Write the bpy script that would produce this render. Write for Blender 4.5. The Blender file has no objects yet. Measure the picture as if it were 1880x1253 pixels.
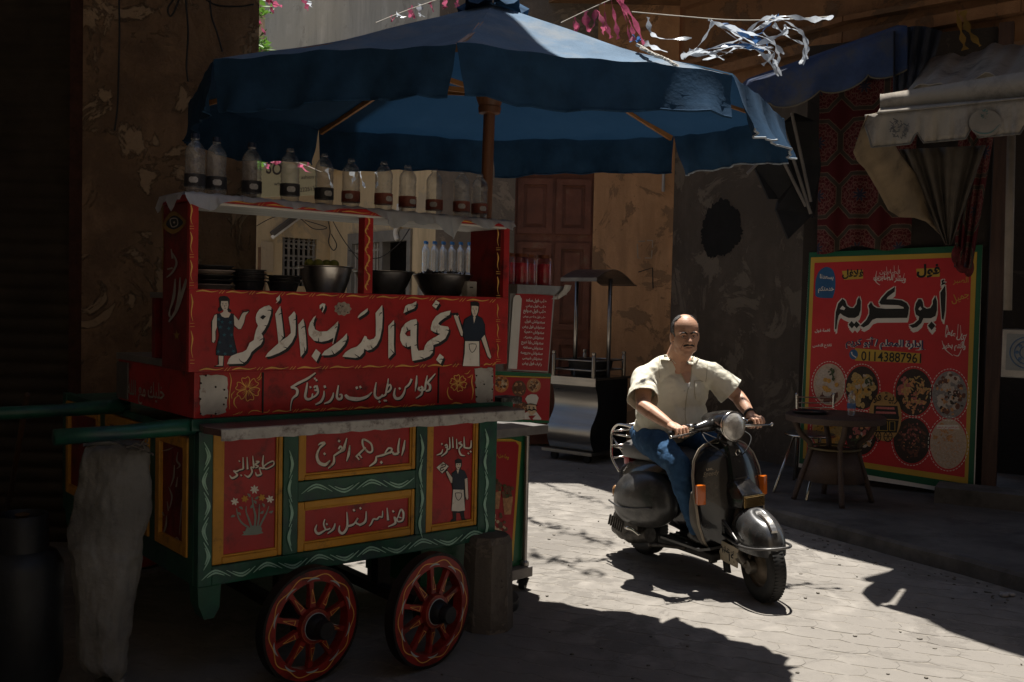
import bpy, bmesh, math, random
from mathutils import Vector, Matrix, Quaternion
from mathutils.geometry import tessellate_polygon
random.seed(7)
V = Vector
PI = math.pi
S = bpy.context.scene
COL = S.collection

# ------------------------------------------------------------------ camera
CAM_H, F_PX, PITCH, ROLL = 1.63, 1828.0, math.radians(2.1), 0.022
_F = V((0, math.cos(PITCH), -math.sin(PITCH)))
_U0 = V((0, math.sin(PITCH), math.cos(PITCH)))
_R = math.cos(ROLL) * V((1, 0, 0)) + math.sin(ROLL) * _U0
_U = -math.sin(ROLL) * V((1, 0, 0)) + math.cos(ROLL) * _U0
_O = V((0, 0, CAM_H))
cd = bpy.data.cameras.new('camera')
cam = bpy.data.objects.new('camera', cd)
COL.objects.link(cam)
cd.lens, cd.sensor_width, cd.clip_end, cd.clip_start = 35.0, 36.0, 400.0, 0.05
cam.matrix_world = Matrix(((_R.x, _U.x, -_F.x, 0), (_R.y, _U.y, -_F.y, 0), (_R.z, _U.z, -_F.z, CAM_H), (0, 0, 0, 1)))
S.camera = cam

# ------------------------------------------------------------------ light
SUN_DIR = V((0.04, 0.27, 1.0)).normalized()          # towards the sun
w = bpy.data.worlds.new("World")
S.world = w
w.use_nodes = True
nt = w.node_tree
sky = nt.nodes.new('ShaderNodeTexSky')
sky.sky_type = 'NISHITA'
sky.sun_disc = False
sky.sun_elevation = math.asin(SUN_DIR.z)
sky.sun_rotation = math.atan2(SUN_DIR.x, SUN_DIR.y)
bg = nt.nodes['Background']
nt.links.new(sky.outputs[0], bg.inputs[0])
bg.inputs[1].default_value = 0.05
sl = bpy.data.lights.new('sun', 'SUN')
sl.energy, sl.angle, sl.color = 5.0, math.radians(0.5), (1.0, 0.955, 0.885)
sun = bpy.data.objects.new('sun', sl)
COL.objects.link(sun)
sun.rotation_euler = (-SUN_DIR).to_track_quat('-Z', 'Y').to_euler()
sun.location = (0, 4, 20)
S.view_settings.view_transform = 'Standard'
S.view_settings.look = 'None'
S.view_settings.gamma = 1.0
S.view_settings.exposure = 0.84
S.cycles.max_bounces = 10
S.cycles.diffuse_bounces = 5
S.cycles.transparent_max_bounces = 16
S.cycles.sample_clamp_indirect = 4.0

# ------------------------------------------------------------------ pixel -> world (authoring aid: where a photo pixel meets a surface)
def ray(px, py): return _F + (px - 940) / F_PX * _R - (py - 626.5) / F_PX * _U
def P(px, py, Y):
    r = ray(px, py); return _O + r * (Y / r.y)
def G(px, py, z=0.0):
    r = ray(px, py); return _O + r * ((z - CAM_H) / r.z)
def RP(px, py, p0, n):
    r = ray(px, py); return _O + r * ((V(p0) - _O).dot(n) / r.dot(n))

# ------------------------------------------------------------------ scene graph helpers
def tag(o, label=None, cat=None, group=None, kind=None):
    if label: o['label'] = label
    if cat: o['category'] = cat
    if group: o['group'] = group
    if kind: o['kind'] = kind
    return o
def thing(name, label, cat, loc=(0, 0, 0), rotz=0.0, group=None):
    o = bpy.data.objects.new(name, None)
    o.empty_display_size = 0.1
    COL.objects.link(o)
    o.location = loc
    o.rotation_euler = (0, 0, rotz)
    return tag(o, label, cat, group)
def mat_of(o): return Matrix.Translation(o.location) @ o.rotation_euler.to_matrix().to_4x4()
def kids(o): return [c for c in bpy.data.objects if c.parent == o]
def dup(root, loc=None, rotz=None, label=None):
    r = root.copy(); COL.objects.link(r)
    if loc is not None: r.location = loc
    if rotz is not None: r.rotation_euler = (0, 0, rotz)
    if label: r['label'] = label
    for ch in kids(root):
        c = ch.copy(); COL.objects.link(c); c.parent = r
        for g in kids(ch):
            d = g.copy(); COL.objects.link(d); d.parent = c
    return r

# ------------------------------------------------------------------ materials
def lin(c):
    return tuple(((x / 255) / 12.92 if x / 255 <= 0.04045 else ((x / 255 + 0.055) / 1.055) ** 2.4) for x in c)
MATS = {}
def M(name, col, rough=0.6, metal=0.0, var=0.25, scale=6.0, bump=0.15, bscale=60.0, dirt=None, dirt_amt=0.0, dscale=3.0,
      spec=0.5, thin=0.0, tcol=None, trans=0.0, coat=0.0, ior=1.45, stretch=(1, 1, 1), translucent=0.0, sheen=0.0, emit=0.0):
    if name in MATS: return MATS[name]
    m = bpy.data.materials.new(name); m.use_nodes = True
    n, l = m.node_tree.nodes, m.node_tree.links
    b = n['Principled BSDF']
    tc = n.new('ShaderNodeTexCoord'); mp = n.new('ShaderNodeMapping'); mp.inputs['Scale'].default_value = stretch
    l.new(tc.outputs['Object'], mp.inputs[0])
    def noise(sc, det=6, rgh=0.6):
        t = n.new('ShaderNodeTexNoise'); t.inputs['Scale'].default_value = sc; t.inputs['Detail'].default_value = det
        t.inputs['Roughness'].default_value = rgh; l.new(mp.outputs[0], t.inputs['Vector']); return t
    def ramp(src, a, b_, ca=(0, 0, 0, 1), cb=(1, 1, 1, 1)):
        r = n.new('ShaderNodeValToRGB'); r.color_ramp.elements[0].position = a; r.color_ramp.elements[1].position = b_
        r.color_ramp.elements[0].color = ca; r.color_ramp.elements[1].color = cb; l.new(src, r.inputs[0]); return r
    def mix(f, a, c):
        x = n.new('ShaderNodeMix'); x.data_type = 'RGBA'
        if isinstance(f, float): x.inputs[0].default_value = f
        else: l.new(f, x.inputs[0])
        for i, s in ((6, a), (7, c)):
            if isinstance(s, tuple): x.inputs[i].default_value = (*s[:3], 1)
            else: l.new(s, x.inputs[i])
        return x.outputs[2]
    n1 = noise(scale)
    r1 = ramp(n1.outputs[0], 0.3, 0.7)
    lo = tuple(c * (1 - var) for c in col); hi = tuple(min(1, c * (1 + var)) for c in col)
    c = mix(r1.outputs[0], lo, hi)
    if dirt:
        n2 = noise(dscale, 10, 0.7)
        r2 = ramp(n2.outputs[0], 0.62 - dirt_amt * 0.4, 0.68)
        c = mix(r2.outputs[0], c, dirt)
    l.new(c, b.inputs['Base Color'])
    rr = n.new('ShaderNodeMapRange'); l.new(noise(scale * 2.3).outputs[0], rr.inputs[0])
    rr.inputs[3].default_value = max(0, rough - 0.12); rr.inputs[4].default_value = min(1, rough + 0.12)
    l.new(rr.outputs[0], b.inputs['Roughness'])
    b.inputs['Metallic'].default_value = metal
    b.inputs['Specular IOR Level'].default_value = spec
    b.inputs['Transmission Weight'].default_value = trans
    b.inputs['IOR'].default_value = ior
    b.inputs['Coat Weight'].default_value = coat
    b.inputs['Sheen Weight'].default_value = sheen
    if bump:
        bp = n.new('ShaderNodeBump'); bp.inputs['Strength'].default_value = bump; bp.inputs['Distance'].default_value = 0.01
        l.new(noise(bscale).outputs[0], bp.inputs['Height']); l.new(bp.outputs[0], b.inputs['Normal'])
    if thin:
        t = n.new('ShaderNodeBsdfTransparent'); t.inputs[0].default_value = (*col, 1); lw = n.new('ShaderNodeLayerWeight'); lw.inputs[0].default_value = 0.35
        if bump: l.new(bp.outputs[0], lw.inputs['Normal'])
        mr = n.new('ShaderNodeMapRange'); l.new(lw.outputs['Facing'], mr.inputs[0]); mr.inputs[3].default_value = 1 - thin; mr.inputs[4].default_value = min(1.0, 1.6 - thin)
        ms = n.new('ShaderNodeMixShader'); l.new(mr.outputs[0], ms.inputs[0]); l.new(t.outputs[0], ms.inputs[1]); gl = n.new('ShaderNodeBsdfGlossy'); gl.inputs['Roughness'].default_value = rough; gl.inputs[0].default_value = (0.9, 0.9, 0.9, 1)
        if bump: l.new(bp.outputs[0], gl.inputs['Normal'])
        l.new(gl.outputs[0], ms.inputs[2]); l.new(ms.outputs[0], n['Material Output'].inputs[0])
    if translucent:
        t = n.new('ShaderNodeBsdfTranslucent')
        if tcol: t.inputs[0].default_value = (*tcol, 1)
        else: l.new(c, t.inputs[0])
        ms = n.new('ShaderNodeMixShader'); ms.inputs[0].default_value = translucent
        l.new(b.outputs[0], ms.inputs[1]); l.new(t.outputs[0], ms.inputs[2])
        l.new(ms.outputs[0], n['Material Output'].inputs[0])
    MATS[name] = m
    return m

# ------------------------------------------------------------------ mesh builder
def crom(pts, n=6, closed=False):
    pts = [V(p) if len(p) > 2 else V((p[0], p[1], 0)) for p in pts]
    if len(pts) < 3: return pts
    out, N = [], len(pts)
    segs = range(N if closed else N - 1)
    for i in segs:
        g = (lambda k: pts[k % N]) if closed else (lambda k: pts[min(max(k, 0), N - 1)])
        a, b, c, d = g(i - 1), g(i), g(i + 1), g(i + 2)
        for k in range(n):
            t = k / n
            out.append(0.5 * ((2 * b) + (c - a) * t + (2 * a - 5 * b + 4 * c - d) * t * t + (3 * b - a - 3 * c + d) * t ** 3))
    if not closed: out.append(pts[-1])
    return out
def lerp_list(ws, n):
    if not isinstance(ws, (list, tuple)): return [ws] * n
    out = []
    for i in range(n):
        f = i / max(1, n - 1) * (len(ws) - 1); k = min(int(f), len(ws) - 2); out.append(ws[k] + (ws[k + 1] - ws[k]) * (f - k))
    return out
class MB:
    def __init__(s): s.bm = bmesh.new(); s.mi = 0
    def _f(s, vs):
        try:
            f = s.bm.faces.new(vs); f.material_index = s.mi; return f
        except ValueError: return None
    def box(s, c, size, rot=None, bev=0.0):
        g = bmesh.ops.create_cube(s.bm, size=1.0)
        vs = g['verts']
        m = Matrix.Translation(V(c)) @ (rot.to_4x4() if rot is not None else Matrix.Identity(4)) @ Matrix.Diagonal((*size, 1))
        bmesh.ops.transform(s.bm, matrix=m, verts=vs)
        for f in {f for v in vs for f in v.link_faces}: f.material_index = s.mi
        if bev:
            es = list({e for v in vs for e in v.link_edges})
            bmesh.ops.bevel(s.bm, geom=es, offset=min(bev, min(size) * 0.45), segments=2, affect='EDGES', profile=0.6)
        return s
    def bar(s, a, b, w, h, up=(0, 0, 1), bev=0.0):
        a, b = V(a), V(b); d = b - a; x = d.normalized(); u = V(up); y = u.cross(x).normalized(); z = x.cross(y)
        return s.box((a + b) / 2, (d.length, w, h), Matrix((x, y, z)).transposed(), bev)
    def tube(s, pts, r, seg=8, cap=True, closed=False, flat=None):
        pts = [V(p) for p in pts]; n = len(pts); rs = lerp_list(r, n)
        rings, prev = [], None
        for i, p in enumerate(pts):
            a = pts[i - 1] if (i > 0 or closed) else p; b = pts[(i + 1) % n] if (i < n - 1 or closed) else p
            t = (b - a)
            t = t.normalized() if t.length > 1e-9 else V((0, 0, 1))
            if prev is None:
                u = V((0, 0, 1)) if abs(t.z) < 0.9 else V((1, 0, 0)); x = u.cross(t).normalized()
            else:
                x = prev - t * prev.dot(t); x = x.normalized() if x.length > 1e-6 else V((1, 0, 0)).cross(t).normalized()
            prev = x; y = t.cross(x)
            rr = rs[i]; ry = rr * (flat if flat else 1)
            rings.append([s.bm.verts.new(p + x * rr * math.cos(2 * PI * k / seg) + y * ry * math.sin(2 * PI * k / seg)) for k in range(seg)])
        m = n if closed else n - 1
        for i in range(m):
            A, B = rings[i], rings[(i + 1) % n]
            for k in range(seg): s._f((A[k], A[(k + 1) % seg], B[(k + 1) % seg], B[k]))
        if cap and not closed:
            s._f(rings[0][::-1]); s._f(rings[-1])
        return s
    def lathe(s, prof, seg=24, mtx=None, jitter=0.0, squash=None):
        mtx = mtx or Matrix.Identity(4); rings = []
        for r, z in prof:
            if r < 1e-6: rings.append([s.bm.verts.new(mtx @ V((0, 0, z)))])
            else: rings.append([s.bm.verts.new(mtx @ V((r * math.cos(2 * PI * k / seg) * (1 + random.uniform(-jitter, jitter)), r * math.sin(2 * PI * k / seg) * (1 + random.uniform(-jitter, jitter)), z))) for k in range(seg)])
        for A, B in zip(rings, rings[1:]):
            for k in range(seg):
                k2 = (k + 1) % seg
                if len(A) == 1 and len(B) == 1: continue
                if len(A) == 1: s._f((A[0], B[k2], B[k]))
                elif len(B) == 1: s._f((A[k], A[k2], B[0]))
                else: s._f((A[k], A[k2], B[k2], B[k]))
        return s
    def grid(s, rows, closed_u=False):
        vs = [[s.bm.verts.new(V(p)) for p in r] for r in rows]
        for A, B in zip(vs, vs[1:]):
            m = len(A) if closed_u else len(A) - 1
            for k in range(m): s._f((A[k], A[(k + 1) % len(A)], B[(k + 1) % len(B)], B[k]))
        return vs
    def poly(s, pts, depth=None):
        """flat polygon (any outline); depth = extrusion vector"""
        pts = [V(p) for p in pts]
        tris = tessellate_polygon([pts])
        a = [s.bm.verts.new(p) for p in pts]
        for t in tris: s._f([a[i] for i in t])
        if depth is not None:
            d = V(depth); b = [s.bm.verts.new(p + d) for p in pts]
            for t in tris: s._f([b[i] for i in t][::-1])
            for i in range(len(pts)):
                j = (i + 1) % len(pts); s._f((a[i], a[j], b[j], b[i]))
        return s
    def ball(s, c, r, seg=12, rings=8, sc=(1, 1, 1), rot=None):
        g = bmesh.ops.create_uvsphere(s.bm, u_segments=seg, v_segments=rings, radius=r)
        m = Matrix.Translation(V(c)) @ (rot.to_4x4() if rot is not None else Matrix.Identity(4)) @ Matrix.Diagonal((*sc, 1))
        bmesh.ops.transform(s.bm, matrix=m, verts=g['verts'])
        for f in {f for v in g['verts'] for f in v.link_faces}: f.material_index = s.mi
        return s
    def build(s, name, mats, parent=None, smooth=False, recalc=True, solid=0.0, sub=0, weld=0.0, autosmooth=None):
        if weld: bmesh.ops.remove_doubles(s.bm, verts=s.bm.verts, dist=weld)
        if recalc: bmesh.ops.recalc_face_normals(s.bm, faces=s.bm.faces)
        me = bpy.data.meshes.new(name); s.bm.to_mesh(me); s.bm.free()
        for m in (mats if isinstance(mats, (list, tuple)) else [mats]): me.materials.append(m)
        o = bpy.data.objects.new(name, me); COL.objects.link(o)
        if parent is not None: o.parent = parent
        if smooth:
            me.polygons.foreach_set('use_smooth', [True] * len(me.polygons))
        if autosmooth:
            me.polygons.foreach_set('use_smooth', [True] * len(me.polygons))
            me.set_sharp_from_angle(angle=math.radians(autosmooth))
        if solid:
            md = o.modifiers.new('solid', 'SOLIDIFY'); md.thickness = solid; md.offset = 0
        if sub:
            md = o.modifiers.new('sub', 'SUBSURF'); md.levels = md.render_levels = sub
        return o

# ------------------------------------------------------------------ painting on a flat face (paint is a thin film on the face, real size)
class Face:
    """a flat face of a thing, given in world space: p0 a point on it, n its outward normal; own = thing it belongs to"""
    def __init__(s, p0, n, own=None, z0=(0, 0, 1)):
        s.p0, s.n = V(p0), V(n).normalized(); s.inv = mat_of(own).inverted() if own is not None else Matrix.Identity(4)
        s.own = own; s.ctr = 0
        s.right = V((0, 0, 1)).cross(s.n).normalized(); s.up = s.n.cross(s.right)
    def at(s, px, py, lift=0.0):
        return RP(px, py, s.p0 + s.n * lift, s.n)
def zoomtr(x0, y0, sc): return lambda p: (x0 + p[0] / sc, y0 + p[1] / sc)
class Paint:
    def __init__(s, face, lift=0.002, tr=None): s.f, s.lift, s.mb, s.tr, s.k = face, lift, MB(), tr or (lambda p: p), 0
    def pt(s, p, extra=0.0):
        q = s.tr(p); return s.f.inv @ s.f.at(q[0], q[1], s.lift + extra)
    def _ex(s): s.k += 1; return (s.k % 40) * 0.00006
    def poly(s, pts, smooth=0, off=(0, 0)):
        pts = [V((p[0] + off[0], p[1] + off[1], 0)) for p in pts]
        if smooth: pts = crom(pts, smooth, True)
        e = s._ex(); s.mb.poly([s.pt(p, e) for p in pts]); return s
    def polys(s, L, smooth=0, off=(0, 0)):
        for p in L: s.poly(p, smooth, off)
        return s
    def dot(s, c, r, n=14, ry=None, off=(0, 0)):
        return s.poly([(c[0] + off[0] + r * math.cos(2 * PI * k / n), c[1] + off[1] + (ry or r) * math.sin(2 * PI * k / n)) for k in range(n)])
    def stroke(s, pts, wd, smooth=5, off=(0, 0), nib=None, closed=False):
        P2 = crom([(p[0] + off[0], p[1] + off[1]) for p in pts], smooth, closed)
        n = len(P2); ws = lerp_list(wd, n); e = s._ex(); L, R_ = [], []
        for i, p in enumerate(P2):
            a = P2[i - 1] if (i or closed) else p; b = P2[(i + 1) % n] if (i < n - 1 or closed) else p
            t = b - a; t = t.normalized() if t.length > 1e-9 else V((1, 0, 0)); nr = V((-t.y, t.x, 0))
            wv = ws[i] / 2
            if nib is not None: wv *= 0.38 + 0.62 * abs(math.sin(math.atan2(t.y, t.x) - nib))
            L.append(s.mb.bm.verts.new(s.pt(p + nr * wv, e))); R_.append(s.mb.bm.verts.new(s.pt(p - nr * wv, e)))
        for i in range(n if closed else n - 1):
            j = (i + 1) % n; s.mb._f((L[i], L[j], R_[j], R_[i]))
        return s
    def strokes(s, L, wd=None, **k):
        for it in L:
            if wd is None: s.stroke(it[0], it[1], **k)
            else: s.stroke(it, wd, **k)
        return s
    def build(s, name, mat, parent=None):
        o = s.mb.build(name, mat, parent if parent is not None else s.f.own, recalc=False)
        return o

# ------------------------------------------------------------------ Arabic lettering with Blender's own font
_AR = {}
for ch, base, nf in (('ء', 0xFE80, 1), ('آ', 0xFE81, 2), ('أ', 0xFE83, 2), ('ؤ', 0xFE85, 2), ('إ', 0xFE87, 2), ('ئ', 0xFE89, 4), ('ا', 0xFE8D, 2), ('ب', 0xFE8F, 4), ('ة', 0xFE93, 2), ('ت', 0xFE95, 4), ('ث', 0xFE99, 4), ('ج', 0xFE9D, 4), ('ح', 0xFEA1, 4), ('خ', 0xFEA5, 4), ('د', 0xFEA9, 2), ('ذ', 0xFEAB, 2), ('ر', 0xFEAD, 2), ('ز', 0xFEAF, 2), ('س', 0xFEB1, 4), ('ش', 0xFEB5, 4), ('ص', 0xFEB9, 4), ('ض', 0xFEBD, 4), ('ط', 0xFEC1, 4), ('ظ', 0xFEC5, 4), ('ع', 0xFEC9, 4), ('غ', 0xFECD, 4), ('ف', 0xFED1, 4), ('ق', 0xFED5, 4), ('ك', 0xFED9, 4), ('ل', 0xFEDD, 4), ('م', 0xFEE1, 4), ('ن', 0xFEE5, 4), ('ه', 0xFEE9, 4), ('و', 0xFEED, 2), ('ى', 0xFEEF, 2), ('ي', 0xFEF1, 4)):
    _AR[ch] = (base, nf)
_LA = {'آ': 0xFEF5, 'أ': 0xFEF7, 'إ': 0xFEF9, 'ا': 0xFEFB}
def shape_ar(t):
    out, i = [], 0
    def joins_next(c): return c in _AR and _AR[c][1] == 4 or c == 'ـ'
    def is_l(c): return c in _AR and _AR[c][1] > 1 or c == 'ـ'
    while i < len(t):
        c = t[i]; prev = t[i - 1] if i else ' '; nxt = t[i + 1] if i + 1 < len(t) else ' '
        if c == 'ل' and nxt in _LA:
            out.append(chr(_LA[nxt] + (1 if joins_next(prev) else 0))); i += 2; continue
        if c in _AR:
            base, nf = _AR[c]; pj = joins_next(prev) and nf > 1; nj = nf == 4 and is_l(nxt)
            k = 3 if pj and nj else 2 if nj else 1 if pj else 0
            out.append(chr(base + min(k, nf - 1)))
        else: out.append(c)
        i += 1
    # reverse to visual order, keep digit runs
    res, run = [], ''
    for c in out:
        if c.isdigit(): run += c
        else:
            if run: res.append(run); run = ''
            res.append(c)
    if run: res.append(run)
    return ''.join(reversed(res))
_GC = {}
def _glyph(txt, bold):
    if (txt, bold) in _GC: return _GC[(txt, bold)]
    c = bpy.data.curves.new('t', 'FONT'); c.body = txt; c.offset = bold; c.resolution_u = 4
    o = bpy.data.objects.new('t', c); COL.objects.link(o)
    dg = bpy.context.evaluated_depsgraph_get(); me = bpy.data.meshes.new_from_object(o.evaluated_get(dg))
    vs = [tuple(v.co) for v in me.vertices]; fs = [tuple(p.vertices) for p in me.polygons]
    bpy.data.objects.remove(o); bpy.data.curves.remove(c); bpy.data.meshes.remove(me)
    _GC[(txt, bold)] = (vs, fs); return vs, fs
def _adv(ch):
    a = _glyph('|', 0.0)[0]; b = _glyph(ch + '|', 0.0)[0]
    return max(v[0] for v in b) - max(v[0] for v in a)
def text_mesh(t, bold=0.0, latin=False):
    """[(verts, faces)] per glyph, baseline at 0"""
    s_ = t if latin else shape_ar(t); x, out = 0.0, []
    for ch in s_:
        if ch == ' ': x += 0.25; continue
        vs, fs = _glyph(ch, bold); out.append(([(v[0] + x, v[1]) for v in vs], fs)); x += _adv(ch)
    return out
def write(face, t, a, b, lift=0.004, bold=0.0, hs=1.0, latin=False, paint=None, off=(0, 0), slant=0.0):
    """lettering filling the baseline from pixel a to pixel b on the face; returns MB"""
    g = text_mesh(t, bold, latin)
    x0 = min(v[0] for vs, _ in g for v in vs); x1 = max(v[0] for vs, _ in g for v in vs)
    A = face.at(a[0] + off[0], a[1] + off[1], lift); B = face.at(b[0] + off[0], b[1] + off[1], lift)
    ux = (B - A) / (x1 - x0); uy = face.n.cross(ux) * hs
    if uy.z < 0: uy = -uy
    mb = paint or MB()
    for i, (vs, fs) in enumerate(g):
        e = face.n * (0.00025 * (i % 2))
        q = [mb.bm.verts.new(face.inv @ (A + ux * (v[0] - x0 + v[1] * slant) + uy * v[1] + e)) for v in vs]
        for f in fs: mb._f([q[k] for k in f])
    return mb
# ================================================================== SETTING
def wall_mat(name, col, col2, col3, sc=1.2, patch=0.5, bump=0.5):
    """old plaster: base tone, stains, broken patches with their own edge"""
    if name in MATS: return MATS[name]
    m = bpy.data.materials.new(name); m.use_nodes = True
    n, l = m.node_tree.nodes, m.node_tree.links; b = n['Principled BSDF']
    tc = n.new('ShaderNodeTexCoord')
    def noise(s_, det=8, r=0.65, dist=0.0, st=(1, 1, 1)):
        mp = n.new('ShaderNodeMapping'); mp.inputs['Scale'].default_value = st; l.new(tc.outputs['Object'], mp.inputs[0])
        t = n.new('ShaderNodeTexNoise'); t.inputs['Scale'].default_value = s_; t.inputs['Detail'].default_value = det
        t.inputs['Roughness'].default_value = r; t.inputs['Distortion'].default_value = dist; l.new(mp.outputs[0], t.inputs['Vector']); return t.outputs[0]
    def ramp(src, a, c):
        r = n.new('ShaderNodeValToRGB'); r.color_ramp.elements[0].position = a; r.color_ramp.elements[1].position = c; l.new(src, r.inputs[0]); return r.outputs[0]
    def mix(f, a, c):
        x = n.new('ShaderNodeMix'); x.data_type = 'RGBA'; l.new(f, x.inputs[0])
        for i, s_ in ((6, a), (7, c)):
            if isinstance(s_, tuple): x.inputs[i].default_value = (*s_[:3], 1)
            else: l.new(s_, x.inputs[i])
        return x.outputs[2]
    streak = ramp(noise(2.2, 6, 0.6, 0.3, (2.5, 2.5, 0.35)), 0.35, 0.7)
    c = mix(streak, tuple(x * 0.72 for x in col), tuple(min(1, x * 1.2) for x in col))
    big = ramp(noise(sc, 10, 0.7, 0.4), 0.44, 0.58)
    c = mix(big, c, col2)
    pt = ramp(noise(sc * 1.7, 12, 0.72, 0.8), 0.75 - patch * 0.5, 0.75 - patch * 0.5 + 0.025)
    c = mix(pt, c, col3)
    sp = ramp(noise(38, 4, 0.6), 0.66, 0.72)
    c = mix(sp, c, tuple(x * 0.45 for x in col))
    l.new(c, b.inputs['Base Color']); b.inputs['Roughness'].default_value = 0.9; b.inputs['Specular IOR Level'].default_value = 0.2
    ad = n.new('ShaderNodeMath'); ad.operation = 'MULTIPLY_ADD'; l.new(pt, ad.inputs[0]); ad.inputs[1].default_value = 0.9; l.new(noise(14, 10, 0.7), ad.inputs[2])
    bp = n.new('ShaderNodeBump'); bp.inputs['Strength'].default_value = bump; bp.inputs['Distance'].default_value = 0.03
    l.new(ad.outputs[0], bp.inputs['Height']); l.new(bp.outputs[0], b.inputs['Normal'])
    MATS[name] = m; return m

# --- ground sheet and the paved road (real paver blocks with open joints)
m_ground = M('ground dirt', (0.10, 0.09, 0.08), 0.95, var=0.3, scale=3, bump=0.4, bscale=30)
mb = MB(); mb.poly([(-60, -60, -0.02), (60, -60, -0.02), (60, 60, -0.02), (-60, 60, -0.02)])
tag(mb.build('ground', m_ground), kind='structure')
m_pav = wall_mat('paver stone', (0.245, 0.225, 0.20), (0.207, 0.19, 0.169), (0.176, 0.161, 0.143), 0.7, 0.42, 0.25)
KERB = [V((1.55, 9.1, 0)), V((1.72, 8.25, 0)), V((2.124, 7.451, 0)), V((3.052, 5.817, 0)), V((4.1, 3.97, 0)), V((5.5, 1.5, 0))]
def kerb_x(y):
    for a, b in zip(KERB, KERB[1:]):
        if b.y <= y <= a.y: return a.x + (b.x - a.x) * (a.y - y) / (a.y - b.y)
    return 1.9 if y > 9.1 else 5.5
mb = MB()
pw, ph = 0.27, 0.158
rot = math.radians(-22); cr, sr = math.cos(rot), math.sin(rot)
jt = 0.001
for j in range(-70, 85):
    for i in range(-32, 34):
        u = (i + 0.5 * (j % 2)) * pw; v_ = j * ph * 0.98
        x, y = u * cr - v_ * sr + 0.3, u * sr + v_ * cr + 5.5
        if not (-3.6 < x < kerb_x(y) - 0.05 and 2.6 < y < 15): continue
        if y > 11.1 and x > -0.9: continue
        z = random.uniform(-0.0007, 0.0007); tx, ty = random.uniform(-0.004, 0.004), random.uniform(-0.004, 0.004)
        hw, hh, q = pw / 2 - jt / 2, ph / 2 - jt / 2, 0.022
        o = [(-hw - q + 0.01, 0), (-hw + q, -hh - q * 0.45), (0, -hh + q * 0.55), (hw - q, -hh - q * 0.45), (hw + q - 0.01, 0), (hw - q, hh + q * 0.0), (0, hh + q * 0.55 - q), (-hw + q, hh)]
        o = [(-hw, -hh * 0.62), (-hw * 0.5, -hh), (hw * 0.5, -hh), (hw, -hh * 0.62), (hw + 0.018, 0), (hw, hh * 0.62), (hw * 0.5, hh), (-hw * 0.5, hh), (-hw, hh * 0.62), (-hw + 0.018, 0)]
        top, bot = [], []
        for a, b in o:
            wx, wy = x + a * cr - b * sr, y + a * sr + b * cr; zz = z + a * tx + b * ty
            top.append(mb.bm.verts.new((x + (wx - x) * 0.995, y + (wy - y) * 0.993, zz))); bot.append(mb.bm.verts.new((wx, wy, zz - 0.0010)))
        mb._f(top)
        for k in range(len(o)):
            k2 = (k + 1) % len(o); mb._f((top[k2], top[k], bot[k], bot[k2]))
mb.build('road', m_pav, recalc=False)['kind'] = 'structure'
m_joint = M('paver joint sand', (0.205, 0.185, 0.158), 0.95, var=0.3, scale=12, bump=0.3)
mb = MB(); mb.poly([(-12, -9, -0.0013), (7, -9, -0.0013), (7, 20, -0.0013), (-12, 20, -0.0013)])
tag(mb.build('road_bed', m_joint), kind='structure')
# grit, scraps and dead leaves lying on the road
m_grit = M('road grit', (0.14, 0.125, 0.105), 0.95, var=0.5, scale=40)
mb = MB()
for k in range(420):
    x, y = random.uniform(-0.6, 3.4), random.uniform(4.0, 10.5)
    if x > kerb_x(y) - 0.08: continue
    if random.random() < 0.55: x = kerb_x(y) - 0.08 - abs(random.gauss(0, 0.16))
    r = random.uniform(0.004, 0.014); a = random.uniform(0, 6)
    mb.poly([(x + r * math.cos(a + t) * random.uniform(0.4, 1.3), y + r * math.sin(a + t) * random.uniform(0.4, 1.3), 0.0015) for t in (0, 1.2, 2.5, 3.7, 5)], (0, 0, random.uniform(0.002, 0.006)))
tag(mb.build('road_grit', m_grit), kind='stuff')
# --- pavement with kerb
m_walk = M('pavement concrete', (0.11, 0.10, 0.09), 0.9, var=0.35, scale=2.5, bump=0.5, bscale=25, dirt=(0.05, 0.045, 0.04), dirt_amt=0.35)
mb = MB()
edge = crom(KERB, 5)
edge = [V((p.x + random.uniform(-0.012, 0.012), p.y, 0.0)) for p in edge]
out = [V((9, 1.5, 0)), V((9, 13, 0)), V((1.6, 13, 0))]
top = [V((p.x + 0.03, p.y + 0.015, 0.105 + random.uniform(-0.006, 0.006))) for p in edge]
mb.poly([p for p in top] + [V((p.x, p.y, 0.105)) for p in out])
vs = [[mb.bm.verts.new((p.x, p.y, -0.015)) for p in edge], [mb.bm.verts.new((p.x + 0.005, p.y, 0.085)) for p in edge], [mb.bm.verts.new(p) for p in top]]
for A, B in zip(vs, vs[1:]):
    for k in range(len(A) - 1): mb._f((A[k], A[k + 1], B[k + 1], B[k]))
mb.build('pavement', m_walk)['kind'] = 'structure'

# --- helper: a wall strip standing on the ground along a plan line
def wall(name, label, pts, z1, m, z0=-0.02, thick=0.3, cat='wall', parent=None):
    mb = MB()
    pts = [V((p[0], p[1], 0)) for p in pts]
    back = []
    n_ = len(pts)
    for i, p in enumerate(pts):
        a = pts[max(0, i - 1)]; b = pts[min(n_ - 1, i + 1)]; t = (b - a).normalized(); back.append(p + V((-t.y, t.x, 0)) * thick)
    for z in ((z0, z1),):
        ring = pts + back[::-1]
        mb.poly([V((p.x, p.y, z[0])) for p in ring], (0, 0, z[1] - z[0]))
    o = mb.build(name, m, parent)
    if label: tag(o, label, cat)
    return o
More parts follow.
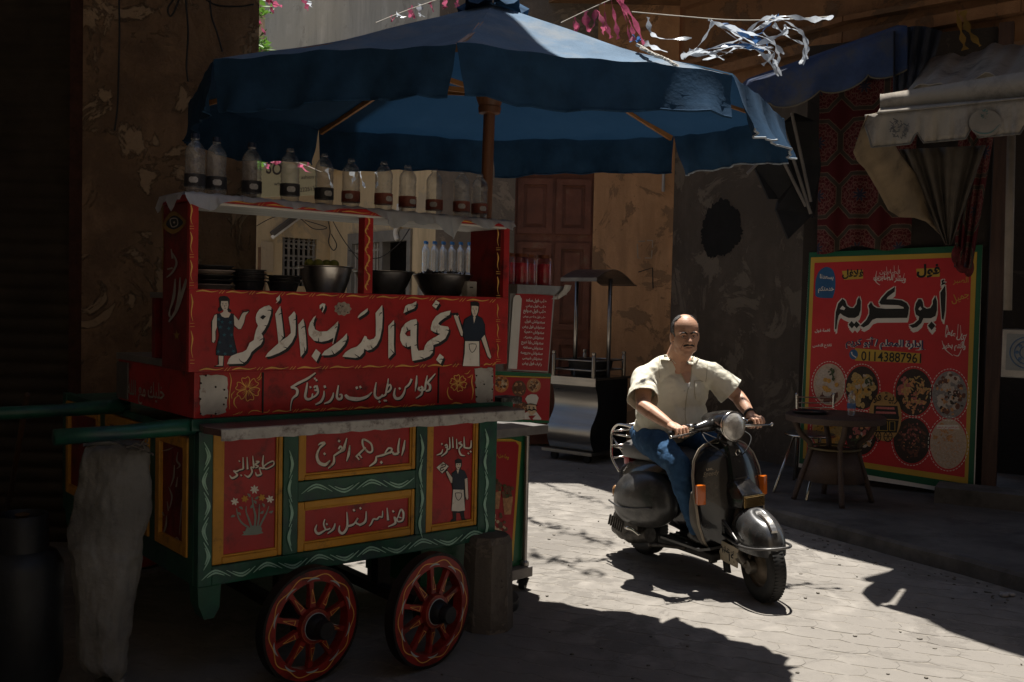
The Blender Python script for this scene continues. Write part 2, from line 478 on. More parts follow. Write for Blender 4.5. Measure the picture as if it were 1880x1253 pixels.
# --- back wall block with a brown double door
m_back = wall_mat('ochre plaster', (0.60, 0.345, 0.185), (0.50, 0.28, 0.145), (0.33, 0.20, 0.115), 0.8, 0.42)
m_backgrey = wall_mat('grey plaster', (0.21, 0.175, 0.14), (0.16, 0.135, 0.11), (0.27, 0.22, 0.17), 1.1, 0.42)
m_dark = wall_mat('dark cement render', (0.115, 0.092, 0.072), (0.085, 0.068, 0.053), (0.16, 0.13, 0.10), 1.0, 0.42)
back = thing('plaster_house', 'old ochre plaster house with tall brown double door behind the scooter rider', 'building', (-0.9, 11.4, 0), 0)
def blk(mb, x0, x1, y0, y1, z0, z1): mb.box(((x0 + x1) / 2, (y0 + y1) / 2, (z0 + z1) / 2), (x1 - x0, y1 - y0, z1 - z0)); return mb
# wall, local x = world x + 0.9 ; front face y = 0
mb = MB(); blk(mb, 0, 0.9, 0, 4, -0.02, 8.6); blk(mb, 0.9, 1.80, 0.14, 4, -0.02, 8.6); blk(mb, 0.9, 1.80, 0, 0.14, 3.16, 8.6); 
wall_o = mb.build('wall', m_backgrey, back)
mb = MB(); blk(mb, 1.80, 2.72, 0.0, 4, -0.02, 8.6); mb.build('ochre_wall', m_back, back)
mb = MB()
for z in (3.55, 3.75): blk(mb, -0.05, 2.74, -0.09, 0, z, z + 0.08)
blk(mb, -0.05, 2.74, -0.06, 0, 3.63, 3.75)
blk(mb, -0.05, 2.74, -0.16, 0, 5.9, 6.1)
mb.build('cornice', M('cornice plaster', (0.30, 0.16, 0.075), 0.9, var=0.3, bump=0.4, bscale=25), back)
m_door = M('brown door paint', (0.16, 0.056, 0.033), 0.55, var=0.3, scale=5, bump=0.25, bscale=20, dirt=(0.19, 0.11, 0.07), dirt_amt=0.12, dscale=5)
dr = MB()
blk(dr, 0.9, 1.80, 0.09, 0.135, 0.02, 3.16)
door = dr.build('door', m_door, back)
for x0 in (0.93, 1.37):
    mb = MB(); x1 = x0 + 0.40
    for a, b in ((0.12, 1.25), (1.35, 2.35), (2.45, 3.08)):
        blk(mb, x0, x1, 0.055, 0.09, a, a + 0.07); blk(mb, x0, x1, 0.055, 0.09, b - 0.07, b); blk(mb, x0, x0 + 0.07, 0.055, 0.09, a + 0.07, b - 0.07); blk(mb, x1 - 0.07, x1, 0.055, 0.09, a + 0.07, b - 0.07)
        blk(mb, x0 + 0.11, x1 - 0.11, 0.07, 0.09, a + 0.11, b - 0.11)
    mb.build('leaf', m_door, door)
mb = MB(); mb.tube([(0, 0, 0), (0, 0, 0.9)], 0.018, 8); o = mb.build('pipe', M('grey pipe', (0.45, 0.45, 0.45), 0.4, 0.3), back); o.location = (2.58, -0.03, 2.95)
# --- dark cement wall on the right of the back wall, running to the poster
dk = wall('cement_wall', 'dark grey cement wall with a ragged black hole behind the rider', [(1.80, 11.35), (1.93, 11.0), (2.86, 9.55)], 3.9, m_dark, thick=0.35)
FD = Face((1.93, 11.0, 0), V((-1.45, -0.93, 0)).normalized() if False else V((1.45, 0.93, 0)).cross(V((0, 0, 1))) * 0 + V((-0.842, -0.540, 0)), dk)
m_hole = M('hole soot', (0.008, 0.007, 0.006), 0.95)
pa = Paint(FD, 0.004)
hole = []
cx, cy = 1324, 421
for k in range(120):
    a = 2 * PI * k / 120; rr = 1 + random.uniform(-0.06, 0.06) + 0.05 * math.sin(3 * a + 1) + 0.03 * math.sin(7 * a) + 0.025 * math.sin(17 * a)
    hole.append((cx + (37 * math.cos(a) + 6 * math.sin(a) * -1) * rr, cy + 52 * math.sin(a) * rr))
pa.poly(hole); pa.build('hole', m_hole)
# --- upper building over the right side (brown facade band seen above the umbrella)
m_upper = wall_mat('brown upper plaster', (0.30, 0.155, 0.075), (0.24, 0.125, 0.065), (0.17, 0.10, 0.06), 0.7, 0.4)
up = thing('upper_house', 'brown upper storey overhanging the awnings at top right', 'building', (1.55, 11.2, 0), 0)
mb = MB()
mb.poly([(0.30, -0.0, 3.9), (1.5, -1.85, 3.9), (2.6, -2.9, 3.9), (4.4, -4.3, 3.9), (4.4, 0.4, 3.9), (0.3, 0.4, 3.9)], (0, 0, 4.6))
mb.build('facade', m_upper, up)
mb = MB()
for z, t in ((4.15, 0.10), (4.32, 0.05), (5.0, 0.12)):
    pts = [V((0.27, -0.05, z)), V((1.46, -1.92, z)), V((2.56, -2.97, z)), V((4.35, -4.36, z))]
    for a, b in zip(pts, pts[1:]): mb.bar(a, b, 0.1, t)
mb.build('moulding', m_upper, up)
# --- shop row on the right: wall behind the poster, kerb side
m_shop = wall_mat('sooty shop wall', (0.045, 0.036, 0.030), (0.035, 0.028, 0.024), (0.07, 0.055, 0.045), 1.4, 0.3)
shop = thing('corner_shop', 'dark falafel shop front behind the red poster', 'building', (2.86, 9.0, 0), 0)
PW0, PW1 = V((2.62, 8.93, 0)), V((3.86, 8.24, 0))        # poster plane in plan
pd_ = (PW1 - PW0).normalized(); pn = V((pd_.y, -pd_.x, 0))
mb = MB()
a = PW0 - pd_ * 0.05 - pn * 0.06; b = PW1 + pd_ * 0.05 - pn * 0.06
L_ = V(shop.location)
mb.poly([(q - L_) for q in (a, b, b - pn * 0.5, a - pn * 0.5)], (0, 0, 4.0))
mb.build('wall', m_shop, shop)
# opening right of the poster with posts and a counter
m_wood = M('dark shop wood', (0.06, 0.03, 0.02), 0.6, var=0.4, scale=6, stretch=(4, 4, 0.4), bump=0.3)
mb = MB()
q = PW1 + pd_ * 0.12
mb.box(q - L_ + V((0, 0, 2.0)), (0.11, 0.11, 4.0), Matrix.Rotation(math.atan2(pd_.y, pd_.x), 3, 'Z'))
q2 = PW1 + pd_ * 0.42
mb.box(q2 - L_ + V((0, 0, 2.0)), (0.07, 0.07, 4.0), Matrix.Rotation(math.atan2(pd_.y, pd_.x), 3, 'Z'))
mb.build('post', m_wood, shop)
mb = MB()
c0 = PW1 + pd_ * 0.40; 
mb.poly([(v - L_ + V((0, 0, 0.10))) for v in (c0, c0 + pd_ * 1.0, c0 + pd_ * 1.0 - pn * 0.5, c0 - pn * 0.5)], (0, 0, 1.02))
mb.build('counter', M('maroon counter boards', (0.045, 0.012, 0.012), 0.5, var=0.4, scale=8, stretch=(5, 5, 0.5)), shop)
mb = MB(); mb.poly([(v - L_ + V((0, 0, 1.125))) for v in (c0 + pn * 0.03, c0 + pd_ * 1.0 + pn * 0.03, c0 + pd_ * 1.0 - pn * 0.5, c0 - pn * 0.5)], (0, 0, 0.04))
mb.build('counter_top', M('pale counter', (0.30, 0.27, 0.22), 0.5), shop)
mb = MB(); mb.poly([(v - L_ + V((0, 0, 0.0))) for v in (c0 - pn * 1.6 - pd_ * 0.4, c0 + pd_ * 2.2 - pn * 1.6, c0 + pd_ * 2.2 - pn * 1.7, c0 - pn * 1.7 - pd_ * 0.4)], (0, 0, 4.0))
mb.build('back_wall', m_shop, shop)
mb = MB()
s0 = PW1 + pd_ * -0.25 + pn * 0.06
mb.poly([(v - L_ + V((0, 0, 0.10))) for v in (s0, s0 + pd_ * 1.7, s0 + pd_ * 1.7 + pn * 0.35, s0 + pn * 0.35)], (0, 0, 0.13))
mb.build('step', m_walk, shop)
# --- the left building: pillar wall + roller shutter + unseen slab added overhead to shade the cart
m_left = wall_mat('peeling brown plaster', (0.33, 0.205, 0.118), (0.20, 0.125, 0.075), (0.44, 0.30, 0.18), 1.5, 0.42, 0.9)
left = thing('corner_house', 'dark house with peeling plaster pillar behind the red cart', 'building', (-1.62, 6.35, 0), 0)
mb = MB(); mb.poly([(-1.13, 0, -0.02), (-0.02, 0, -0.02), (-0.05, 0.12, -0.02), (-0.50, 1.6, -0.02), (-1.13, 1.6, -0.02)], (0, 0, 5.0)); mb.build('pillar', m_left, left)
mb = MB(); blk(mb, -4.5, -1.13, 0.35, 1.6, 3.9, 5.0); blk(mb, -4.5, -2.6, 0.2, 1.6, -0.02, 3.9); mb.build('wall', m_left, left)
m_shut = M('roller shutter', (0.055, 0.043, 0.03), 0.5, 0.5, var=0.3, scale=4, bump=0.2)
mb = MB(); rows = []
for k in range(0, 320):
    z = 0.0 + k * 0.0122; d = 0.012 * abs(math.sin(k * PI / 8.0))
    rows.append([(-2.6, 0.16 - d, z), (-1.20, 0.16 - d, z)])
mb.grid(rows); mb.build('roller_shutter', m_shut, left, smooth=True)
mb = MB(); blk(mb, -1.22, -1.132, 0.02, 0.30, 0, 3.9); mb.build('shutter_rail', M('rusty rail', (0.06, 0.022, 0.012), 0.7, 0.2, var=0.4, scale=20), left)
mb = MB()
pl = [(-0.85, 7.55), (-0.78, 6.95), (-0.12, 6.3), (0.15, 5.8), (0.43, 5.23), (0.62, 4.85), (0.55, 4.72), (-0.15, 4.65), (-0.15, -5.9), (-4.3, -5.9), (-4.3, 7.6)]  # added slab, outline cut to set where shade falls and bounce comes in
mb.poly([(x + 1.62, y - 6.35, 6.6) for x, y in pl], (0, 0, 2.6))
mb.build('shade_slab', M('jetty plaster', (0.20, 0.16, 0.12), 0.9, var=0.3, scale=1), left)
m_jet = wall_mat('brown jetty boards', (0.24, 0.13, 0.065), (0.19, 0.105, 0.055), (0.13, 0.08, 0.05), 0.8, 0.4)
sh_ = [G(950, 853), G(1130, 905), G(1290, 947), G(1440, 985), G(1480, 1003), G(1560, 1022), G(1650, 1044), G(1583, 1062), G(1630, 1068), G(1713, 1096), G(1797, 1117), G(1734, 1127), G(1697, 1133), G(1734, 1153), G(1812, 1180), G(1885, 1203), V((3.4, 4.2, 0)), V((5.5, 2.6, 0)), V((5.5, 9.9, 0))]  # shadow edges on the ground; the added slab above takes this outline
zj = 5.05
jt_ = [p + V((SUN_DIR.x / SUN_DIR.z * zj, SUN_DIR.y / SUN_DIR.z * zj, zj)) for p in sh_]
jo = thing('shade_jetty', 'brown upper floor slab added and cut to shade the back of the lane and the awnings', 'building part', (2.5, 9, 5.05), 0)
mb = MB(); mb.poly([p - V((2.5, 9, 5.05)) for p in jt_], (0, 0, 0.25)); mb.build('floor', m_jet, jo)
# --- street behind the camera (encloses the lane)
m_far = M('lane plaster', (0.36, 0.29, 0.21), 0.9, var=0.3, scale=1.0, bump=0.3, bscale=10)
t = thing('lane_house', 'plaster house closing the lane behind the viewer', 'building', (0, -6, 0))
mb = MB(); blk(mb, -9, 9, -1, 0, -0.02, 9); mb.build('wall', m_far, t)
t = thing('lane_house', 'plaster house along the left of the lane beyond the shutter', 'building', (-4.4, 0, 0))
mb = MB(); blk(mb, -1, 0, -6, 6.5, -0.02, 9); mb.build('wall', m_far, t)
t = thing('lane_house', 'plaster house along the right of the lane past the shop', 'building', (5.6, 0, 0))
mb = MB(); blk(mb, 0, 1, -6, 6.2, -0.02, 8); mb.build('wall', m_far, t)
# ================================================================== THE FUL CART
CANG = math.atan2(5.02 - 4.02, -0.07 + 1.29)
cart = thing('food_cart', 'large red and green hand painted food cart with yellow framed panels and spoked wheels', 'food cart', (-1.29, 4.02, 0), CANG)
CM = mat_of(cart); CMI = CM.inverted()
CX = CM.to_3x3() @ V((1, 0, 0)); CN = CM.to_3x3() @ V((0, -1, 0))
def cl(px, py, y=0.0):
    """local point of the cart where a pixel meets the plane y"""
    return CMI @ RP(px, py, CM @ V((0, y, 0)), CN)
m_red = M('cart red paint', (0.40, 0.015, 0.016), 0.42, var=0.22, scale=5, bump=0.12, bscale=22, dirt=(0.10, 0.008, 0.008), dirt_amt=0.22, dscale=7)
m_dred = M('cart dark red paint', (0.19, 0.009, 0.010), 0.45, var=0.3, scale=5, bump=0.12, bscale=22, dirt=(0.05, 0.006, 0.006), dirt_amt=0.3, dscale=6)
m_green = M('cart green paint', (0.012, 0.085, 0.052), 0.40, var=0.3, scale=6, bump=0.15, bscale=18, dirt=(0.012, 0.022, 0.045), dirt_amt=0.35, dscale=4)
m_yel = M('cart yellow paint', (0.56, 0.27, 0.028), 0.5, var=0.16, scale=7, bump=0.25, bscale=24, dirt=(0.22, 0.10, 0.02), dirt_amt=0.16, dscale=9)
m_white = M('sign white paint', (0.80, 0.75, 0.66), 0.6, var=0.12, scale=14, bump=0.1, dirt=(0.46, 0.36, 0.28), dirt_amt=0.15, dscale=18)
m_black = M('sign black paint', (0.008, 0.008, 0.010), 0.5, var=0.2)
m_gold = M('gold line paint', (0.72, 0.38, 0.09), 0.5, var=0.2, scale=20)
m_mint = M('mint line paint', (0.32, 0.55, 0.43), 0.5, var=0.15, scale=20)
m_navy = M('navy sign paint', (0.010, 0.020, 0.038), 0.5, var=0.2)
m_teal = M('teal sign paint', (0.02, 0.11, 0.15), 0.5, var=0.3, scale=30)
m_skin_p = M('sign flesh paint', (0.72, 0.62, 0.51), 0.6, var=0.08)
m_plate = M('bare tin plate', (0.46, 0.44, 0.40), 0.5, 0.35, var=0.2, scale=10, bump=0.1, dirt=(0.16, 0.09, 0.06), dirt_amt=0.12, dscale=14)
m_board = M('worn counter laminate', (0.12, 0.066, 0.066), 0.35, var=0.2, scale=6, stretch=(0.4, 3, 3), dirt=(0.16, 0.12, 0.11), dirt_amt=0.2, dscale=9)
m_edge = M('worn white edge', (0.42, 0.40, 0.36), 0.6, var=0.2, scale=18, dirt=(0.10, 0.07, 0.06), dirt_amt=0.25, dscale=16)
m_shelfw = M('worn white shelf', (0.62, 0.60, 0.55), 0.5, var=0.25, scale=14, stretch=(0.3, 3, 3))
L0 = 1.585
DEP = 1.95
def bx(mb, x0, x1, y0, y1, z0, z1, bev=0.0): return mb.box(((x0 + x1) / 2, (y0 + y1) / 2, (z0 + z1) / 2), (x1 - x0, y1 - y0, z1 - z0), bev=bev)
# lower cabinet: carcass + frame members proud of the panels
mb = MB()
bx(mb, 0.06, L0 - 0.03, 0.03, DEP - 0.02, 0.455, 1.075)
base = mb.build('cabinet', m_green, cart)
# frame rails (front face, proud) measured on the face
def xat(px, py, y=0.0): return cl(px, py, y).x
def zat(px, py, y=0.0): return cl(px, py, y).z
xL0, xL1, xM0, xM1, xR0, xR1 = 0.0, xat(391, 900), xat(521, 900), xat(548, 900), xat(764, 900), xat(784, 880)
xE0 = xat(879, 880)
zb = zat(455, 1062); 
mb = MB()
bx(mb, 0.03, xL1, 0.0, 0.05, 0.437, 1.085, 0.006); bx(mb, xE0, L0, 0.0, 0.05, 0.437, 1.085, 0.006)
zlow = zat(455, 1035) - 0.01
bx(mb, xL1, xE0, 0.002, 0.05, 0.437, 0.519, 0.006)
bx(mb, xM0, xM1, 0.002, 0.05, 0.519, 1.085, 0.004); bx(mb, xR0, xR1, 0.002, 0.05, 0.519, 1.085, 0.004)
zc1, zc0 = 0.834, 0.744
bx(mb, xM1, xR0, 0.003, 0.05, zc0, zc1, 0.004)
mb.build('frame', m_green, cart)
def panel(x0, x1, z0, z1, name, fl=0.045, fr_=0.024, fb=0.030, ft=0.034):
    """yellow moulded frame round a recessed red board"""
    mb = MB()
    for (a, b, c, d) in ((x0, x0 + fl, z0, z1), (x1 - fr_, x1, z0, z1), (x0 + fl, x1 - fr_, z0, z0 + fb), (x0 + fl, x1 - fr_, z1 - ft, z1)):
        bx(mb, a, b, 0.006, 0.045, c, d, 0.007)
    i = 0.008
    fr = mb.build('panel_frame', m_yel, cart)
    mb = MB(); bx(mb, x0 + fl * 0.8, x1 - fr_ * 0.7, 0.022, 0.05, z0 + fb * 0.8, z1 - ft * 0.8); p = mb.build('panel', m_red, cart)
    mb = MB(); xa, xb, za, zb_ = x0 + fl, x1 - fr_, z0 + fb, z1 - ft
    for (a, b, c, d) in ((xa, xa + i, za, zb_), (xb - i, xb, za, zb_), (xa + i, xb - i, za, za + i), (xa + i, xb - i, zb_ - i, zb_)): bx(mb, a, b, 0.014, 0.03, c, d, 0.002)
    mb.build('bead', m_yel, fr)
    return p
z_lo = 0.521
pl1 = panel(xL1 + 0.002, xM0 - 0.002, z_lo, 1.082, 'panel', 0.044, 0.020, 0.028)
pl2 = panel(xM1 + 0.002, xR0 - 0.002, zc1 + 0.002, 1.082, 'panel', 0.032, 0.020, 0.022)
pl3 = panel(xM1 + 0.002, xR0 - 0.002, z_lo, zc0 - 0.002, 'panel', 0.032, 0.020, 0.034, 0.034)
pl4 = panel(xR1 + 0.002, xE0 - 0.002, z_lo, 1.082, 'panel', 0.034, 0.018, 0.024)
# near end face of the cabinet (x = 0 side): two narrow framed panels
def end_panel(y0, y1, z0, z1):
    fw = 0.05; mb = MB()
    for (a, b, c, d) in ((y0, y0 + fw, z0, z1), (y1 - fw, y1, z0, z1), (y0 + fw, y1 - fw, z0, z0 + fw), (y0 + fw, y1 - fw, z1 - fw, z1)):
        mb.box((0.042, (a + b) / 2, (c + d) / 2), (0.035, b - a, d - c), bev=0.006)
    mb.build('panel_frame', m_yel, cart)
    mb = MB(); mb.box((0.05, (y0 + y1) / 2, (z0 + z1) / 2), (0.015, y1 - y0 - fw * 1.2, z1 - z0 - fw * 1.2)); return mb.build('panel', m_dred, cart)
mb = MB()
bx(mb, 0.03, 0.07, 0.051, 0.11, 0.437, 1.085, 0.004); bx(mb, 0.032, 0.07, 0.11, DEP, 0.437, 0.535, 0.004); bx(mb, 0.032, 0.07, 0.49, 0.57, 0.535, 1.085, 0.004); bx(mb, 0.032, 0.07, 1.20, 1.29, 0.535, 1.085, 0.004)
bx(mb, 0.03, 0.07, DEP - 0.07, DEP, 0.535, 1.085, 0.004); bx(mb, 0.032, 0.07, 0.11, DEP - 0.07, 1.05, 1.085, 0.004)
mb.build('end_frame', m_green, cart)
ep1 = end_panel(0.115, 0.485, 0.54, 1.045); ep2 = end_panel(0.575, 1.195, 0.54, 1.045); ep3 = end_panel(1.295, 1.875, 0.54, 1.045)
# corner brackets / legs
for x, y in ((0.085, 0.06), (L0 - 0.06, 0.06), (0.085, DEP - 0.08), (L0 - 0.06, DEP - 0.08)):
    mb = MB(); mb.poly([(x - 0.05, y - 0.05, 0.437), (x + 0.05, y - 0.05, 0.437), (x + 0.045, y - 0.05, 0.34), (x + 0.02, y - 0.05, 0.30), (x - 0.02, y - 0.05, 0.30), (x - 0.045, y - 0.05, 0.36)], (0, 0.09, 0)); mb.build('leg', m_green, cart)
# handles: two rails along the long axis, to the left
hz = cl(100, 795, 0.04)
for y, xe in ((0.05, hz.x), (0.95, -0.95)):
    mb = MB(); mb.tube([(0.06, y, 1.100), (-0.06, y, 1.100), (-0.25, y, 1.094), (xe, y, 1.092)], [0.036, 0.036, 0.030, 0.032], 10); mb.build('handle', m_green, cart, smooth=True)
# counter board
mb = MB()
zt = 1.118
A = [(0.03, -0.005), (0.008, -0.10), (0.03, -0.215), (1.575, -0.215), (1.60, -0.19), (1.62, -0.005)]
mb.poly([(x, y, zt - 0.028) for x, y in A], (0, 0, 0.026))
ctr = mb.build('counter_board', m_board, cart)
mb = MB(); n_ = 40
rows = [[], [], []]
for k in range(n_ + 1):
    x = 0.03 + 1.545 * k / n_; j = random.uniform(-0.004, 0.003)
    rows[0].append((x, -0.2165, zt - 0.001)); rows[1].append((x, -0.2225, zt - 0.004)); rows[2].append((x, -0.2225, zt - 0.046 + j))
mb.grid(rows); mb.build('edge_strip', m_edge, ctr, solid=0.004)
mb = MB(); bx(mb, 0.0, L0 + 0.10, -0.0, 0.03, 1.086, 1.135, 0.003); mb.build('rail', m_green, cart)
mb = MB(); bx(mb, L0 + 0.02, L0 + 0.16, 0.0, 0.12, 1.12, 1.155, 0.003); mb.build('hinge_block', M('rusty black iron', (0.05, 0.045, 0.04), 0.7, 0.3, var=0.4, scale=30, dirt=(0.3, 0.29, 0.27), dirt_amt=0.3, dscale=30), cart)
# middle box
MZ0, MZ1 = 1.136, 1.328
mb = MB(); bx(mb, 0.012, L0 - 0.01, 0.012, 0.95, MZ0, MZ1, 0.004); mid = mb.build('middle_box', m_red, cart)
# tin corner plates with torn edges, nail heads as part of the plate
def plate(pxs, seed):
    random.seed(seed); mb = MB(); p = [cl(a, b, 0.009) for a, b in pxs]
    q = []
    for i in range(len(p)):
        a, b = p[i], p[(i + 1) % len(p)]; m_ = max(2, int((b - a).length / 0.012))
        for k in range(m_):
            t = a.lerp(b, k / m_); j = 0.0035; q.append(V((t.x + random.uniform(-j, j), 0.0085, t.z + random.uniform(-j, j))))
    mb.poly(q, (0, 0.003, 0)); return mb.build('tin_plate', m_plate, mid)
plate([(367, 690), (404, 688), (417, 694), (418, 730), (414, 757), (400, 762), (367, 763)], 3)
plate([(872, 676), (905, 676), (905, 742), (888, 744), (874, 738)], 4)
mb = MB()
for a, b in ((369, 704), (396, 711), (412, 716), (368, 733), (415, 731), (411, 743), (368, 760), (388, 764), (396, 760), (378, 690), (875, 690), (904, 691), (874, 712), (889, 706), (904, 715), (875, 729), (903, 735)):
    c = cl(a, b, 0.006); mb.ball((c.x, c.y, c.z), 0.0042, 8, 5)
tag(mb.build('nails', M('rusty nail', (0.03, 0.022, 0.018), 0.7, 0.3), mid), kind='stuff')
mb = MB(); bx(mb, xat(483, 720), xat(483, 720) + 0.006, 0.006, 0.02, MZ0 + 0.01, MZ1 - 0.01); bx(mb, xat(806, 710), xat(806, 710) + 0.006, 0.006, 0.02, MZ0 + 0.01, MZ1 - 0.01)
mb.build('lid_seam', m_black, mid)
# white plate wrapping round the far end of the middle box's end face
mb = MB(); bx(mb, 0.004, 0.011, 0.80, 0.952, MZ0 + 0.01, MZ1 - 0.01); mb.build('tin_plate', M('dark tin plate', (0.12, 0.11, 0.10), 0.6, 0.3, var=0.3), mid)
# headline board, posts, end boards, roof shelf
SX0, SX1 = -0.028, L0 + 0.03
SZ0, SZ1 = 1.330, 1.665
mb = MB(); bx(mb, SX0, SX1, -0.030, -0.002, SZ0, SZ1, 0.004); sign = mb.build('headline_board', m_red, cart)
m_top = m_red
for x in (SX0, SX1 - 0.036):
    mb = MB(); bx(mb, x, x + 0.036, -0.029, 0.0, SZ1, 2.012, 0.003); mb.build('post', m_red, cart)
xm = xat(668, 450, -0.02); mb = MB(); bx(mb, xm, xm + 0.045, -0.026, 0.03, SZ1 - 0.0, 2.010, 0.003); midpost = mb.build('post', m_red, cart)
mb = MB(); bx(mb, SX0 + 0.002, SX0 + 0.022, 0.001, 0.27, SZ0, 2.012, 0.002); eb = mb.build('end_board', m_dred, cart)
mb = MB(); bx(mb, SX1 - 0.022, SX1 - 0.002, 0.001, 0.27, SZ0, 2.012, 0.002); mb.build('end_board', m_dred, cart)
mb = MB(); bx(mb, SX0 - 0.01, SX1 + 0.01, -0.045, 0.30, 2.016, 2.042, 0.003); roof = mb.build('roof_shelf', m_red, cart)
mb = MB(); bx(mb, SX0 + 0.03, SX1 - 0.03, -0.040, 0.295, 2.006, 2.0155, 0.002); mb.build('soffit', m_shelfw, roof)
mb = MB(); bx(mb, SX0 + 0.03, SX1 - 0.03, 0.0, 0.95, SZ0 + 0.0, SZ0 + 0.03); bx(mb, SX0 + 0.03, SX1 - 0.03, 0.0, 0.50, 1.625, 1.650); mb.build('work_top', M('steel worktop', (0.30, 0.29, 0.28), 0.4, 0.8, var=0.2), cart)
mb = MB(); bx(mb, SX0 + 0.04, SX1 - 0.04, 0.46, 0.50, 1.36, 1.624); mb.build('riser', m_dred, cart)

# ---------------------------------------------------------------- wheels
m_wred = M('wheel red paint', (0.26, 0.018, 0.012), 0.45, var=0.3, scale=9, bump=0.15, bscale=25, dirt=(0.05, 0.012, 0.01), dirt_amt=0.3, dscale=8)
m_iron = M('black iron tyre', (0.018, 0.016, 0.015), 0.6, 0.4, var=0.3, scale=20)
def wheel(cx, cy, R_, ry, name='wheel', full=True):
    """spoked wooden wheel; local axis along -y of the wheel, centre in cart space"""
    mtx = Matrix.Translation((cx, cy, R_)) @ Matrix.Rotation(ry, 4, 'Z') @ Matrix.Rotation(PI / 2, 4, 'X')   # local z -> -y (outwards)
    ri = R_ - 0.062
    mb = MB(); mb.lathe([(R_ - 0.012, -0.024), (R_ - 0.012, 0.024), (ri, 0.026), (ri, -0.026), (R_ - 0.012, -0.024)], 56, mtx)
    wh = mb.build(name, m_wred, cart, autosmooth=40)
    mb = MB(); mb.lathe([(R_, -0.026), (R_, 0.026), (R_ - 0.0125, 0.026), (R_ - 0.0125, -0.026), (R_, -0.026)], 56, mtx); mb.build('iron_tyre', m_iron, wh, autosmooth=40)
    for k in range(10):
        a = 2 * PI * (k + 0.5) / 10; d = V((math.cos(a), math.sin(a), 0)); t = V((-math.sin(a), math.cos(a), 0)); mb = MB(); rows = []
        for r, wd, th in ((0.06, 0.017, 0.017), (0.10, 0.013, 0.014), (0.15, 0.010, 0.011), (ri + 0.004, 0.0125, 0.013)):
            rows.append([mtx @ (d * r + t * (wd * s1) + V((0, 0, th * s2 + 0.018 * (1 - r / ri)))) for s1, s2 in ((-1, -1), (1, -1), (1, 1), (-1, 1))])
        mb.grid(rows, True); mb.build('spoke', m_wred, wh)
    mb = MB(); mb.lathe([(0, 0.13), (0.036, 0.13), (0.041, 0.12), (0.040, 0.09), (0.050, 0.075), (0.056, 0.05), (0.072, 0.045), (0.076, 0.025), (0.076, -0.03), (0.05, -0.06), (0, -0.06)], 28, mtx)
    mb.build('hub', [m_black], wh, autosmooth=35)
    mb = MB(); mb.lathe([(0.0565, 0.050), (0.0735, 0.0475), (0.0785, 0.027), (0.0775, 0.018)], 28, mtx); mb.build('hub_ring', m_wred, wh, autosmooth=35)
    if not full: return wh
    # painted lines: scalloped gold line, mint arcs, little gold triangles on the spokes
    e = 0.0275; mb = MB()
    N = 140; prev = None
    for k in range(N + 1):
        a = 2 * PI * k / N; r = R_ - 0.036 + 0.007 * math.cos(10 * a); q = [mtx @ V(((r + s_) * math.cos(a), (r + s_) * math.sin(a), e)) for s_ in (-0.0024, 0.0024)]
        vs = [mb.bm.verts.new(p) for p in q]
        if prev: mb._f((prev[0], vs[0], vs[1], prev[1]))
        prev = vs
    for r0, ww in ((0.064, 0.0018), (0.070, 0.0015)):
        mb.lathe([(r0, 0.0492 - (r0 - 0.0565) * 0.1), (r0 + ww, 0.0492 - (r0 - 0.0565) * 0.1)], 36, mtx)
    for k in range(10):
        a = 2 * PI * (k + 0.5) / 10; d = V((math.cos(a), math.sin(a), 0)); t = V((-math.sin(a), math.cos(a), 0))
        zf = lambda r: 0.0135 + 0.018 * (1 - r / ri) + 0.0035 + (0.004 if r < 0.1 else 0)
        for s1 in (-1, 1):
            p = [mtx @ (d * r + t * (wv * s1) + V((0, 0, zf(r)))) for r, wv in ((0.096, 0.011), (0.155, 0.0012), (0.150, -0.0004), (0.099, 0.0085))]; mb.poly(p)
        p = [mtx @ (d * r + t * wv + V((0, 0, zf(r)))) for r, wv in ((0.096, -0.011), (0.096, 0.011), (0.0995, 0.010), (0.0995, -0.010))]; mb.poly(p)
    mb.build('gold_lines', m_gold, wh, recalc=False)
    mb = MB()
    for k in range(10):
        a0 = 2 * PI * (k + 0.5) / 10; prev = None
        for j in range(9):
            f = j / 8 - 0.5; a = a0 + f * 0.34; r = R_ - 0.053 + 0.006 * (1 - (2 * f) ** 2); wv = 0.0035 * (1 - (2 * f) ** 2) + 0.0006
            vs = [mb.bm.verts.new(mtx @ V(((r + s_ * wv) * math.cos(a), (r + s_ * wv) * math.sin(a), e + 0.0003))) for s_ in (-1, 1)]
            if prev: mb._f((prev[0], vs[0], vs[1], prev[1]))
            prev = vs
    mb.lathe([(0.0564, 0.0535), (0.0564, 0.0505), (0.059, 0.0503)], 32, mtx)
    mb.build('mint_lines', M('pale line paint', (0.36, 0.42, 0.44), 0.5, var=0.15), wh, recalc=False)
    return wh
def wloc(px, py):
    g = G(px, py); return CMI @ g
wl = wloc(566, 1251); wr = wloc(786, 1223)
wheel(wl.x, wl.y, 0.248, math.radians(8)); wheel(wr.x, wr.y, 0.256, math.radians(13))
wheel(wl.x + 0.05, DEP + 0.08, 0.248, PI, full=False); wheel(wr.x + 0.05, DEP + 0.08, 0.258, PI, full=False)
mb = MB()
for x, y0 in ((wl.x, wl.y), (wr.x, wr.y)): mb.bar((x, y0 + 0.04, 0.25), (x + 0.03, DEP + 0.05, 0.25), 0.05, 0.05)
for x in (wl.x, wr.x):
    for y in (0.15, 0.85): mb.box((x + 0.02, y, 0.36), (0.07, 0.06, 0.2))
mb.build('axle', m_iron, cart)

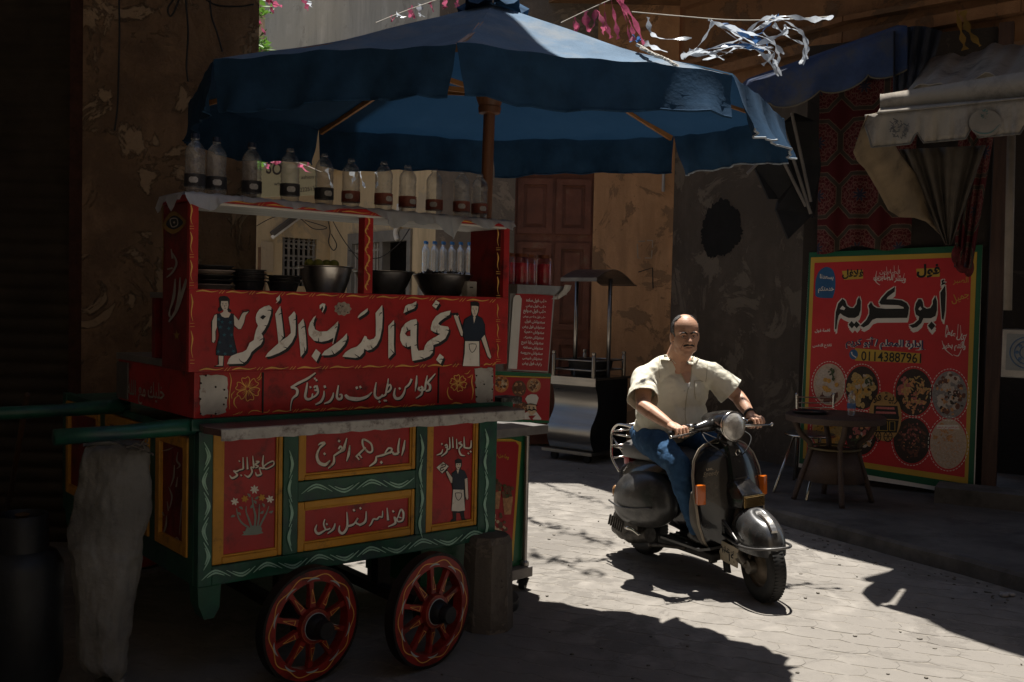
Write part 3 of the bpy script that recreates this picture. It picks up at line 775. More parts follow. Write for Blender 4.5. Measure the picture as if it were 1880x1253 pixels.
# ---------------------------------------------------------------- lettering and paintings on the cart
FS = Face(CM @ V((0, -0.030, 0)), CN, cart)      # headline board
FM = Face(CM @ V((0, 0.012, 0)), CN, cart)       # middle box
FP = Face(CM @ V((0, 0.0215, 0)), CN, cart)       # recessed panels
FF = Face(CM @ V((0, 0.000, 0)), CN, cart)       # green frame
Z1 = zoomtr(340, 520, 5.875); Z2 = zoomtr(620, 530, 5.875); Z3 = zoomtr(350, 660, 6.0645); Z4 = zoomtr(630, 660, 5.697); Z5 = zoomtr(360, 770, 4.043); Z6 = zoomtr(530, 770, 4.641)
H1 = [
 [(905,240),(930,262),(925,330),(890,440),(850,510),(822,545),(840,575),(838,620),(815,665),(760,705),(715,745),(695,790),(660,840),(620,870),(450,875),(470,820),(500,785),(560,760),(620,745),(660,720),(680,680),(695,645),(740,615),(748,570),(762,510),(785,460),(765,420),(760,370),(770,330),(800,285),(850,255)],
 [(1000,150),(1018,130),(1022,165),(1015,190),(985,215),(975,218),(995,195),(980,180),(985,160)],
 [(1025,245),(1035,330),(1050,450),(1062,575),(1045,600),(1005,655),(1000,590),(985,450),(970,335)],
 [(1175,305),(1190,330),(1192,480),(1188,560),(1150,640),(1090,710),(1010,755),(920,790),(862,800),(890,755),(960,690),(1040,620),(1100,580),(1140,540),(1135,480),(1115,370)],
 [(1272,385),(1285,440),(1300,560),(1308,690),(1300,730),(1245,798),(1240,720),(1225,560),(1218,450)],
 [(1412,350),(1390,400),(1385,450),(1400,500),(1450,525),(1530,520),(1600,460),(1650,410),(1645,470),(1620,560),(1595,655),(1588,655),(1600,590),(1540,620),(1470,635),(1390,622),(1335,560),(1325,500),(1345,430),(1385,370)],
 [(1450,240),(1480,218),(1512,225),(1505,270),(1480,318),(1475,310),(1490,270),(1478,245),(1465,270),(1450,280)],
 [(1410,712),(1460,755),(1415,850),(1362,790)],
 [(1745,540),(1745,600),(1720,660),(1670,720),(1610,765),(1550,780),(1470,780),(1500,735),(1570,690),(1640,640),(1700,590)]]
H2 = [
 [(480,178),(485,300),(478,430),(455,540),(420,610),(370,655),(320,670),(285,650),(280,690),(240,735),(190,750),(50,735),(80,690),(140,650),(210,625),(255,580),(275,540),(290,510),(312,520),(318,545),(345,555),(390,540),(410,510),(412,400),(408,265)],
 [(325,212),(322,245),(290,275),(215,322),(220,300),(250,265)],
 [(607,340),(608,450),(605,600),(610,690),(545,758),(545,600),(545,405)],
 [(845,330),(855,345),(852,450),(850,560),(855,640),(870,672),(930,665),(940,620),(965,580),(1010,545),(1060,520),(1105,490),(1040,470),(1005,450),(1005,420),(1020,360),(1060,300),(1110,265),(1180,245),(1218,238),(1205,290),(1150,320),(1110,350),(1090,370),(1085,385),(1110,400),(1190,412),(1200,430),(1195,470),(1160,540),(1090,590),(1030,610),(1032,640),(1025,690),(990,730),(920,760),(805,782),(795,700),(790,620),(745,635),(700,610),(675,560),(672,500),(690,430),(730,375),(790,340)],
 [(850,138),(845,185),(825,215),(765,240),(708,268),(730,190),(760,170),(800,165)],
 [(1060,125),(1098,155),(1060,218),(1018,185)],
 [(1100,703),(1145,740),(1110,815),(1060,770)]]
sh = Paint(FS, 0.0015)
for tr, HH in ((Z1, H1), (Z2, H2)):
    sh.tr = tr
    for o_ in ((20, 26), (11, 14)): sh.polys(HH, 0, o_)
sh.build('headline_shadow', m_black)
hp = Paint(FS, 0.0050)
for tr, HH in ((Z1, H1), (Z2, H2)): hp.tr = tr; hp.polys(HH)
hp.build('headline_lettering', m_white)
ck = Paint(FS, 0.0080, Z1)
ck.poly([(808,372),(840,345),(872,360),(838,395)])
for L in ([(885,300),(905,293),(928,300)],[(850,462),(868,460),(888,466)],[(800,622),(820,608),(838,602)],[(580,812),(600,845),(637,862)],[(1008,350),(1020,335),(1036,330)],[(1035,565),(1048,580),(1060,592)],[(1165,402),(1180,396),(1192,392)],[(1055,690),(1080,695),(1102,706)],[(1250,495),(1265,478),(1288,470)],[(1280,685),(1290,715),(1288,748)],[(1375,425),(1388,440),(1388,460)],[(1438,590),(1440,610),(1438,636)],[(1612,495),(1625,478),(1642,470)],[(1695,638),(1715,628),(1738,625)],[(1578,722),(1592,748),(1605,768)]): ck.stroke(L, [2, 8, 12])
ck.tr = Z2
ck.poly([(725,490),(745,460),(785,445),(785,515),(750,515)])
for L in ([(445,300),(460,270),(478,262)],[(358,608),(365,635),(388,652)],[(180,705),(200,722),(228,738)],[(570,432),(585,405),(608,395)],[(568,652),(590,680),(604,692)],[(822,402),(840,392),(855,390)],[(745,412),(748,430),(757,452)],[(740,585),(738,610),(748,638)],[(828,618),(842,612),(856,608)],[(985,678),(1010,670),(1032,670)],[(885,738),(905,745),(925,755)],[(1155,297),(1180,300),(1208,290)],[(1055,568),(1080,570),(1102,582)],[(1070,442),(1068,465),(1077,492)],[(1160,450),(1180,448),(1200,458)],[(755,205),(752,225),(760,250)],[(815,190),(830,185),(848,180)],[(1045,180),(1060,172),(1080,176)],[(1095,770),(1115,762),(1138,768)]): ck.stroke(L, [2, 8, 12])
ck.build('crack_lines', m_black)
# hole of the ta marbuta shows the red ground
hr = Paint(FS, 0.0100, Z2); hr.poly([(730,492),(748,468),(782,456),(782,508),(752,510)]); hr.build('counter_of_letter', m_red)
# emblem disc
em = Paint(FS, 0.0030, Z1); em.poly([(1700 + (88 + 7 * math.cos(9 * a)) * math.cos(a), 278 + (72 + 6 * math.cos(9 * a)) * math.sin(a)) for a in [2 * PI * k / 60 for k in range(60)]]); em.build('emblem', M('faded emblem paint', (0.34, 0.28, 0.22), 0.6, var=0.3, scale=60))
em = Paint(FS, 0.0036, Z1)
random.seed(5)
for k in range(16):
    x, y = 1700 + random.uniform(-60, 60), 280 + random.uniform(-45, 40); em.stroke([(x, y), (x + random.uniform(-16, 16), y + random.uniform(-14, 14)), (x + random.uniform(-22, 22), y + random.uniform(-18, 18))], 5)
em.build('emblem_lines', M('faded emblem ink', (0.10, 0.07, 0.06), 0.6))
# wavy gold border
def wavy(pt, a, b, n, w_=7, amp=4, ticks=True):
    a, b = V((*a, 0)), V((*b, 0)); d = b - a; u = d.normalized(); v = V((-u.y, u.x, 0)); seg = d.length / n
    for k in range(n):
        s0 = a + u * (k * seg); s1 = s0 + u * (seg * 0.74)
        q = [s0 + v * amp, s0.lerp(s1, 0.3) - v * amp, s0.lerp(s1, 0.7) + v * amp * 0.6, s1 - v * amp * 1.4]
        pt.stroke([(p.x, p.y) for p in q], [w_ * 0.3, w_, w_ * 0.5, w_ * 0.2])
        if ticks:
            for f in (0.80, 0.89):
                c = s0 + u * (seg * f); pt.stroke([(c.x - 3 * u.x * 0.6 + v.x * 3, c.y + v.y * 3), (c.x + 3 * u.x * 0.6 + 2 - v.x * 3, c.y - v.y * 3)], [w_ * 0.35, w_ * 0.25], smooth=1)
gb = Paint(FS, 0.0018)
wavy(gb, (360, 534.5), (912, 553), 10, 3.2, 1.3); wavy(gb, (366, 679), (845, 671), 8, 3.4, 1.4); wavy(gb, (888, 670), (910, 668), 1, 3.0, 1.2)
wavy(gb, (352, 540), (352, 675), 2, 3.0, 1.4); wavy(gb, (913.5, 558), (914, 668), 3, 2.2, 1.0)
wavy(gb, (351, 374), (351, 530), 3, 3, 1.4); wavy(gb, (914, 420), (914, 552), 3, 2.4, 1.0)
gb.build('gold_border', m_gold)
# mid post scroll
gp = Paint(Face(CM @ V((0, -0.026, 0)), CN, cart), 0.002)
for k in range(4):
    y = 398 + k * 34
    gp.stroke([(673, y), (678, y + 6), (676, y + 16), (671, y + 26), (674, y + 33)], [1, 3.2, 2, 3, 1]); gp.stroke([(680, y + 12), (674, y + 18), (676, y + 24)], [0.6, 2.6, 0.8])
gp.build('scroll', m_gold, midpost)
# roof shelf front flourishes
gr_ = Paint(Face(CM @ V((0, -0.045, 0)), CN, cart), 0.002); wavy(gr_, (420, 370), (905, 412), 7, 2.4, 0.9, True); gr_.build('gold_border', m_gold, roof)
# woman
wm = Paint(FS, 0.0020, Z1); wm.poly([(360,165),(375,143),(420,138),(455,145),(482,175),(478,230),(470,270),(495,290),(500,310),(470,315),(440,290),(400,295),(370,312),(350,300),(355,270),(372,255),(368,210)])
wm.poly([(340,330),(315,340),(290,395),(278,420),(285,560),(282,640),(320,650),(335,600),(338,500),(345,430)]); wm.poly([(515,330),(575,395),(605,330),(620,310),(690,292),(695,310),(655,350),(640,430),(605,500),(575,505),(530,470)])
wm.poly([(335,330),(525,330),(525,470),(520,560),(560,740),(555,790),(330,780),(330,720),(365,560),(340,450)]); wm.poly([(355,780),(420,785),(415,905),(310,905),(315,893),(350,885)])
wm.build('woman_outline', m_black)
wm = Paint(FS, 0.0032, Z1)
wm.poly([(388,195),(460,195),(466,235),(458,275),(435,300),(415,298),(395,270),(384,235)]); wm.poly([(415,290),(455,285),(460,310),(490,330),(470,370),(430,375),(395,360),(378,330),(410,312)])
wm.poly([(342,338),(318,345),(292,410),(290,560),(290,635),(308,645),(325,610),(325,520),(340,480)]); wm.poly([(524,342),(578,405),(612,335),(628,318),(688,302),(650,350),(632,430),(600,495),(575,498),(530,455)]); wm.poly([(362,785),(412,788),(405,893),(330,893),(365,880)])
wm.build('woman_flesh', m_skin_p)
wm = Paint(FS, 0.0034, Z1); wm.poly([(345,335),(375,325),(395,362),(430,378),(470,372),(495,325),(520,340),(515,460),(510,560),(550,735),(540,782),(335,772),(338,715),(375,560),(350,450)]); wm.build('woman_dress', m_navy)
wm = Paint(FS, 0.0046, Z1)
for x, y in ((360,390),(485,425),(380,475),(470,490),(420,560),(500,560),(370,640),(490,680),(430,765),(355,740),(520,735),(400,420)):
    wm.poly([(x + (24 if k % 2 else 10) * math.cos(k * PI / 5 + x), y + (24 if k % 2 else 10) * math.sin(k * PI / 5 + x)) for k in range(10)])
wm.build('dress_flowers', m_teal)
wm = Paint(FS, 0.0048, Z1)
for L in ([(398,222),(412,217)],[(432,220),(448,220)],[(400,238),(412,236)],[(434,238),(448,238)],[(422,240),(426,258)],[(420,272),(440,272)]): wm.stroke(L, 5, smooth=1)
wm.stroke([(608,300),(650,312),(692,295),(650,288),(608,300)], 5); wm.build('woman_features', m_black)
# man with apron
mn = Paint(FS, 0.0020, Z2); mn.poly([(1432,145),(1470,138),(1510,142),(1530,165),(1525,240),(1510,290),(1560,320),(1590,390),(1595,500),(1625,600),(1660,740),(1640,770),(1612,740),(1545,560),(1535,560),(1535,840),(1345,840),(1365,560),(1350,520),(1330,525),(1290,420),(1250,300),(1235,285),(1240,265),(1300,262),(1310,295),(1345,400),(1365,330),(1440,285),(1435,200)]); mn.build('man_outline', m_black)
mn = Paint(FS, 0.0032, Z2); mn.poly([(1445,188),(1490,188),(1518,195),(1512,250),(1495,290),(1475,310),(1458,290),(1442,240)]); mn.poly([(1250,292),(1270,285),(1290,298),(1305,285),(1300,310),(1350,470),(1345,515),(1328,505)]); mn.poly([(1550,540),(1585,500),(1640,690),(1655,735),(1645,760),(1632,745),(1620,735)]); mn.poly([(1462,305),(1490,305),(1470,378)]); mn.build('man_flesh', m_skin_p)
mn = Paint(FS, 0.0034, Z2); mn.poly([(1440,292),(1462,302),(1470,380),(1490,302),(1505,294),(1560,330),(1582,400),(1585,495),(1545,550),(1530,570),(1380,565),(1360,520),(1350,440),(1370,335)]); mn.build('man_shirt', m_navy)
mn = Paint(FS, 0.0040, Z2); mn.poly([(1375,568),(1525,570),(1528,838),(1350,836),(1370,700)]); mn.build('man_apron', m_white)
mn = Paint(FS, 0.0050, Z2); mn.stroke([(1418,600),(1490,600),(1488,650),(1450,692),(1422,650),(1418,600)], 7, smooth=2)
for L in ([(1452,215),(1468,212)],[(1488,212),(1504,215)],[(1455,228),(1468,228)],[(1488,228),(1502,228)],[(1475,230),(1472,258),(1482,258)],[(1465,275),(1490,274)]): mn.stroke(L, 4, smooth=1)
mn.build('man_features', m_black)
# second line
A3 = [([(1390,150),(1300,215),(1200,265),(1115,315)],[14,26,28,20]),([(1115,312),(1165,322),(1188,350),(1180,395),(1150,420),(1128,450),(1115,510),(1110,575)],[22,28,30,28,22,16,10,6]),
 ([(1300,258),(1285,350),(1275,415),(1300,445),(1345,432),(1358,380)],[14,26,28,28,22,12]),([(1350,430),(1395,402),(1418,360),(1405,290)],[18,22,24,16]),([(1372,318),(1388,300),(1408,318),(1398,345),(1376,340)],20),([(1380,205),(1384,224)],20),([(1398,222),(1402,242)],20),([(1330,300),(1336,322)],20),
 ([(1485,350),(1480,410),(1450,470),(1388,505)],[10,24,26,14]),([(1488,292),(1498,318)],24),([(1590,370),(1580,420),(1545,470),(1485,493)],[10,24,26,12]),
 ([(1645,290),(1632,370),(1628,420),(1650,445),(1680,430),(1680,395),(1655,395)],[12,24,26,28,26,20,14]),([(1728,392),(1770,430),(1880,442)],[14,32,36]),([(1842,308),(1854,330)],22)]
A4 = [([(18,372),(50,405),(140,420),(240,395),(302,342)],[14,30,36,28,8]),([(138,285),(150,306)],20),([(172,280),(186,300)],20),
 ([(345,240),(332,320),(332,380),(362,408),(398,390),(412,365)],[8,22,24,28,20,10]),([(405,390),(440,372),(455,335)],[16,20,14]),([(472,200),(462,280),(445,355)],[8,22,18]),([(448,345),(478,335),(500,300),(490,265),(465,290),(450,335)],[16,20,20,16,14,12]),([(372,435),(386,452)],20),([(426,425),(438,440)],18),([(442,424),(454,440)],18),
 ([(545,300),(532,370),(556,410),(600,402),(636,350),(652,285)],[8,26,30,28,22,10]),([(585,296),(597,316)],20),([(650,295),(680,272),(702,240),(715,205)],[18,22,20,22]),([(770,170),(764,250),(752,338)],[10,24,6]),
 ([(800,290),(790,315),(815,325),(832,300),(812,285)],22),([(828,310),(818,365),(760,408)],[18,22,8]),([(880,170),(864,250),(856,310),(830,325)],[10,22,22,16]),([(965,150),(920,200),(885,245),(908,275),(902,320),(862,332)],[8,18,22,26,24,16])]
for lift, off, mt, nm in ((0.0012, (9, 12), m_black, 'verse_shadow'), (0.0040, (0, 0), m_white, 'verse_lettering')):
    p3 = Paint(FM, lift, Z3); p3.strokes(A3, off=off); p3.tr = Z4; p3.strokes(A4, off=off); p3.build(nm, mt, mid)
fl = Paint(FM, 0.003, Z3)
wavy2 = fl
def flower(pt, cx, cy, r, n=6):
    for k in range(n):
        a = 2 * PI * k / n + 0.3; b = PI / n * 0.85
        q = [(cx + r * 0.15 * math.cos(a), cy + r * 0.15 * math.sin(a)), (cx + r * 0.7 * math.cos(a - b), cy + r * 0.7 * math.sin(a - b)), (cx + r * 1.0 * math.cos(a - b * 0.6), cy + r * 1.0 * math.sin(a - b * 0.6)), (cx + r * 0.9 * math.cos(a), cy + r * 0.9 * math.sin(a)), (cx + r * math.cos(a + b * 0.6), cy + r * math.sin(a + b * 0.6)), (cx + r * 0.7 * math.cos(a + b), cy + r * 0.7 * math.sin(a + b))]
        pt.stroke(q, 9, closed=True)
        for s_ in (-0.18, 0.1): pt.stroke([(cx + r * 0.25 * math.cos(a + s_), cy + r * 0.25 * math.sin(a + s_)), (cx + r * 0.62 * math.cos(a + s_), cy + r * 0.62 * math.sin(a + s_))], [6, 2], smooth=1)
flower(fl, 635, 330, 135)
for L, wv in (([(432,150),(452,230),(440,330),(430,430),(434,555)],[4,12,10,12,4]),([(785,148),(765,195),(735,218)],[4,14,6]),([(790,195),(770,222),(745,235)],[4,12,4]),([(535,402),(490,440),(485,500),(520,548)],[4,14,14,3]),([(492,352),(455,395),(460,440)],[4,12,4]),([(470,620),(520,605),(550,585)],[4,10,3]),([(540,612),(575,582)],[4,8]),([(640,605),(680,575),(740,572),(780,585),(850,590),(880,560)],[4,12,12,6,10,3])): fl.stroke(L, wv)
fl.tr = Z4; flower(fl, 1205, 250, 88)
for L, wv in (([(1355,160),(1345,240),(1360,330),(1345,425)],[4,14,14,4]),([(1100,290),(1090,350),(1115,410),(1150,425)],[4,12,12,3]),([(1270,150),(1300,150),(1330,115)],[4,10,3]),([(1300,190),(1325,185),(1345,160)],[3,10,3]),([(1130,470),(1180,455),(1250,470),(1320,470),(1340,455)],[4,16,8,12,3])): fl.stroke(L, wv)
fl.tr = lambda p: p; wavy(fl, (500, 756), (800, 744), 6, 3.2, 1.4)
fl.build('gold_flowers', m_gold, mid)
# lower panel lettering
A5 = [([(500,352),(535,325),(572,312),(574,340),(520,368),(500,352)],10),([(500,268),(494,330),(502,368)],[6,14,10]),([(502,368),(472,362),(478,392),(482,408),(452,418),(440,392)],[10,12,10,14,14,4]),
 ([(442,312),(466,316),(440,336),(462,350),(440,362)],[8,12,12,10,8]),([(420,272),(426,330),(430,362)],[6,14,12]),([(430,362),(408,358),(415,392),(388,428),(358,412)],[10,12,12,16,4]),([(378,280),(382,372)],[6,14]),([(348,282),(350,368)],[6,14]),([(350,370),(320,378),(300,388),(278,384),(296,402),(304,418),(268,438),(248,416)],[10,10,12,10,10,14,16,4]),([(316,306),(324,316)],10),([(330,412),(338,422)],10),([(296,424),(302,436)],0.1)]
A6 = [([(250,222),(275,205),(305,205),(262,250),(240,310),(258,368),(310,388),(352,352)],[6,18,22,14,22,28,28,10]),([(298,288),(312,302)],18),([(385,308),(382,370),(335,420)],[12,22,8]),([(385,312),(432,280),(470,262),(480,230)],[14,18,18,12]),([(425,255),(440,232),(456,250),(440,272)],16),([(422,180),(436,192)],18),([(495,160),(478,220),(462,268)],[8,20,18]),([(520,222),(510,300),(492,358)],[10,22,6]),
 ([(745,318),(738,362),(686,402)],[12,22,8]),([(745,320),(795,308),(840,292),(880,280),(900,298),(935,290)],[14,18,16,16,20,18]),([(820,290),(850,248),(880,256),(862,292)],[12,16,16,12]),([(945,160),(932,250),(936,290)],[8,20,18]),([(990,178),(978,250),(962,312)],[10,20,6]),([(782,360),(796,376)],20),
 ([(930,838),(955,770),(978,800),(970,860),(930,872),(928,835),(962,842)],[10,14,18,16,12,10,8]),([(928,868),(900,835),(908,885),(848,915)],[12,14,20,8]),([(884,778),(896,792)],16),([(838,755),(846,862)],[8,20]),
 ([(800,780),(796,832),(772,832),(752,852),(722,852),(702,890),(684,912)],[6,14,14,16,14,14,6]),([(660,785),(652,870),(600,905)],[8,20,18]),([(610,902),(572,880),(590,842),(560,888),(532,905),(498,912)],[16,16,14,14,18,18]),([(495,790),(498,915),(462,972),(430,952),(434,905)],[8,20,22,20,6]),([(604,752),(616,766)],16),([(550,768),(562,782)],16),
 ([(395,888),(380,935),(330,976)],[10,20,8]),([(355,930),(318,940),(298,895),(308,852)],[12,14,14,10]),([(318,940),(300,952),(252,976),(226,945),(240,898)],[12,14,22,20,6]),([(318,888),(330,900)],14),
 ([(1555,180),(1550,240),(1520,246),(1494,240)],[6,14,14,12]),([(1494,148),(1496,240)],[6,16]),([(1472,192),(1450,205),(1478,222),(1452,255),(1466,302),(1502,312)],[6,14,14,12,16,5]),([(1430,168),(1434,252)],[6,14]),([(1396,150),(1400,245)],[6,14]),([(1370,155),(1372,245),(1345,256)],[6,14,10]),([(1330,228),(1345,216),(1352,238),(1334,240)],12),([(1352,235),(1344,280),(1300,316)],[8,16,6]),([(1312,256),(1300,290),(1260,306)],[6,14,5]),([(1300,206),(1310,216)],14),([(1526,286),(1536,298)],12),([(1546,270),(1556,282)],12)]
KEY = [([(640,172),(700,208),(712,268),(682,282),(640,240),(628,195)],16)]
for lift, off, mt, nm in ((0.0012, (6, 8), m_black, 'lettering_shadow'), (0.0040, (0, 0), m_white, 'lettering')):
    pp = Paint(FP, lift, Z5); pp.strokes(A5[:-1], off=off)
    pp.build(nm, mt, pl1)
    pp = Paint(FP, lift, Z6); pp.strokes(A6, off=off)
    pp.stroke(KEY[0][0], 16, closed=True, off=off); pp.stroke([(655,240),(572,322)], 16, smooth=1, off=off); pp.stroke([(598,298),(622,330)], 12, smooth=1, off=off); pp.stroke([(578,318),(602,346)], 12, smooth=1, off=off)
    pp.build(nm, mt, pl2)
# bouquet on the first panel
bq = Paint(FP, 0.002, Z5)
for L, wv in (([(390,805),(340,770),(310,720),(300,660)],[16,14,10,5]),([(410,800),(390,740),(372,690),(372,645)],[16,14,10,6]),([(435,800),(440,720),(425,650),(415,580)],[16,16,12,8]),([(455,800),(465,740),(468,680),(470,630)],[14,14,10,6]),([(470,800),(505,730),(525,690),(540,645)],[14,14,10,5])): bq.stroke(L, wv)
bq.poly([(335,862),(355,850),(345,835),(365,832),(370,810),(395,805),(420,790),(450,792),(480,798),(490,815),(485,830),(500,845),(450,858),(380,862)])
for x, y, a in ((330,715,-2.4),(290,720,2.9),(400,660,-1.0),(345,670,-2.6),(400,580,-2.2),(435,590,-0.6),(445,630,-2.2),(475,700,-0.7),(505,655,-2.0),(540,690,-0.3)): bq.stroke([(x, y), (x + 16 * math.cos(a + 0.3), y + 16 * math.sin(a + 0.3)), (x + 34 * math.cos(a), y + 34 * math.sin(a))], [4, 20, 2])
bq.build('bouquet_stems', M('grey green paint', (0.22, 0.27, 0.23), 0.5, var=0.1), pl1)
def starfl(pt, x, y, r, n=6): 
    for k in range(n):
        a = 2 * PI * k / n + 0.2; pt.stroke([(x, y), (x + r * 0.6 * math.cos(a), y + r * 0.6 * math.sin(a)), (x + r * math.cos(a), y + r * math.sin(a))], [7, 15, 2])
bq = Paint(FP, 0.0032, Z5); starfl(bq, 433, 522, 34, 7); starfl(bq, 287, 612, 30); starfl(bq, 549, 594, 30); bq.build('white_flowers', m_white, pl1)
bq = Paint(FP, 0.0032, Z5); starfl(bq, 362, 592, 28); starfl(bq, 488, 582, 28); bq.build('yellow_flowers', m_yel, pl1)
# waiter on the last panel
FP4 = FP
mn = Paint(FP4, 0.0015, Z6); mn.poly([(1415,350),(1445,333),(1475,345),(1478,395),(1465,425),(1500,440),(1525,500),(1532,680),(1520,695),(1508,670),(1500,780),(1495,790),(1500,845),(1522,860),(1515,872),(1475,868),(1460,800),(1430,800),(1428,870),(1375,880),(1380,862),(1400,845),(1395,785),(1385,780),(1395,600),(1385,548),(1345,480),(1335,450),(1305,468),(1255,412),(1315,360),(1368,400),(1350,432),(1395,490),(1385,460),(1430,430),(1420,395)]); mn.build('waiter_outline', m_black, pl4)
mn = Paint(FP4, 0.0026, Z6); mn.poly([(1425,378),(1468,376),(1468,400),(1450,430),(1435,425),(1425,405)]); mn.poly([(1340,448),(1352,440),(1395,500),(1392,545),(1380,540)]); mn.poly([(1500,508),(1522,500),(1530,670),(1520,690),(1508,660)]); mn.poly([(1430,430),(1452,430),(1442,468)]); mn.build('waiter_flesh', m_skin_p, pl4)
mn = Paint(FP4, 0.0028, Z6); mn.poly([(1428,432),(1442,470),(1455,428),(1500,445),(1522,500),(1498,512),(1492,600),(1400,598),(1400,520),(1388,470)]); mn.build('waiter_shirt', m_navy, pl4)
mn = Paint(FP4, 0.0032, Z6); mn.poly([(1402,600),(1490,602),(1502,778),(1450,785),(1388,782)]); mn.poly([(1260,412),(1315,366),(1362,402),(1308,462)]); mn.build('waiter_apron', m_white, pl4)
mn = Paint(FP4, 0.0044, Z6); mn.stroke([(1420,630),(1472,630),(1468,670),(1445,692),(1425,665),(1420,630)], 6, smooth=2); mn.stroke([(1300,395),(1330,385),(1335,400),(1295,420),(1300,440),(1325,425)], 8); mn.stroke([(1432,388),(1442,386)], 5, smooth=1); mn.stroke([(1452,386),(1462,388)], 5, smooth=1); mn.stroke([(1440,412),(1455,412)], 4, smooth=1); mn.build('waiter_lines', m_black, pl4)
# mint arcs on the green frame
mi = Paint(FF, 0.003)
def arcs(a, b, n, side=1, w_=4.2, r=0.32):
    a, b = V((*a, 0)), V((*b, 0)); d = b - a; u = d.normalized(); v = V((-u.y, u.x, 0)); seg = d.length / n
    for k in range(n):
        c = a + u * (k + 0.5) * seg; s_ = side * (1 if k % 2 else -1)
        for f, ln in ((1.0, 0.56), (0.45, 0.34)):
            h = seg * ln; bow = seg * r * f
            q = [c - u * h - v * s_ * bow * 0.4, c + v * s_ * bow * 0.6, c + u * h - v * s_ * bow * 0.4]
            mi.stroke([(p.x, p.y) for p in q], [1, w_ if f == 1.0 else w_ * 1.1, 1])
arcs((379, 815), (378, 1045), 5, 1, 3.6, 0.24); arcs((372, 1060), (895, 981), 11, 1, 3.4, 0.30)
arcs((534, 830), (533, 1010), 4, 1, 2.8, 0.16); arcs((556, 901), (758, 884), 4, 1, 3.2, 0.3); arcs((774, 800), (773, 985), 4, 1, 2.6, 0.14); arcs((893, 790), (892, 985), 5, 1, 2.6, 0.16)
mi.build('mint_arcs', m_mint, cart)
# paintings on the left end boards (dark side)
EN = CM.to_3x3() @ V((-1, 0, 0))
FE = Face(CM @ V((SX0 + 0.002, 0, 0)), EN, cart); Z9 = zoomtr(0, 0, 2.0208)
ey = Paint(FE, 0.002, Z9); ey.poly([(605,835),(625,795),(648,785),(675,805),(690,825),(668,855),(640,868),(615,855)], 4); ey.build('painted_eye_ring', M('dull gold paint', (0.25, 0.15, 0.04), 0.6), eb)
ey = Paint(FE, 0.003, Z9); ey.poly([(615,832),(645,800),(680,826),(645,852)], 4); ey.build('painted_eye', M('eye dark paint', (0.012, 0.02, 0.035), 0.5), eb)
ey = Paint(FE, 0.0042, Z9); ey.stroke([(632,815),(655,812),(658,835),(638,842)], 4, closed=True); ey.dot((646,826), 4)
for L, wv in (([(625,1195),(655,1150),(685,1060),(690,1035)],[5,12,12,4]),([(650,1035),(645,1100),(630,1150)],[4,12,4]),([(668,1030),(664,1100),(650,1150)],[4,12,4]),([(632,1140),(628,1170),(640,1180)],[3,8,3]),([(640,940),(655,975),(640,1010),(618,1030)],[4,8,8,3]),([(635,925),(640,960)],[4,8]),([(620,1000),(640,995)],[6,6])): ey.stroke(L, wv)
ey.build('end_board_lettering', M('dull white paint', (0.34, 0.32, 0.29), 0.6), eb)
ey = Paint(FE, 0.003, Z9); ey.poly([(655 + (22 if k % 2 else 8) * 0.6 * math.sin(k * PI / 5), 1245 + (22 if k % 2 else 8) * math.cos(k * PI / 5)) for k in range(10)])
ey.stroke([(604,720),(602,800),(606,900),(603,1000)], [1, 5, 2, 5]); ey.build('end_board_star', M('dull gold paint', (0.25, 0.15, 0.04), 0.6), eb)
FE2 = Face(CM @ V((0.012, 0, 0)), EN, cart)
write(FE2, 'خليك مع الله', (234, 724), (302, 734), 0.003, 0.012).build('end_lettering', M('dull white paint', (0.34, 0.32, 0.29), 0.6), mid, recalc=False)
FE3 = Face(CM @ V((0.0425, 0, 0)), EN, cart); Z10 = zoomtr(0, 700, 2.265)
ev = Paint(FE3, 0.003, Z10)
for L, wv in (([(740,295),(735,330),(748,350),(735,365)],[3,8,8,3]),([(738,400),(732,440)],[3,7]),([(725,350),(722,400),(708,440)],[3,8,3]),([(700,440),(715,480),(705,530)],[3,8,3]),([(695,500),(700,540)],[3,7]),([(672,650),(690,600),(692,560)],[4,9,3]),([(675,545),(682,560)],[6,6]),([(755,500),(752,560),(745,640)],[2,6,2]),([(700,690),(740,695),(760,700)],[3,8,3]),([(705,710),(735,650),(752,700)],[2,6,2]),([(675,290),(700,285),(720,275)],[2,6,2])): ev.stroke(L, wv)
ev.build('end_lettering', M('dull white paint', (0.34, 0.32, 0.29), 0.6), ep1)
# ================================================================== UMBRELLA
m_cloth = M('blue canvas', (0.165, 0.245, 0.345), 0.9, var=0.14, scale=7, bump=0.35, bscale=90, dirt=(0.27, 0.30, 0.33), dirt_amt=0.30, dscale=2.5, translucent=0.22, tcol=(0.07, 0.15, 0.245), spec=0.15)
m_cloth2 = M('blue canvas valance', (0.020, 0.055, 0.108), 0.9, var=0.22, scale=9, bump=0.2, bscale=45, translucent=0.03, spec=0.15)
m_hem = M('pale hem cord', (0.32, 0.36, 0.40), 0.9, var=0.3, scale=40)
m_ribw = M('varnished wood', (0.34, 0.15, 0.045), 0.45, var=0.3, scale=12, stretch=(1, 1, 1), bump=0.1)
m_pole = M('brown wood pole', (0.16, 0.062, 0.026), 0.5, var=0.3, scale=8, stretch=(4, 4, 0.5), bump=0.15)
UB = P(872, 900, 5.33); UB.z = 0
umb = thing('market_umbrella', 'big faded blue canvas market umbrella on a wooden pole shading the cart', 'umbrella', UB)
def ul(px, py, Y): return P(px, py, Y) - UB
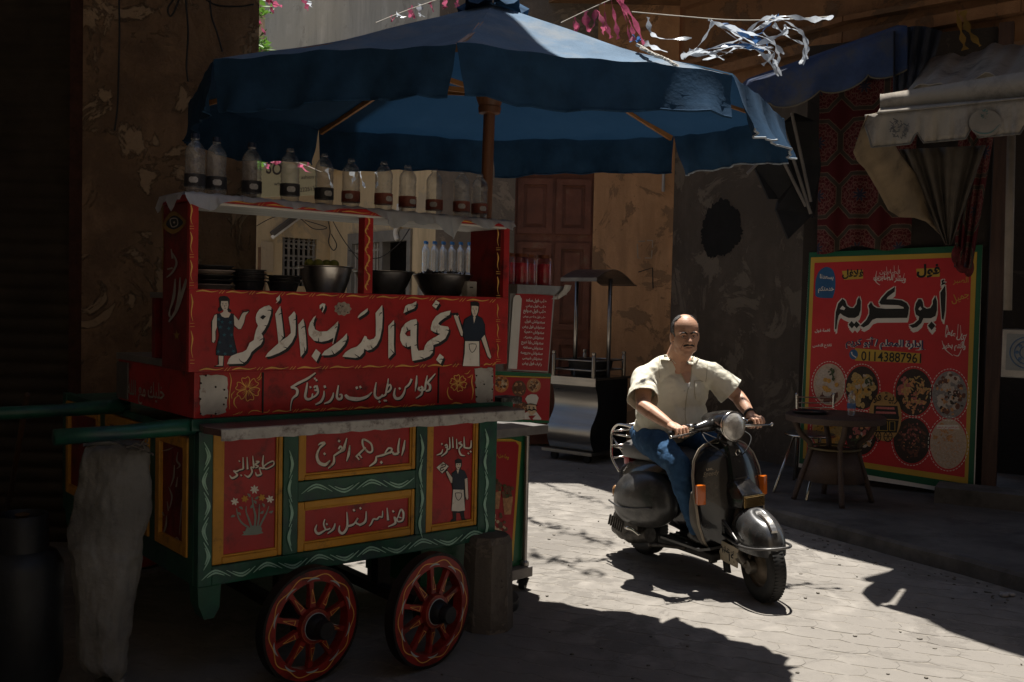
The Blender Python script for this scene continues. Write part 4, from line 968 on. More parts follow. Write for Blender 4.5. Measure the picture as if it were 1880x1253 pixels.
# rim corners: valance top, measured on the picture at their distances
rim = [ul(838, 80, 3.86), ul(1345, 135, 4.22), ul(1440, 218, 5.22), ul(1237, 252, 5.80), ul(903, 257, 6.22), ul(585, 236, 5.95), ul(346, 192, 5.12), ul(392, 108, 4.22)]
apex = ul(905, 8, 5.15); apex.z = max(apex.z, 3.10)
random.seed(11)
def canopy_pt(i, u, v):
    """i panel, u along the rim, v from apex (0) to rim (1)"""
    a, b = rim[i], rim[(i + 1) % 8]
    r = a.lerp(b, u); p = apex.lerp(r, v)
    seam = abs(u - 0.5) * 2
    sag = -0.075 * (1 - seam ** 2) * math.sin(PI * min(1, v * 0.62 + 0.38 * v * v)) * 1.0 - 0.05 * math.sin(PI * v)
    wr = 0.006 * math.sin(9 * u + 14 * v + i * 2.1) * v + 0.004 * math.sin(31 * u - 7 * v + i) * v
    return p + V((0, 0, sag * v + wr))
canv = MB()
for i in range(8):
    canv.grid([[canopy_pt(i, u / 16, 0.02 + 0.98 * v / 14) for u in range(17)] for v in range(15)])
can = canv.build('canopy', m_cloth, umb, smooth=True, weld=0.001, solid=0.0)
lin_ = MB()  # layer added under the canopy to darken its underside
for i in range(8):
    lin_.grid([[canopy_pt(i, u / 12, 0.03 + 0.965 * v / 10) + V((0, 0, -0.006)) for u in range(13)] for v in range(11)])
lin_.build('shade_lining', M('dark blue lining', (0.028, 0.062, 0.112), 0.9, var=0.2, scale=8, bump=0.2, bscale=60, translucent=0.34, tcol=(0.24, 0.42, 0.58), spec=0.1), can, smooth=True, weld=0.001)
drop = [0.205, 0.235, 0.225, 0.215, 0.215, 0.22, 0.215, 0.212]
wind = V((0.10, 0.02, 0))
for i in range(8):
    a, b = rim[i], rim[(i + 1) % 8]; n = V(((b - a).y, -(b - a).x, 0)).normalized(); c = (a + b) / 2
    if n.dot(V((c.x, c.y, 0)) - V((apex.x, apex.y, 0))) < 0: n = -n
    mb = MB(); rows = []
    flare = [0.30, 0.12, 0.55, 0.20, 0.0, 0.0, 0.05, 0.05][i]
    if i == 1: flare = 0.55
    if i == 0: flare = 0.16
    for v in range(9):
        f = v / 8; row = []
        for u in range(25):
            t = u / 24; p = canopy_pt(i, t, 1.0); d = drop[i] * (1 + 0.07 * math.sin(5 * t + i))
            ed = min(t, 1 - t); lift = 0.0
            wob = 0.022 * math.sin(17 * t + i * 1.7) * f + 0.010 * math.sin(41 * t + 3 * f + i) * f + 0.006 * math.sin(70 * t + 9 * f) * f
            gap = ((0.03 if i in (0, 1, 7) else 0.010) * f * (1 if t < 0.5 else -1)) * max(0, 1 - ed * 8)
            q = p + V((0, 0, -d * f * (1 - 0.12 * flare * f))) + n * (wob + (flare if i else 0.10 + 1.3 * max(0, t - 0.45) ** 1.2) * 0.22 * d * f * (0.5 + 0.5 * f) * 2.2 + 0.012 * f) + (b - a).normalized() * gap
            row.append(q)
        rows.append(row)
    mb.grid(rows)
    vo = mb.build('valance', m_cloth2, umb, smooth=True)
    mb = MB(); mb.tube(rows[-1], 0.005, 5); mb.build('hem', m_cloth2 if i not in (1, 2) else m_hem, vo)
# frayed rope lying over the front right panel
mb = MB(); pts = [canopy_pt(0, 0.86, 0.55) + V((0, 0, 0.02))]
base = [ul(1170, 83, 4.55), ul(1200, 100, 4.42), ul(1228, 112, 4.32), ul(1248, 128, 4.24), ul(1254, 148, 4.20)]
for k in range(3):
    mb.tube([p + V((random.uniform(-0.008, 0.008), random.uniform(-0.008, 0.008), 0.0)) for p in crom(base, 5)], 0.006, 5)
mb.build('rope', M('dirty rope', (0.42, 0.40, 0.36), 0.95, var=0.3, scale=30), umb)
# vent cap with torn strips at the top
mb = MB()
for k in range(8):
    a0 = 2 * PI * k / 8
mb.grid([[apex + V((r * math.cos(a) * (1 + 0.15 * math.sin(5 * a)), r * math.sin(a) * (1 + 0.15 * math.sin(5 * a)), h + 0.016 * math.sin(7 * a) + 0.01 * math.sin(13 * a))) for a in [2 * PI * q / 32 for q in range(32)]] for r, h in ((0.17, -0.03), (0.12, -0.005), (0.06, 0.015), (0.015, 0.02))], True)
mb.build('cap', m_cloth2, umb, smooth=True)
# pole, hub, ribs and struts
top = apex + V((0, 0, -0.02))
mb = MB(); mb.tube([(0, 0, 0.02), (top.x * 0.5, top.y * 0.5, top.z * 0.5), (top.x, top.y, top.z)], 0.030, 16); pole = mb.build('pole', m_pole, umb, autosmooth=40)
hubz = ul(885, 185, 5.2).z; hc = V((top.x * hubz / top.z, top.y * hubz / top.z, hubz))
mb = MB(); mb.lathe([(0.031, -0.075), (0.055, -0.07), (0.06, -0.04), (0.055, -0.035), (0.075, 0.02), (0.085, 0.03), (0.085, 0.06), (0.031, 0.065)], 16, Matrix.Translation(hc)); mb.build('hub', m_pole, umb, autosmooth=40)
for i in range(8):
    r = canopy_pt(i, 0.0, 0.985) + V((0, 0, -0.022)); st = apex + (r - apex) * 0.03 + V((0, 0, -0.06))
    mb = MB(); pts = [canopy_pt(i, 0.0, v) + V((0, 0, -0.022)) for v in (0.04, 0.3, 0.6, 0.985)]
    for a, b in zip(pts, pts[1:]): mb.bar(a, b, 0.018, 0.03)
    rb = mb.build('rib', m_ribw, umb)
    mid_ = canopy_pt(i, 0.0, 0.56) + V((0, 0, -0.04)); d = (mid_ - hc); d0 = V((d.x, d.y, 0)).normalized()
    mb = MB(); mb.bar(hc + d0 * 0.08 + V((0, 0, 0.04)), mid_, 0.016, 0.024); mb.build('strut', m_ribw, rb)
mb = MB(); mb.lathe([(0.0, 0.0), (0.25, 0.0), (0.25, 0.05), (0.05, 0.08), (0.045, 0.2), (0.031, 0.2)], 20); mb.build('foot', M('cast iron foot', (0.04, 0.04, 0.04), 0.6, 0.4), umb, autosmooth=40)
# concrete block standing by the right wheel
g = G(893, 1150)
blkt = thing('concrete_block', 'weathered grey concrete block standing behind the right cart wheel', 'block', g)
mb = MB(); mb.lathe([(0.0, 0.0), (0.135, 0.0), (0.13, 0.18), (0.12, 0.44), (0.105, 0.47), (0.0, 0.48)], 9, None, jitter=0.04)
mb.build('body', wall_mat('old concrete', (0.15, 0.13, 0.11), (0.11, 0.095, 0.08), (0.2, 0.17, 0.14), 3.0, 0.4), blkt)
# ================================================================== SIDE STREET BEHIND THE CART
m_cream = wall_mat('cream wall', (0.60, 0.47, 0.29), (0.55, 0.43, 0.26), (0.44, 0.36, 0.25), 0.6, 0.36, 0.15)
m_creamd = wall_mat('cream trim', (0.50, 0.40, 0.27), (0.45, 0.36, 0.24), (0.36, 0.30, 0.21), 1.0, 0.36, 0.2)
m_gfr = M('grey painted frame', (0.20, 0.19, 0.17), 0.6, var=0.25, scale=6)
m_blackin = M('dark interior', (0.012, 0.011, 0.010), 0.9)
A0 = P(605, 500, 14.2); A0.z = 0; A1 = P(806, 500, 12.0); A1.z = 0
ad = (A1 - A0).normalized(); an = V((ad.y, -ad.x, 0)); aL = (A1 - A0).length
ang = math.atan2(ad.y, ad.x)
cream = thing('cream_house', 'cream corner house with grey shop grille seen through the cart opening', 'building', A0, ang)
CRM = mat_of(cream)
FC = Face(A0, an, cream)
def cr_(px, py): return FC.inv @ FC.at(px, py)
mb = MB()
# wall with the shopfront opening cut out
o0, o1 = cr_(645, 470), cr_(752, 470); oz = cr_(700, 428).z
def bxy(mb, x0, x1, y0, y1, z0, z1): return mb.box(((x0 + x1) / 2, (y0 + y1) / 2, (z0 + z1) / 2), (x1 - x0, y1 - y0, z1 - z0))
bxy(mb, 0, o0.x, 0, 1.2, -0.02, 3.45); bxy(mb, o1.x, aL, 0, 1.2, -0.02, 3.45); bxy(mb, o0.x, o1.x, 0, 1.2, oz, 3.45)
mb.build('wall', m_cream, cream)
mb = MB(); bxy(mb, -2.2, aL, -0.05, 1.2, 3.75, 8.0); mb.build('upper_wall', wall_mat('pale upper wall', (0.50, 0.47, 0.40), (0.44, 0.41, 0.34), (0.36, 0.33, 0.28), 0.8, 0.36, 0.15), cream)
mb = MB(); bxy(mb, -0.05, aL, -0.10, 0.2, 3.452, 3.53); mb.build('cornice', m_creamd, cream)
mb = MB(); bxy(mb, -0.05, aL, -0.16, 0.2, 3.66, 3.748); mb.build('cornice', m_creamd, cream)
for k in range(3):
    mb = MB(); bxy(mb, -2.25, aL, -0.12 - 0.03 * k, -0.052, 4.42 + 0.10 * k, 4.47 + 0.10 * k); mb.build('moulding', m_creamd, cream)
sp = cr_(702, 470).x
mb = MB(); bxy(mb, o0.x - 0.06, o1.x + 0.06, -0.03, 0.10, oz - 0.12, oz + 0.02); bxy(mb, o0.x - 0.06, o0.x + 0.06, -0.03, 0.1, 0, oz - 0.12); bxy(mb, o1.x - 0.03, o1.x + 0.06, -0.03, 0.1, 0, oz - 0.12); bxy(mb, sp - 0.05, sp + 0.03, -0.02, 0.1, 0, oz - 0.12)
fr = mb.build('shop_front', m_gfr, cream)
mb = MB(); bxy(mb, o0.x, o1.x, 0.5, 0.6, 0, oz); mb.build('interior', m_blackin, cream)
mb = MB()
n_ = 9
for k in range(n_):
    x = o0.x + 0.08 + (sp - o0.x - 0.16) * k / (n_ - 1); bxy(mb, x - 0.018, x + 0.018, 0.02, 0.05, 0.1, oz - 0.13)
for z in (0.5, 1.1, 1.7, 2.3): bxy(mb, o0.x + 0.06, sp - 0.05, 0.025, 0.045, z, z + 0.03)
bxy(mb, o0.x + 0.06, sp - 0.05, 0.06, 0.08, 0.05, 1.9)
mb.build('grille', M('pale grey grille', (0.34, 0.32, 0.29), 0.5, var=0.2), cream)
mb = MB(); p0 = cr_(738, 412); mb.tube(crom([(p0.x, -0.04, p0.z + 0.25), (p0.x - 0.02, -0.06, p0.z), (p0.x - 0.05, -0.06, p0.z - 0.12), (p0.x - 0.02, -0.05, p0.z - 0.2)], 5), 0.035, 8); mb.build('pipe', M('white pipe', (0.62, 0.6, 0.55), 0.5), cream, smooth=True)
# left wing with barred window, tube lamp, camera
B0 = P(440, 500, 13.3); B0.z = 0; B1 = P(606, 500, 14.3); B1.z = 0
bd = (B1 - B0).normalized(); bn = V((bd.y, -bd.x, 0)); bang = math.atan2(bd.y, bd.x); bL = (B1 - B0).length
wing = thing('cream_annexe', 'cream wall with barred window and tube lamp left of the grey shop grille', 'building', B0, bang)
FB = Face(B0, bn, wing)
def wr_(px, py): return FB.inv @ FB.at(px, py)
w0, w1 = wr_(518, 498), wr_(583, 440)
mb = MB(); bxy(mb, -2.0, w0.x, 0, 0.5, -0.02, 5); bxy(mb, w1.x, bL, 0, 0.5, -0.02, 5); bxy(mb, w0.x, w1.x, 0, 0.5, w1.z, 5); bxy(mb, w0.x, w1.x, 0, 0.5, -0.02, w0.z - 0.2); mb.build('wall', m_cream, wing)
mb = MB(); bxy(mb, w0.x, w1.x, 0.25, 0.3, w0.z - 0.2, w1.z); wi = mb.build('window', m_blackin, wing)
mb = MB()
for k in range(7):
    x = w0.x + (w1.x - w0.x) * (k + 0.5) / 7; bxy(mb, x - 0.014, x + 0.014, 0.03, 0.055, w0.z - 0.2, w1.z)
for k in range(4):
    z = w0.z - 0.2 + (w1.z - w0.z + 0.2) * (k + 0.5) / 4; bxy(mb, w0.x, w1.x, 0.035, 0.05, z - 0.014, z + 0.014)
for k in range(6):
    for j in range(2):
        x = w0.x + (w1.x - w0.x) * (k + 1) / 7; z = w0.z + 0.1 + j * 0.28; mb.tube([(x + 0.045 * math.cos(a), 0.03, z + 0.06 * math.sin(a)) for a in [2 * PI * q / 10 for q in range(10)]], 0.008, 4, closed=True)
mb.build('bars', M('grey bars', (0.22, 0.21, 0.19), 0.6), wi)
d0, d1 = wr_(473, 500), wr_(487, 455)
mb = MB(); bxy(mb, d0.x, d1.x, -0.02, 0.02, 0, d1.z); mb.build('door', M('brown small door', (0.16, 0.09, 0.05), 0.7), wing)
mb = MB(); bxy(mb, wr_(478, 440).x, wr_(500, 440).x, -0.03, 0.03, wr_(488, 500).z, wr_(488, 444).z); mb.build('jamb', m_creamd, wing)
l0, l1 = wr_(495, 437), wr_(545, 400)
lamp = thing('tube_lamp', 'unlit white fluorescent tube batten slanting on the cream annexe', 'lamp', CRM.translation, 0)
lamp.location = FB.inv.inverted() @ l0; lm = mat_of(lamp).inverted() @ FB.inv.inverted()
q0, q1 = lm @ (l0 + V((0, -0.06, 0))), lm @ (l1 + V((0, -0.06, 0)))
mb = MB(); mb.bar(q0 + V((0, 0, 0.05)), q1 + V((0, 0, 0.05)), 0.07, 0.06); mb.build('housing', M('dark lamp housing', (0.10, 0.09, 0.08), 0.6), lamp)
mb = MB(); mb.tube([q0, q1], 0.026, 10); mb.build('tube', M('white glass tube', (0.75, 0.74, 0.70), 0.3), lamp, smooth=True)
c0 = FB.inv.inverted() @ (wr_(530, 394) + V((0, -0.12, 0)))
cc = thing('security_camera', 'small dark dome security camera above the tube lamp', 'camera', c0)
mb = MB(); mb.ball((0, 0, 0), 0.055, 12, 8); mb.build('dome', M('black dome', (0.02, 0.02, 0.02), 0.2), cc, smooth=True)
mb = MB(); mb.box((0, 0.05, 0.06), (0.09, 0.12, 0.06), bev=0.01); mb.build('bracket', m_creamd, cc)
# hanging cables
m_cable = M('black cable', (0.02, 0.018, 0.016), 0.6)
def cable(label, pxs, Y, r=0.007):
    mb = MB(); mb.tube(crom([P(a, b, Y) for a, b in pxs], 6), r, 5); return tag(mb.build('cable', m_cable, smooth=True), label, 'cable', 'loose cables on the house walls')
cable('black cable drooping across the cream house toward its white pipe', [(640, 460), (690, 475), (730, 450), (752, 420)], 11.9, 0.006)
cable('tangled black cable hanging at the cream house corner', [(600, 395), (606, 425), (603, 445), (612, 460), (618, 450), (608, 430)], 13.4)
cable('long cable looping along the cream annexe wall', [(455, 425), (500, 400), (540, 395), (575, 420), (600, 418), (560, 405)], 13.2, 0.006)
cable('cable slanting down across the cream house wall', [(608, 400), (630, 440), (660, 480)], 12.6, 0.006)
# fashion shop sign board hanging over the side street
sgY = 9.8
sg = thing('shop_sign', 'pale yellow shop sign board with black lettering above the bottles', 'sign', P(528, 362, sgY))
sM = mat_of(sg); FSg = Face(P(528, 320, sgY), (0.05, -1, 0), sg)
p = [FSg.inv @ FSg.at(a, b) for a, b in ((470, 288), (581, 312), (581, 358), (470, 362))]
mb = MB(); mb.poly(p, (0, 0.03, 0)); mb.build('board', M('pale sign face', (0.36, 0.35, 0.23), 0.6, var=0.06), sg)
m_ink = M('sign ink', (0.035, 0.03, 0.03), 0.6)
lt = write(FSg, 'SO', (488, 318), (516, 322), 0.004, 0.02, 1.35, True)
lt = write(FSg, 'ashion', (553, 329), (576, 328), 0.004, 0.0, 1.0, True, lt)
lt = write(FSg, 'where', (503, 341), (527, 341), 0.004, 0.0, 1.0, True, lt)
lt = write(FSg, '222513', (551, 353), (578, 350), 0.004, 0.0, 1.2, True, lt)
lt.build('lettering', m_ink, sg, recalc=False)
# packs of blue capped water bottles standing on a crate in the sun
st0 = G(822, 800) 
stc = P(822, 500, 10.3)
crt = thing('display_table', 'steel topped display table carrying blue capped water bottles', 'table', (stc.x, stc.y, 0), 0.15)
tz = stc.z - 0.02
mb = MB(); mb.box((0, 0, tz - 0.02), (0.62, 0.45, 0.04), bev=0.004); mb.build('table_top', M('steel plate', (0.5, 0.5, 0.5), 0.35, 0.9), crt)
for x in (-0.28, 0.28):
    for y in (-0.19, 0.19): mb = MB(); mb.box((x, y, (tz - 0.04) / 2), (0.035, 0.035, tz - 0.04)); mb.build('leg', M('table leg steel', (0.3, 0.3, 0.3), 0.5, 0.7), crt)
m_water = M('water bottle plastic', (0.90, 0.94, 0.97), 0.18, var=0.03, thin=0.62, bump=0.5, bscale=30)
m_bcap = M('blue cap', (0.03, 0.16, 0.42), 0.4)
def bottle_prof(h, r):
    """ribbed bottle outline"""
    P_ = [(0.0, 0.006), (r * 0.75, 0.0), (r * 0.96, 0.012)]
    for k in range(13):
        z = 0.03 + k * (h * 0.62 - 0.03) / 12; P_.append((r * (1.0 if k % 2 else 0.945) * (0.93 if 5 <= k <= 6 else 1), z))
    P_ += [(r * 0.985, h * 0.66), (r * 0.99, h * 0.72), (r * 0.95, h * 0.77), (r * 0.84, h * 0.82), (r * 0.66, h * 0.865), (r * 0.47, h * 0.90), (r * 0.37, h * 0.925), (r * 0.35, h * 0.94), (r * 0.44, h * 0.945), (r * 0.44, h * 0.958), (r * 0.35, h * 0.962), (r * 0.35, h * 1.0)]
    return P_
wb = thing('water_bottle', 'full water bottle with blue cap in the sunlit row behind the cart', 'bottle', (0, 0, 0), 0, 'blue capped water bottles')
mb = MB(); mb.lathe(bottle_prof(0.30, 0.037), 16); mb.build('body', m_water, wb, smooth=True)
mb = MB(); mb.lathe([(0, 0.325), (0.017, 0.324), (0.018, 0.298), (0.0, 0.298)], 14); mb.build('cap', m_bcap, wb, autosmooth=40)
first = True
for r in range(2):
    for k in range(6):
        x = -0.245 + k * 0.089 + (0.02 if r else 0); y = -0.15 + r * 0.10
        loc = mat_of(crt) @ V((x, y, tz + 0.001))
        if first: wb.location = loc; first = False
        else: dup(wb, loc, random.uniform(0, 6))
# bunting strings with plastic strips
m_pink = M('pink plastic strip', (0.50, 0.11, 0.20), 0.3, var=0.3, scale=20, translucent=0.45)
m_clrs = M('clear blue plastic strip', (0.55, 0.60, 0.66), 0.25, var=0.3, scale=14, translucent=0.5)
m_bluest = M('blue plastic strip', (0.06, 0.16, 0.38), 0.3, var=0.3, translucent=0.4)
m_string = M('pale string', (0.45, 0.42, 0.36), 0.9)
def ribbon(mb, pts, w0, tw=0.6):
    c = crom(pts, 7); n = len(c); L_, R_ = [], []
    a0 = random.uniform(0, 3)
    for i, p in enumerate(c):
        t = (c[min(i + 1, n - 1)] - c[max(i - 1, 0)]).normalized(); s_ = t.cross(V((0, 1, 0.2))).normalized(); q = Quaternion(t, a0 + tw * i * 0.5) @ s_
        ww = w0 * (0.6 + 0.4 * math.sin(i * 1.3 + a0)) ; L_.append(p + q * ww); R_.append(p - q * ww)
    mb.grid([L_, R_])
def strip_px(mb, pxs, Y, w0, jit=0.06, tw=0.35):
    ribbon(mb, [P(a, b, Y + random.uniform(-jit, jit)) for a, b in pxs], w0, tw)
def bunting(label, group, string, Y0, Y1, strips, mat, w0, swm=None):
    b = thing('bunting', label, 'bunting', P(*string[0], Y0), 0, 'strings of plastic strips over the lane'); inv = mat_of(b).inverted()
    mb = MB(); c = []
    N = len(string)
    for i, (px, py) in enumerate(string): c.append(inv @ P(px, py, Y0 + (Y1 - Y0) * i / (N - 1)))
    mb.tube(crom(c, 6), 0.0035, 4); mb.build('string', m_string, b)
    x0, x1 = string[0][0], string[-1][0]
    for it in strips:
        pxs, mt = it[0], (it[1] if len(it) > 1 else mat)
        f = (pxs[0][0] - x0) / (x1 - x0); Y = Y0 + (Y1 - Y0) * max(0, min(1, f)); mb = MB()
        ribbon(mb, [inv @ P(q[0], q[1], Y + random.uniform(-0.04, 0.04)) for q in pxs], w0 * random.uniform(0.7, 1.2), 0.3)
        mb.build('strip', mt, b, smooth=True)
    return b
random.seed(21)
bunting('string of clear and blue plastic strips blowing over the umbrella right side', None, [(1160, 22), (1250, 30), (1345, 37), (1440, 36), (1530, 30)], 6.6, 6.9,
  [([(1300,36),(1340,55),(1385,80),(1420,88)],), ([(1305,38),(1350,70),(1400,100),(1430,140)],), ([(1310,40),(1290,75),(1270,95),(1255,100)],), ([(1420,28),(1385,55),(1340,80),(1260,100)],), ([(1425,30),(1390,42),(1340,95),(1290,110)],), ([(1430,34),(1460,50),(1480,75),(1475,120)],), ([(1420,45),(1450,70),(1480,85),(1478,110)],), ([(1400,60),(1425,85),(1430,110),(1425,135)],), ([(1350,85),(1400,88),(1415,100),(1435,140)],), ([(1345,90),(1380,85),(1440,60),(1440,45)],), ([(1300,90),(1350,82),(1400,92),(1398,90)], m_bluest), ([(1400,60),(1385,70),(1410,80)], m_bluest), ([(1405,40),(1440,30),(1490,36),(1530,32)],), ([(1380,60),(1420,38),(1450,35)],), ([(1430,28),(1415,40),(1400,58)], m_bluest), ([(1190,32),(1195,60),(1220,72),(1270,70)],), ([(1255,100),(1300,100),(1350,85),(1420,95),(1400,120)],), ([(1440,50),(1470,60),(1478,90),(1470,118)],), ([(1320,45),(1370,60),(1410,72),(1440,100)],), ([(1315,42),(1345,50),(1390,78)], m_bluest), ([(1395,100),(1420,110),(1425,135)],), ([(1265,92),(1300,97),(1330,110)],), ([(1250,105),(1290,95),(1345,97)],)], m_clrs, 0.020)
bunting('string of pink plastic strips above the umbrella top right', None, [(1030, 42), (1080, 18), (1120, 0), (1150, -14)], 7.2, 7.4,
  [([(1055,32),(1060,55),(1052,45)],), ([(1075,20),(1078,50),(1090,48),(1093,18)],), ([(1110,5),(1112,40),(1122,70)],), ([(1122,0),(1130,40),(1135,72)],), ([(1135,-5),(1150,40),(1156,75)],), ([(1128,-5),(1160,30),(1182,82)],), ([(1140,-5),(1150,25),(1160,50),(1163,75)],), ([(1098,20),(1108,45),(1106,62)],), ([(1180,75),(1195,85),(1225,96)], m_clrs), ([(1158,70),(1175,75),(1170,68)], m_bluest)], m_pink, 0.030)
bunting('string of pink plastic strips above the umbrella top left', None, [(690, 42), (740, 22), (790, 4), (840, -14)], 7.0, 7.3,
  [([(757,12),(752,25),(760,30),(757,10)],), ([(772,8),(770,22),(774,28)], m_clrs), ([(790,4),(792,14),(796,22)],), ([(815,-6),(817,10),(816,16)],), ([(838,-12),(840,4),(838,14)],), ([(728,26),(738,30),(742,33)], m_clrs), ([(716,30),(720,36),(722,36)],)], m_pink, 0.028)
bunting('string of pink plastic strips hanging beside the peeling pillar', None, [(455, -8), (500, -10), (560, -14), (600, -18)], 8.4, 8.6,
  [([(490,-10),(495,8),(502,25)],), ([(485,-10),(500,5),(518,12)],), ([(555,-12),(562,8),(566,18)],), ([(552,-12),(565,2),(570,12)], m_clrs), ([(466,20),(470,45),(468,60)],), ([(466,25),(478,45),(487,64)],), ([(500,-10),(500,10),(498,20)],), ([(466,35),(475,40),(480,42)],)], m_pink, 0.028)
bunting('pink plastic strip string with a green sprig over the pale shop sign', None, [(470, 284), (510, 292), (550, 300), (590, 316)], 9.4, 9.4,
  [([(488,286),(490,300),(492,310)],), ([(497,288),(503,300),(510,296)],), ([(505,292),(512,300),(514,296)],), ([(567,250),(569,280),(565,305)],), ([(548,302),(556,308),(566,316)],), ([(486,284),(484,300),(488,306)], m_clrs), ([(600,310),(606,330),(610,345)], m_clrs), ([(660,312),(664,330),(670,345)], m_clrs), ([(690,316),(694,330),(690,345)], m_clrs), ([(640,310),(650,325),(645,340)], m_clrs)], m_pink, 0.030)
# strings of strips high over the lane (their broken shadows fall on the road behind the scooter)
def high(label, a, b, zh, n):
    k = zh / SUN_DIR.z; A, B = G(*a) + SUN_DIR * k, G(*b) + SUN_DIR * k
    A, B = A + (A - B) * 0.5, B
    t = thing('bunting', label, 'bunting', A, 0, 'strings of plastic strips over the lane'); mb = MB(); mb.tube([V((0, 0, 0)), (B - A) * 0.5 + V((0, 0, -0.05)), B - A], 0.0035, 4); mb.build('string', m_string, t)
    for q in range(n):
        c = (B - A) * ((q + random.uniform(0.2, 0.8)) / n); mb = MB(); w_ = random.uniform(0.012, 0.03)
        ribbon(mb, [c, c + V((random.uniform(-.06, .06), random.uniform(-.12, .12), -random.uniform(0.05, 0.12))), c + V((random.uniform(-.12, .12), random.uniform(-.22, .22), -random.uniform(0.12, 0.28)))], w_, 0.3); mb.build('strip', m_clrs, t, smooth=True)
high('string of pale strips high over the back of the lane', (965, 878), (1140, 937), 5.9, 34)
high('string of pale strips high over the middle of the lane', (985, 962), (1125, 1004), 5.9, 24)
high('sparse string of pale strips high over the lane near the scooter', (985, 1022), (1110, 1062), 5.9, 14)
# leaning cables on the peeling pillar
for lab, pts in (('thin cable hanging straight down the peeling pillar', [(218, -5), (219, 60), (217, 150), (215, 200), (210, 240)]), ('cable looping at the top of the peeling pillar', [(340, -5), (345, 60), (342, 120), (345, 150)]), ('black cable curving from the pillar top to the umbrella', [(385, -5), (388, 30), (398, 60), (408, 95)]), ('cable running across the pillar top edge', [(330, -5), (320, 20), (312, 30), (308, 15), (322, -5)]), ('cable sagging from pillar top to its right edge', [(378, 0), (400, 10), (440, 12), (466, 8)])):
    cable(lab, pts, 6.28, 0.006)
# sprig of leaves behind the pillar
random.seed(4)
m_leaf = M('sunlit leaf', (0.10, 0.22, 0.03), 0.5, var=0.4, scale=9, translucent=0.4)
tr = thing('tree_branch', 'bright green leafy branch showing beside the pillar top', 'branch', P(472, 60, 9.2)); ti = mat_of(tr).inverted()
mb = MB()
for cxp, cyp, n_, sp_ in ((472, 20, 60, 14), (476, 82, 60, 12), (470, 300, 40, 9)):
    for k in range(n_):
        c = ti @ P(cxp + random.gauss(0, sp_), cyp + random.gauss(0, sp_ * 0.6), 9.2 + random.uniform(-0.3, 0.3)); a = V((random.gauss(0, 1), random.gauss(0, 1), random.gauss(0, 0.5))).normalized() * 0.055; b = a.cross(V((random.gauss(0, 1), random.gauss(0, 1), 1))).normalized() * 0.016
        mb._f([mb.bm.verts.new(q) for q in (c - a, c + b, c + a, c - b)])
mb.build('leaves', m_leaf, tr, recalc=False)
mb = MB(); mb.tube([ti @ P(468, 330, 9.3), ti @ P(474, 200, 9.25), ti @ P(472, 82, 9.2), ti @ P(470, -20, 9.2)], 0.012, 6); mb.build('twig', m_pole, tr)
# block closing the side street far behind
t = thing('far_house', 'distant pale house closing the side street', 'building', (-4.5, 19, 0)); mb = MB(); bxy(mb, -6, 5.5, 0, 2, -0.02, 9); mb.build('wall', m_cream, t)
# ================================================================== THINGS ON THE CART
def cw(px, py, y): return CM @ cl(px, py, y)
m_lab1 = M('dark bottle label', (0.030, 0.028, 0.032), 0.5, var=0.3, scale=40)
m_lab2 = M('red brown bottle label', (0.23, 0.06, 0.038), 0.5, var=0.25, scale=40)
m_dcap = M('navy cap', (0.01, 0.02, 0.05), 0.4)
ztop = 2.0445
BOT = [(358, 336, 232, 1, 1), (397, 338, 236, 1, 1), (462, 342, 244, 1, 1), (532, 356, 260, 1, 0), (595, 354, 266, 1, 0), (644, 364, 274, 2, 0), (704, 366, 283, 2, 0), (748, 372, 289, 2, 0), (797, 384, 296, 2, 0), (847, 390, 303, 2, 0), (880, 391, 310, 2, 0)]
WHERE = ['leftmost of the row at the shelf corner', 'second in the row right beside the corner bottle', 'third in the row with dark cap', 'fourth in the row before the pale sign', 'fifth in the row right of the pink strip', 'sixth in the row and first with brown red label', 'seventh in the row over the mid post', 'eighth in the row with brown red label', 'ninth in the row with brown red label', 'tenth in the row beside the umbrella pole', 'last in the row against the umbrella pole']
protos = {}
def m_label(b, mat, ink, h, r):
    mb = MB(); mb.lathe([(r + 0.0018, 0.042), (r + 0.0018, 0.092)], 20); lb = mb.build('label', mat, b, smooth=True)
    mb = MB(); z = 0.066
    for k in range(1):
        rows = []
        for zz, hw in ((z - 0.012, 0.25), (z - 0.006, 0.42), (z + 0.006, 0.42), (z + 0.012, 0.25)):
            rows.append([((r + 0.0030) * math.cos(a - 1.2), (r + 0.0030) * math.sin(a - 1.2), zz) for a in [hw * (q / 4 - 1) for q in range(9)]])
        mb.grid(rows)
    mb.build('label_mark', ink, lb, smooth=True)
m_ink1 = M('pale label mark', (0.42, 0.40, 0.38), 0.5, var=0.3, scale=80)
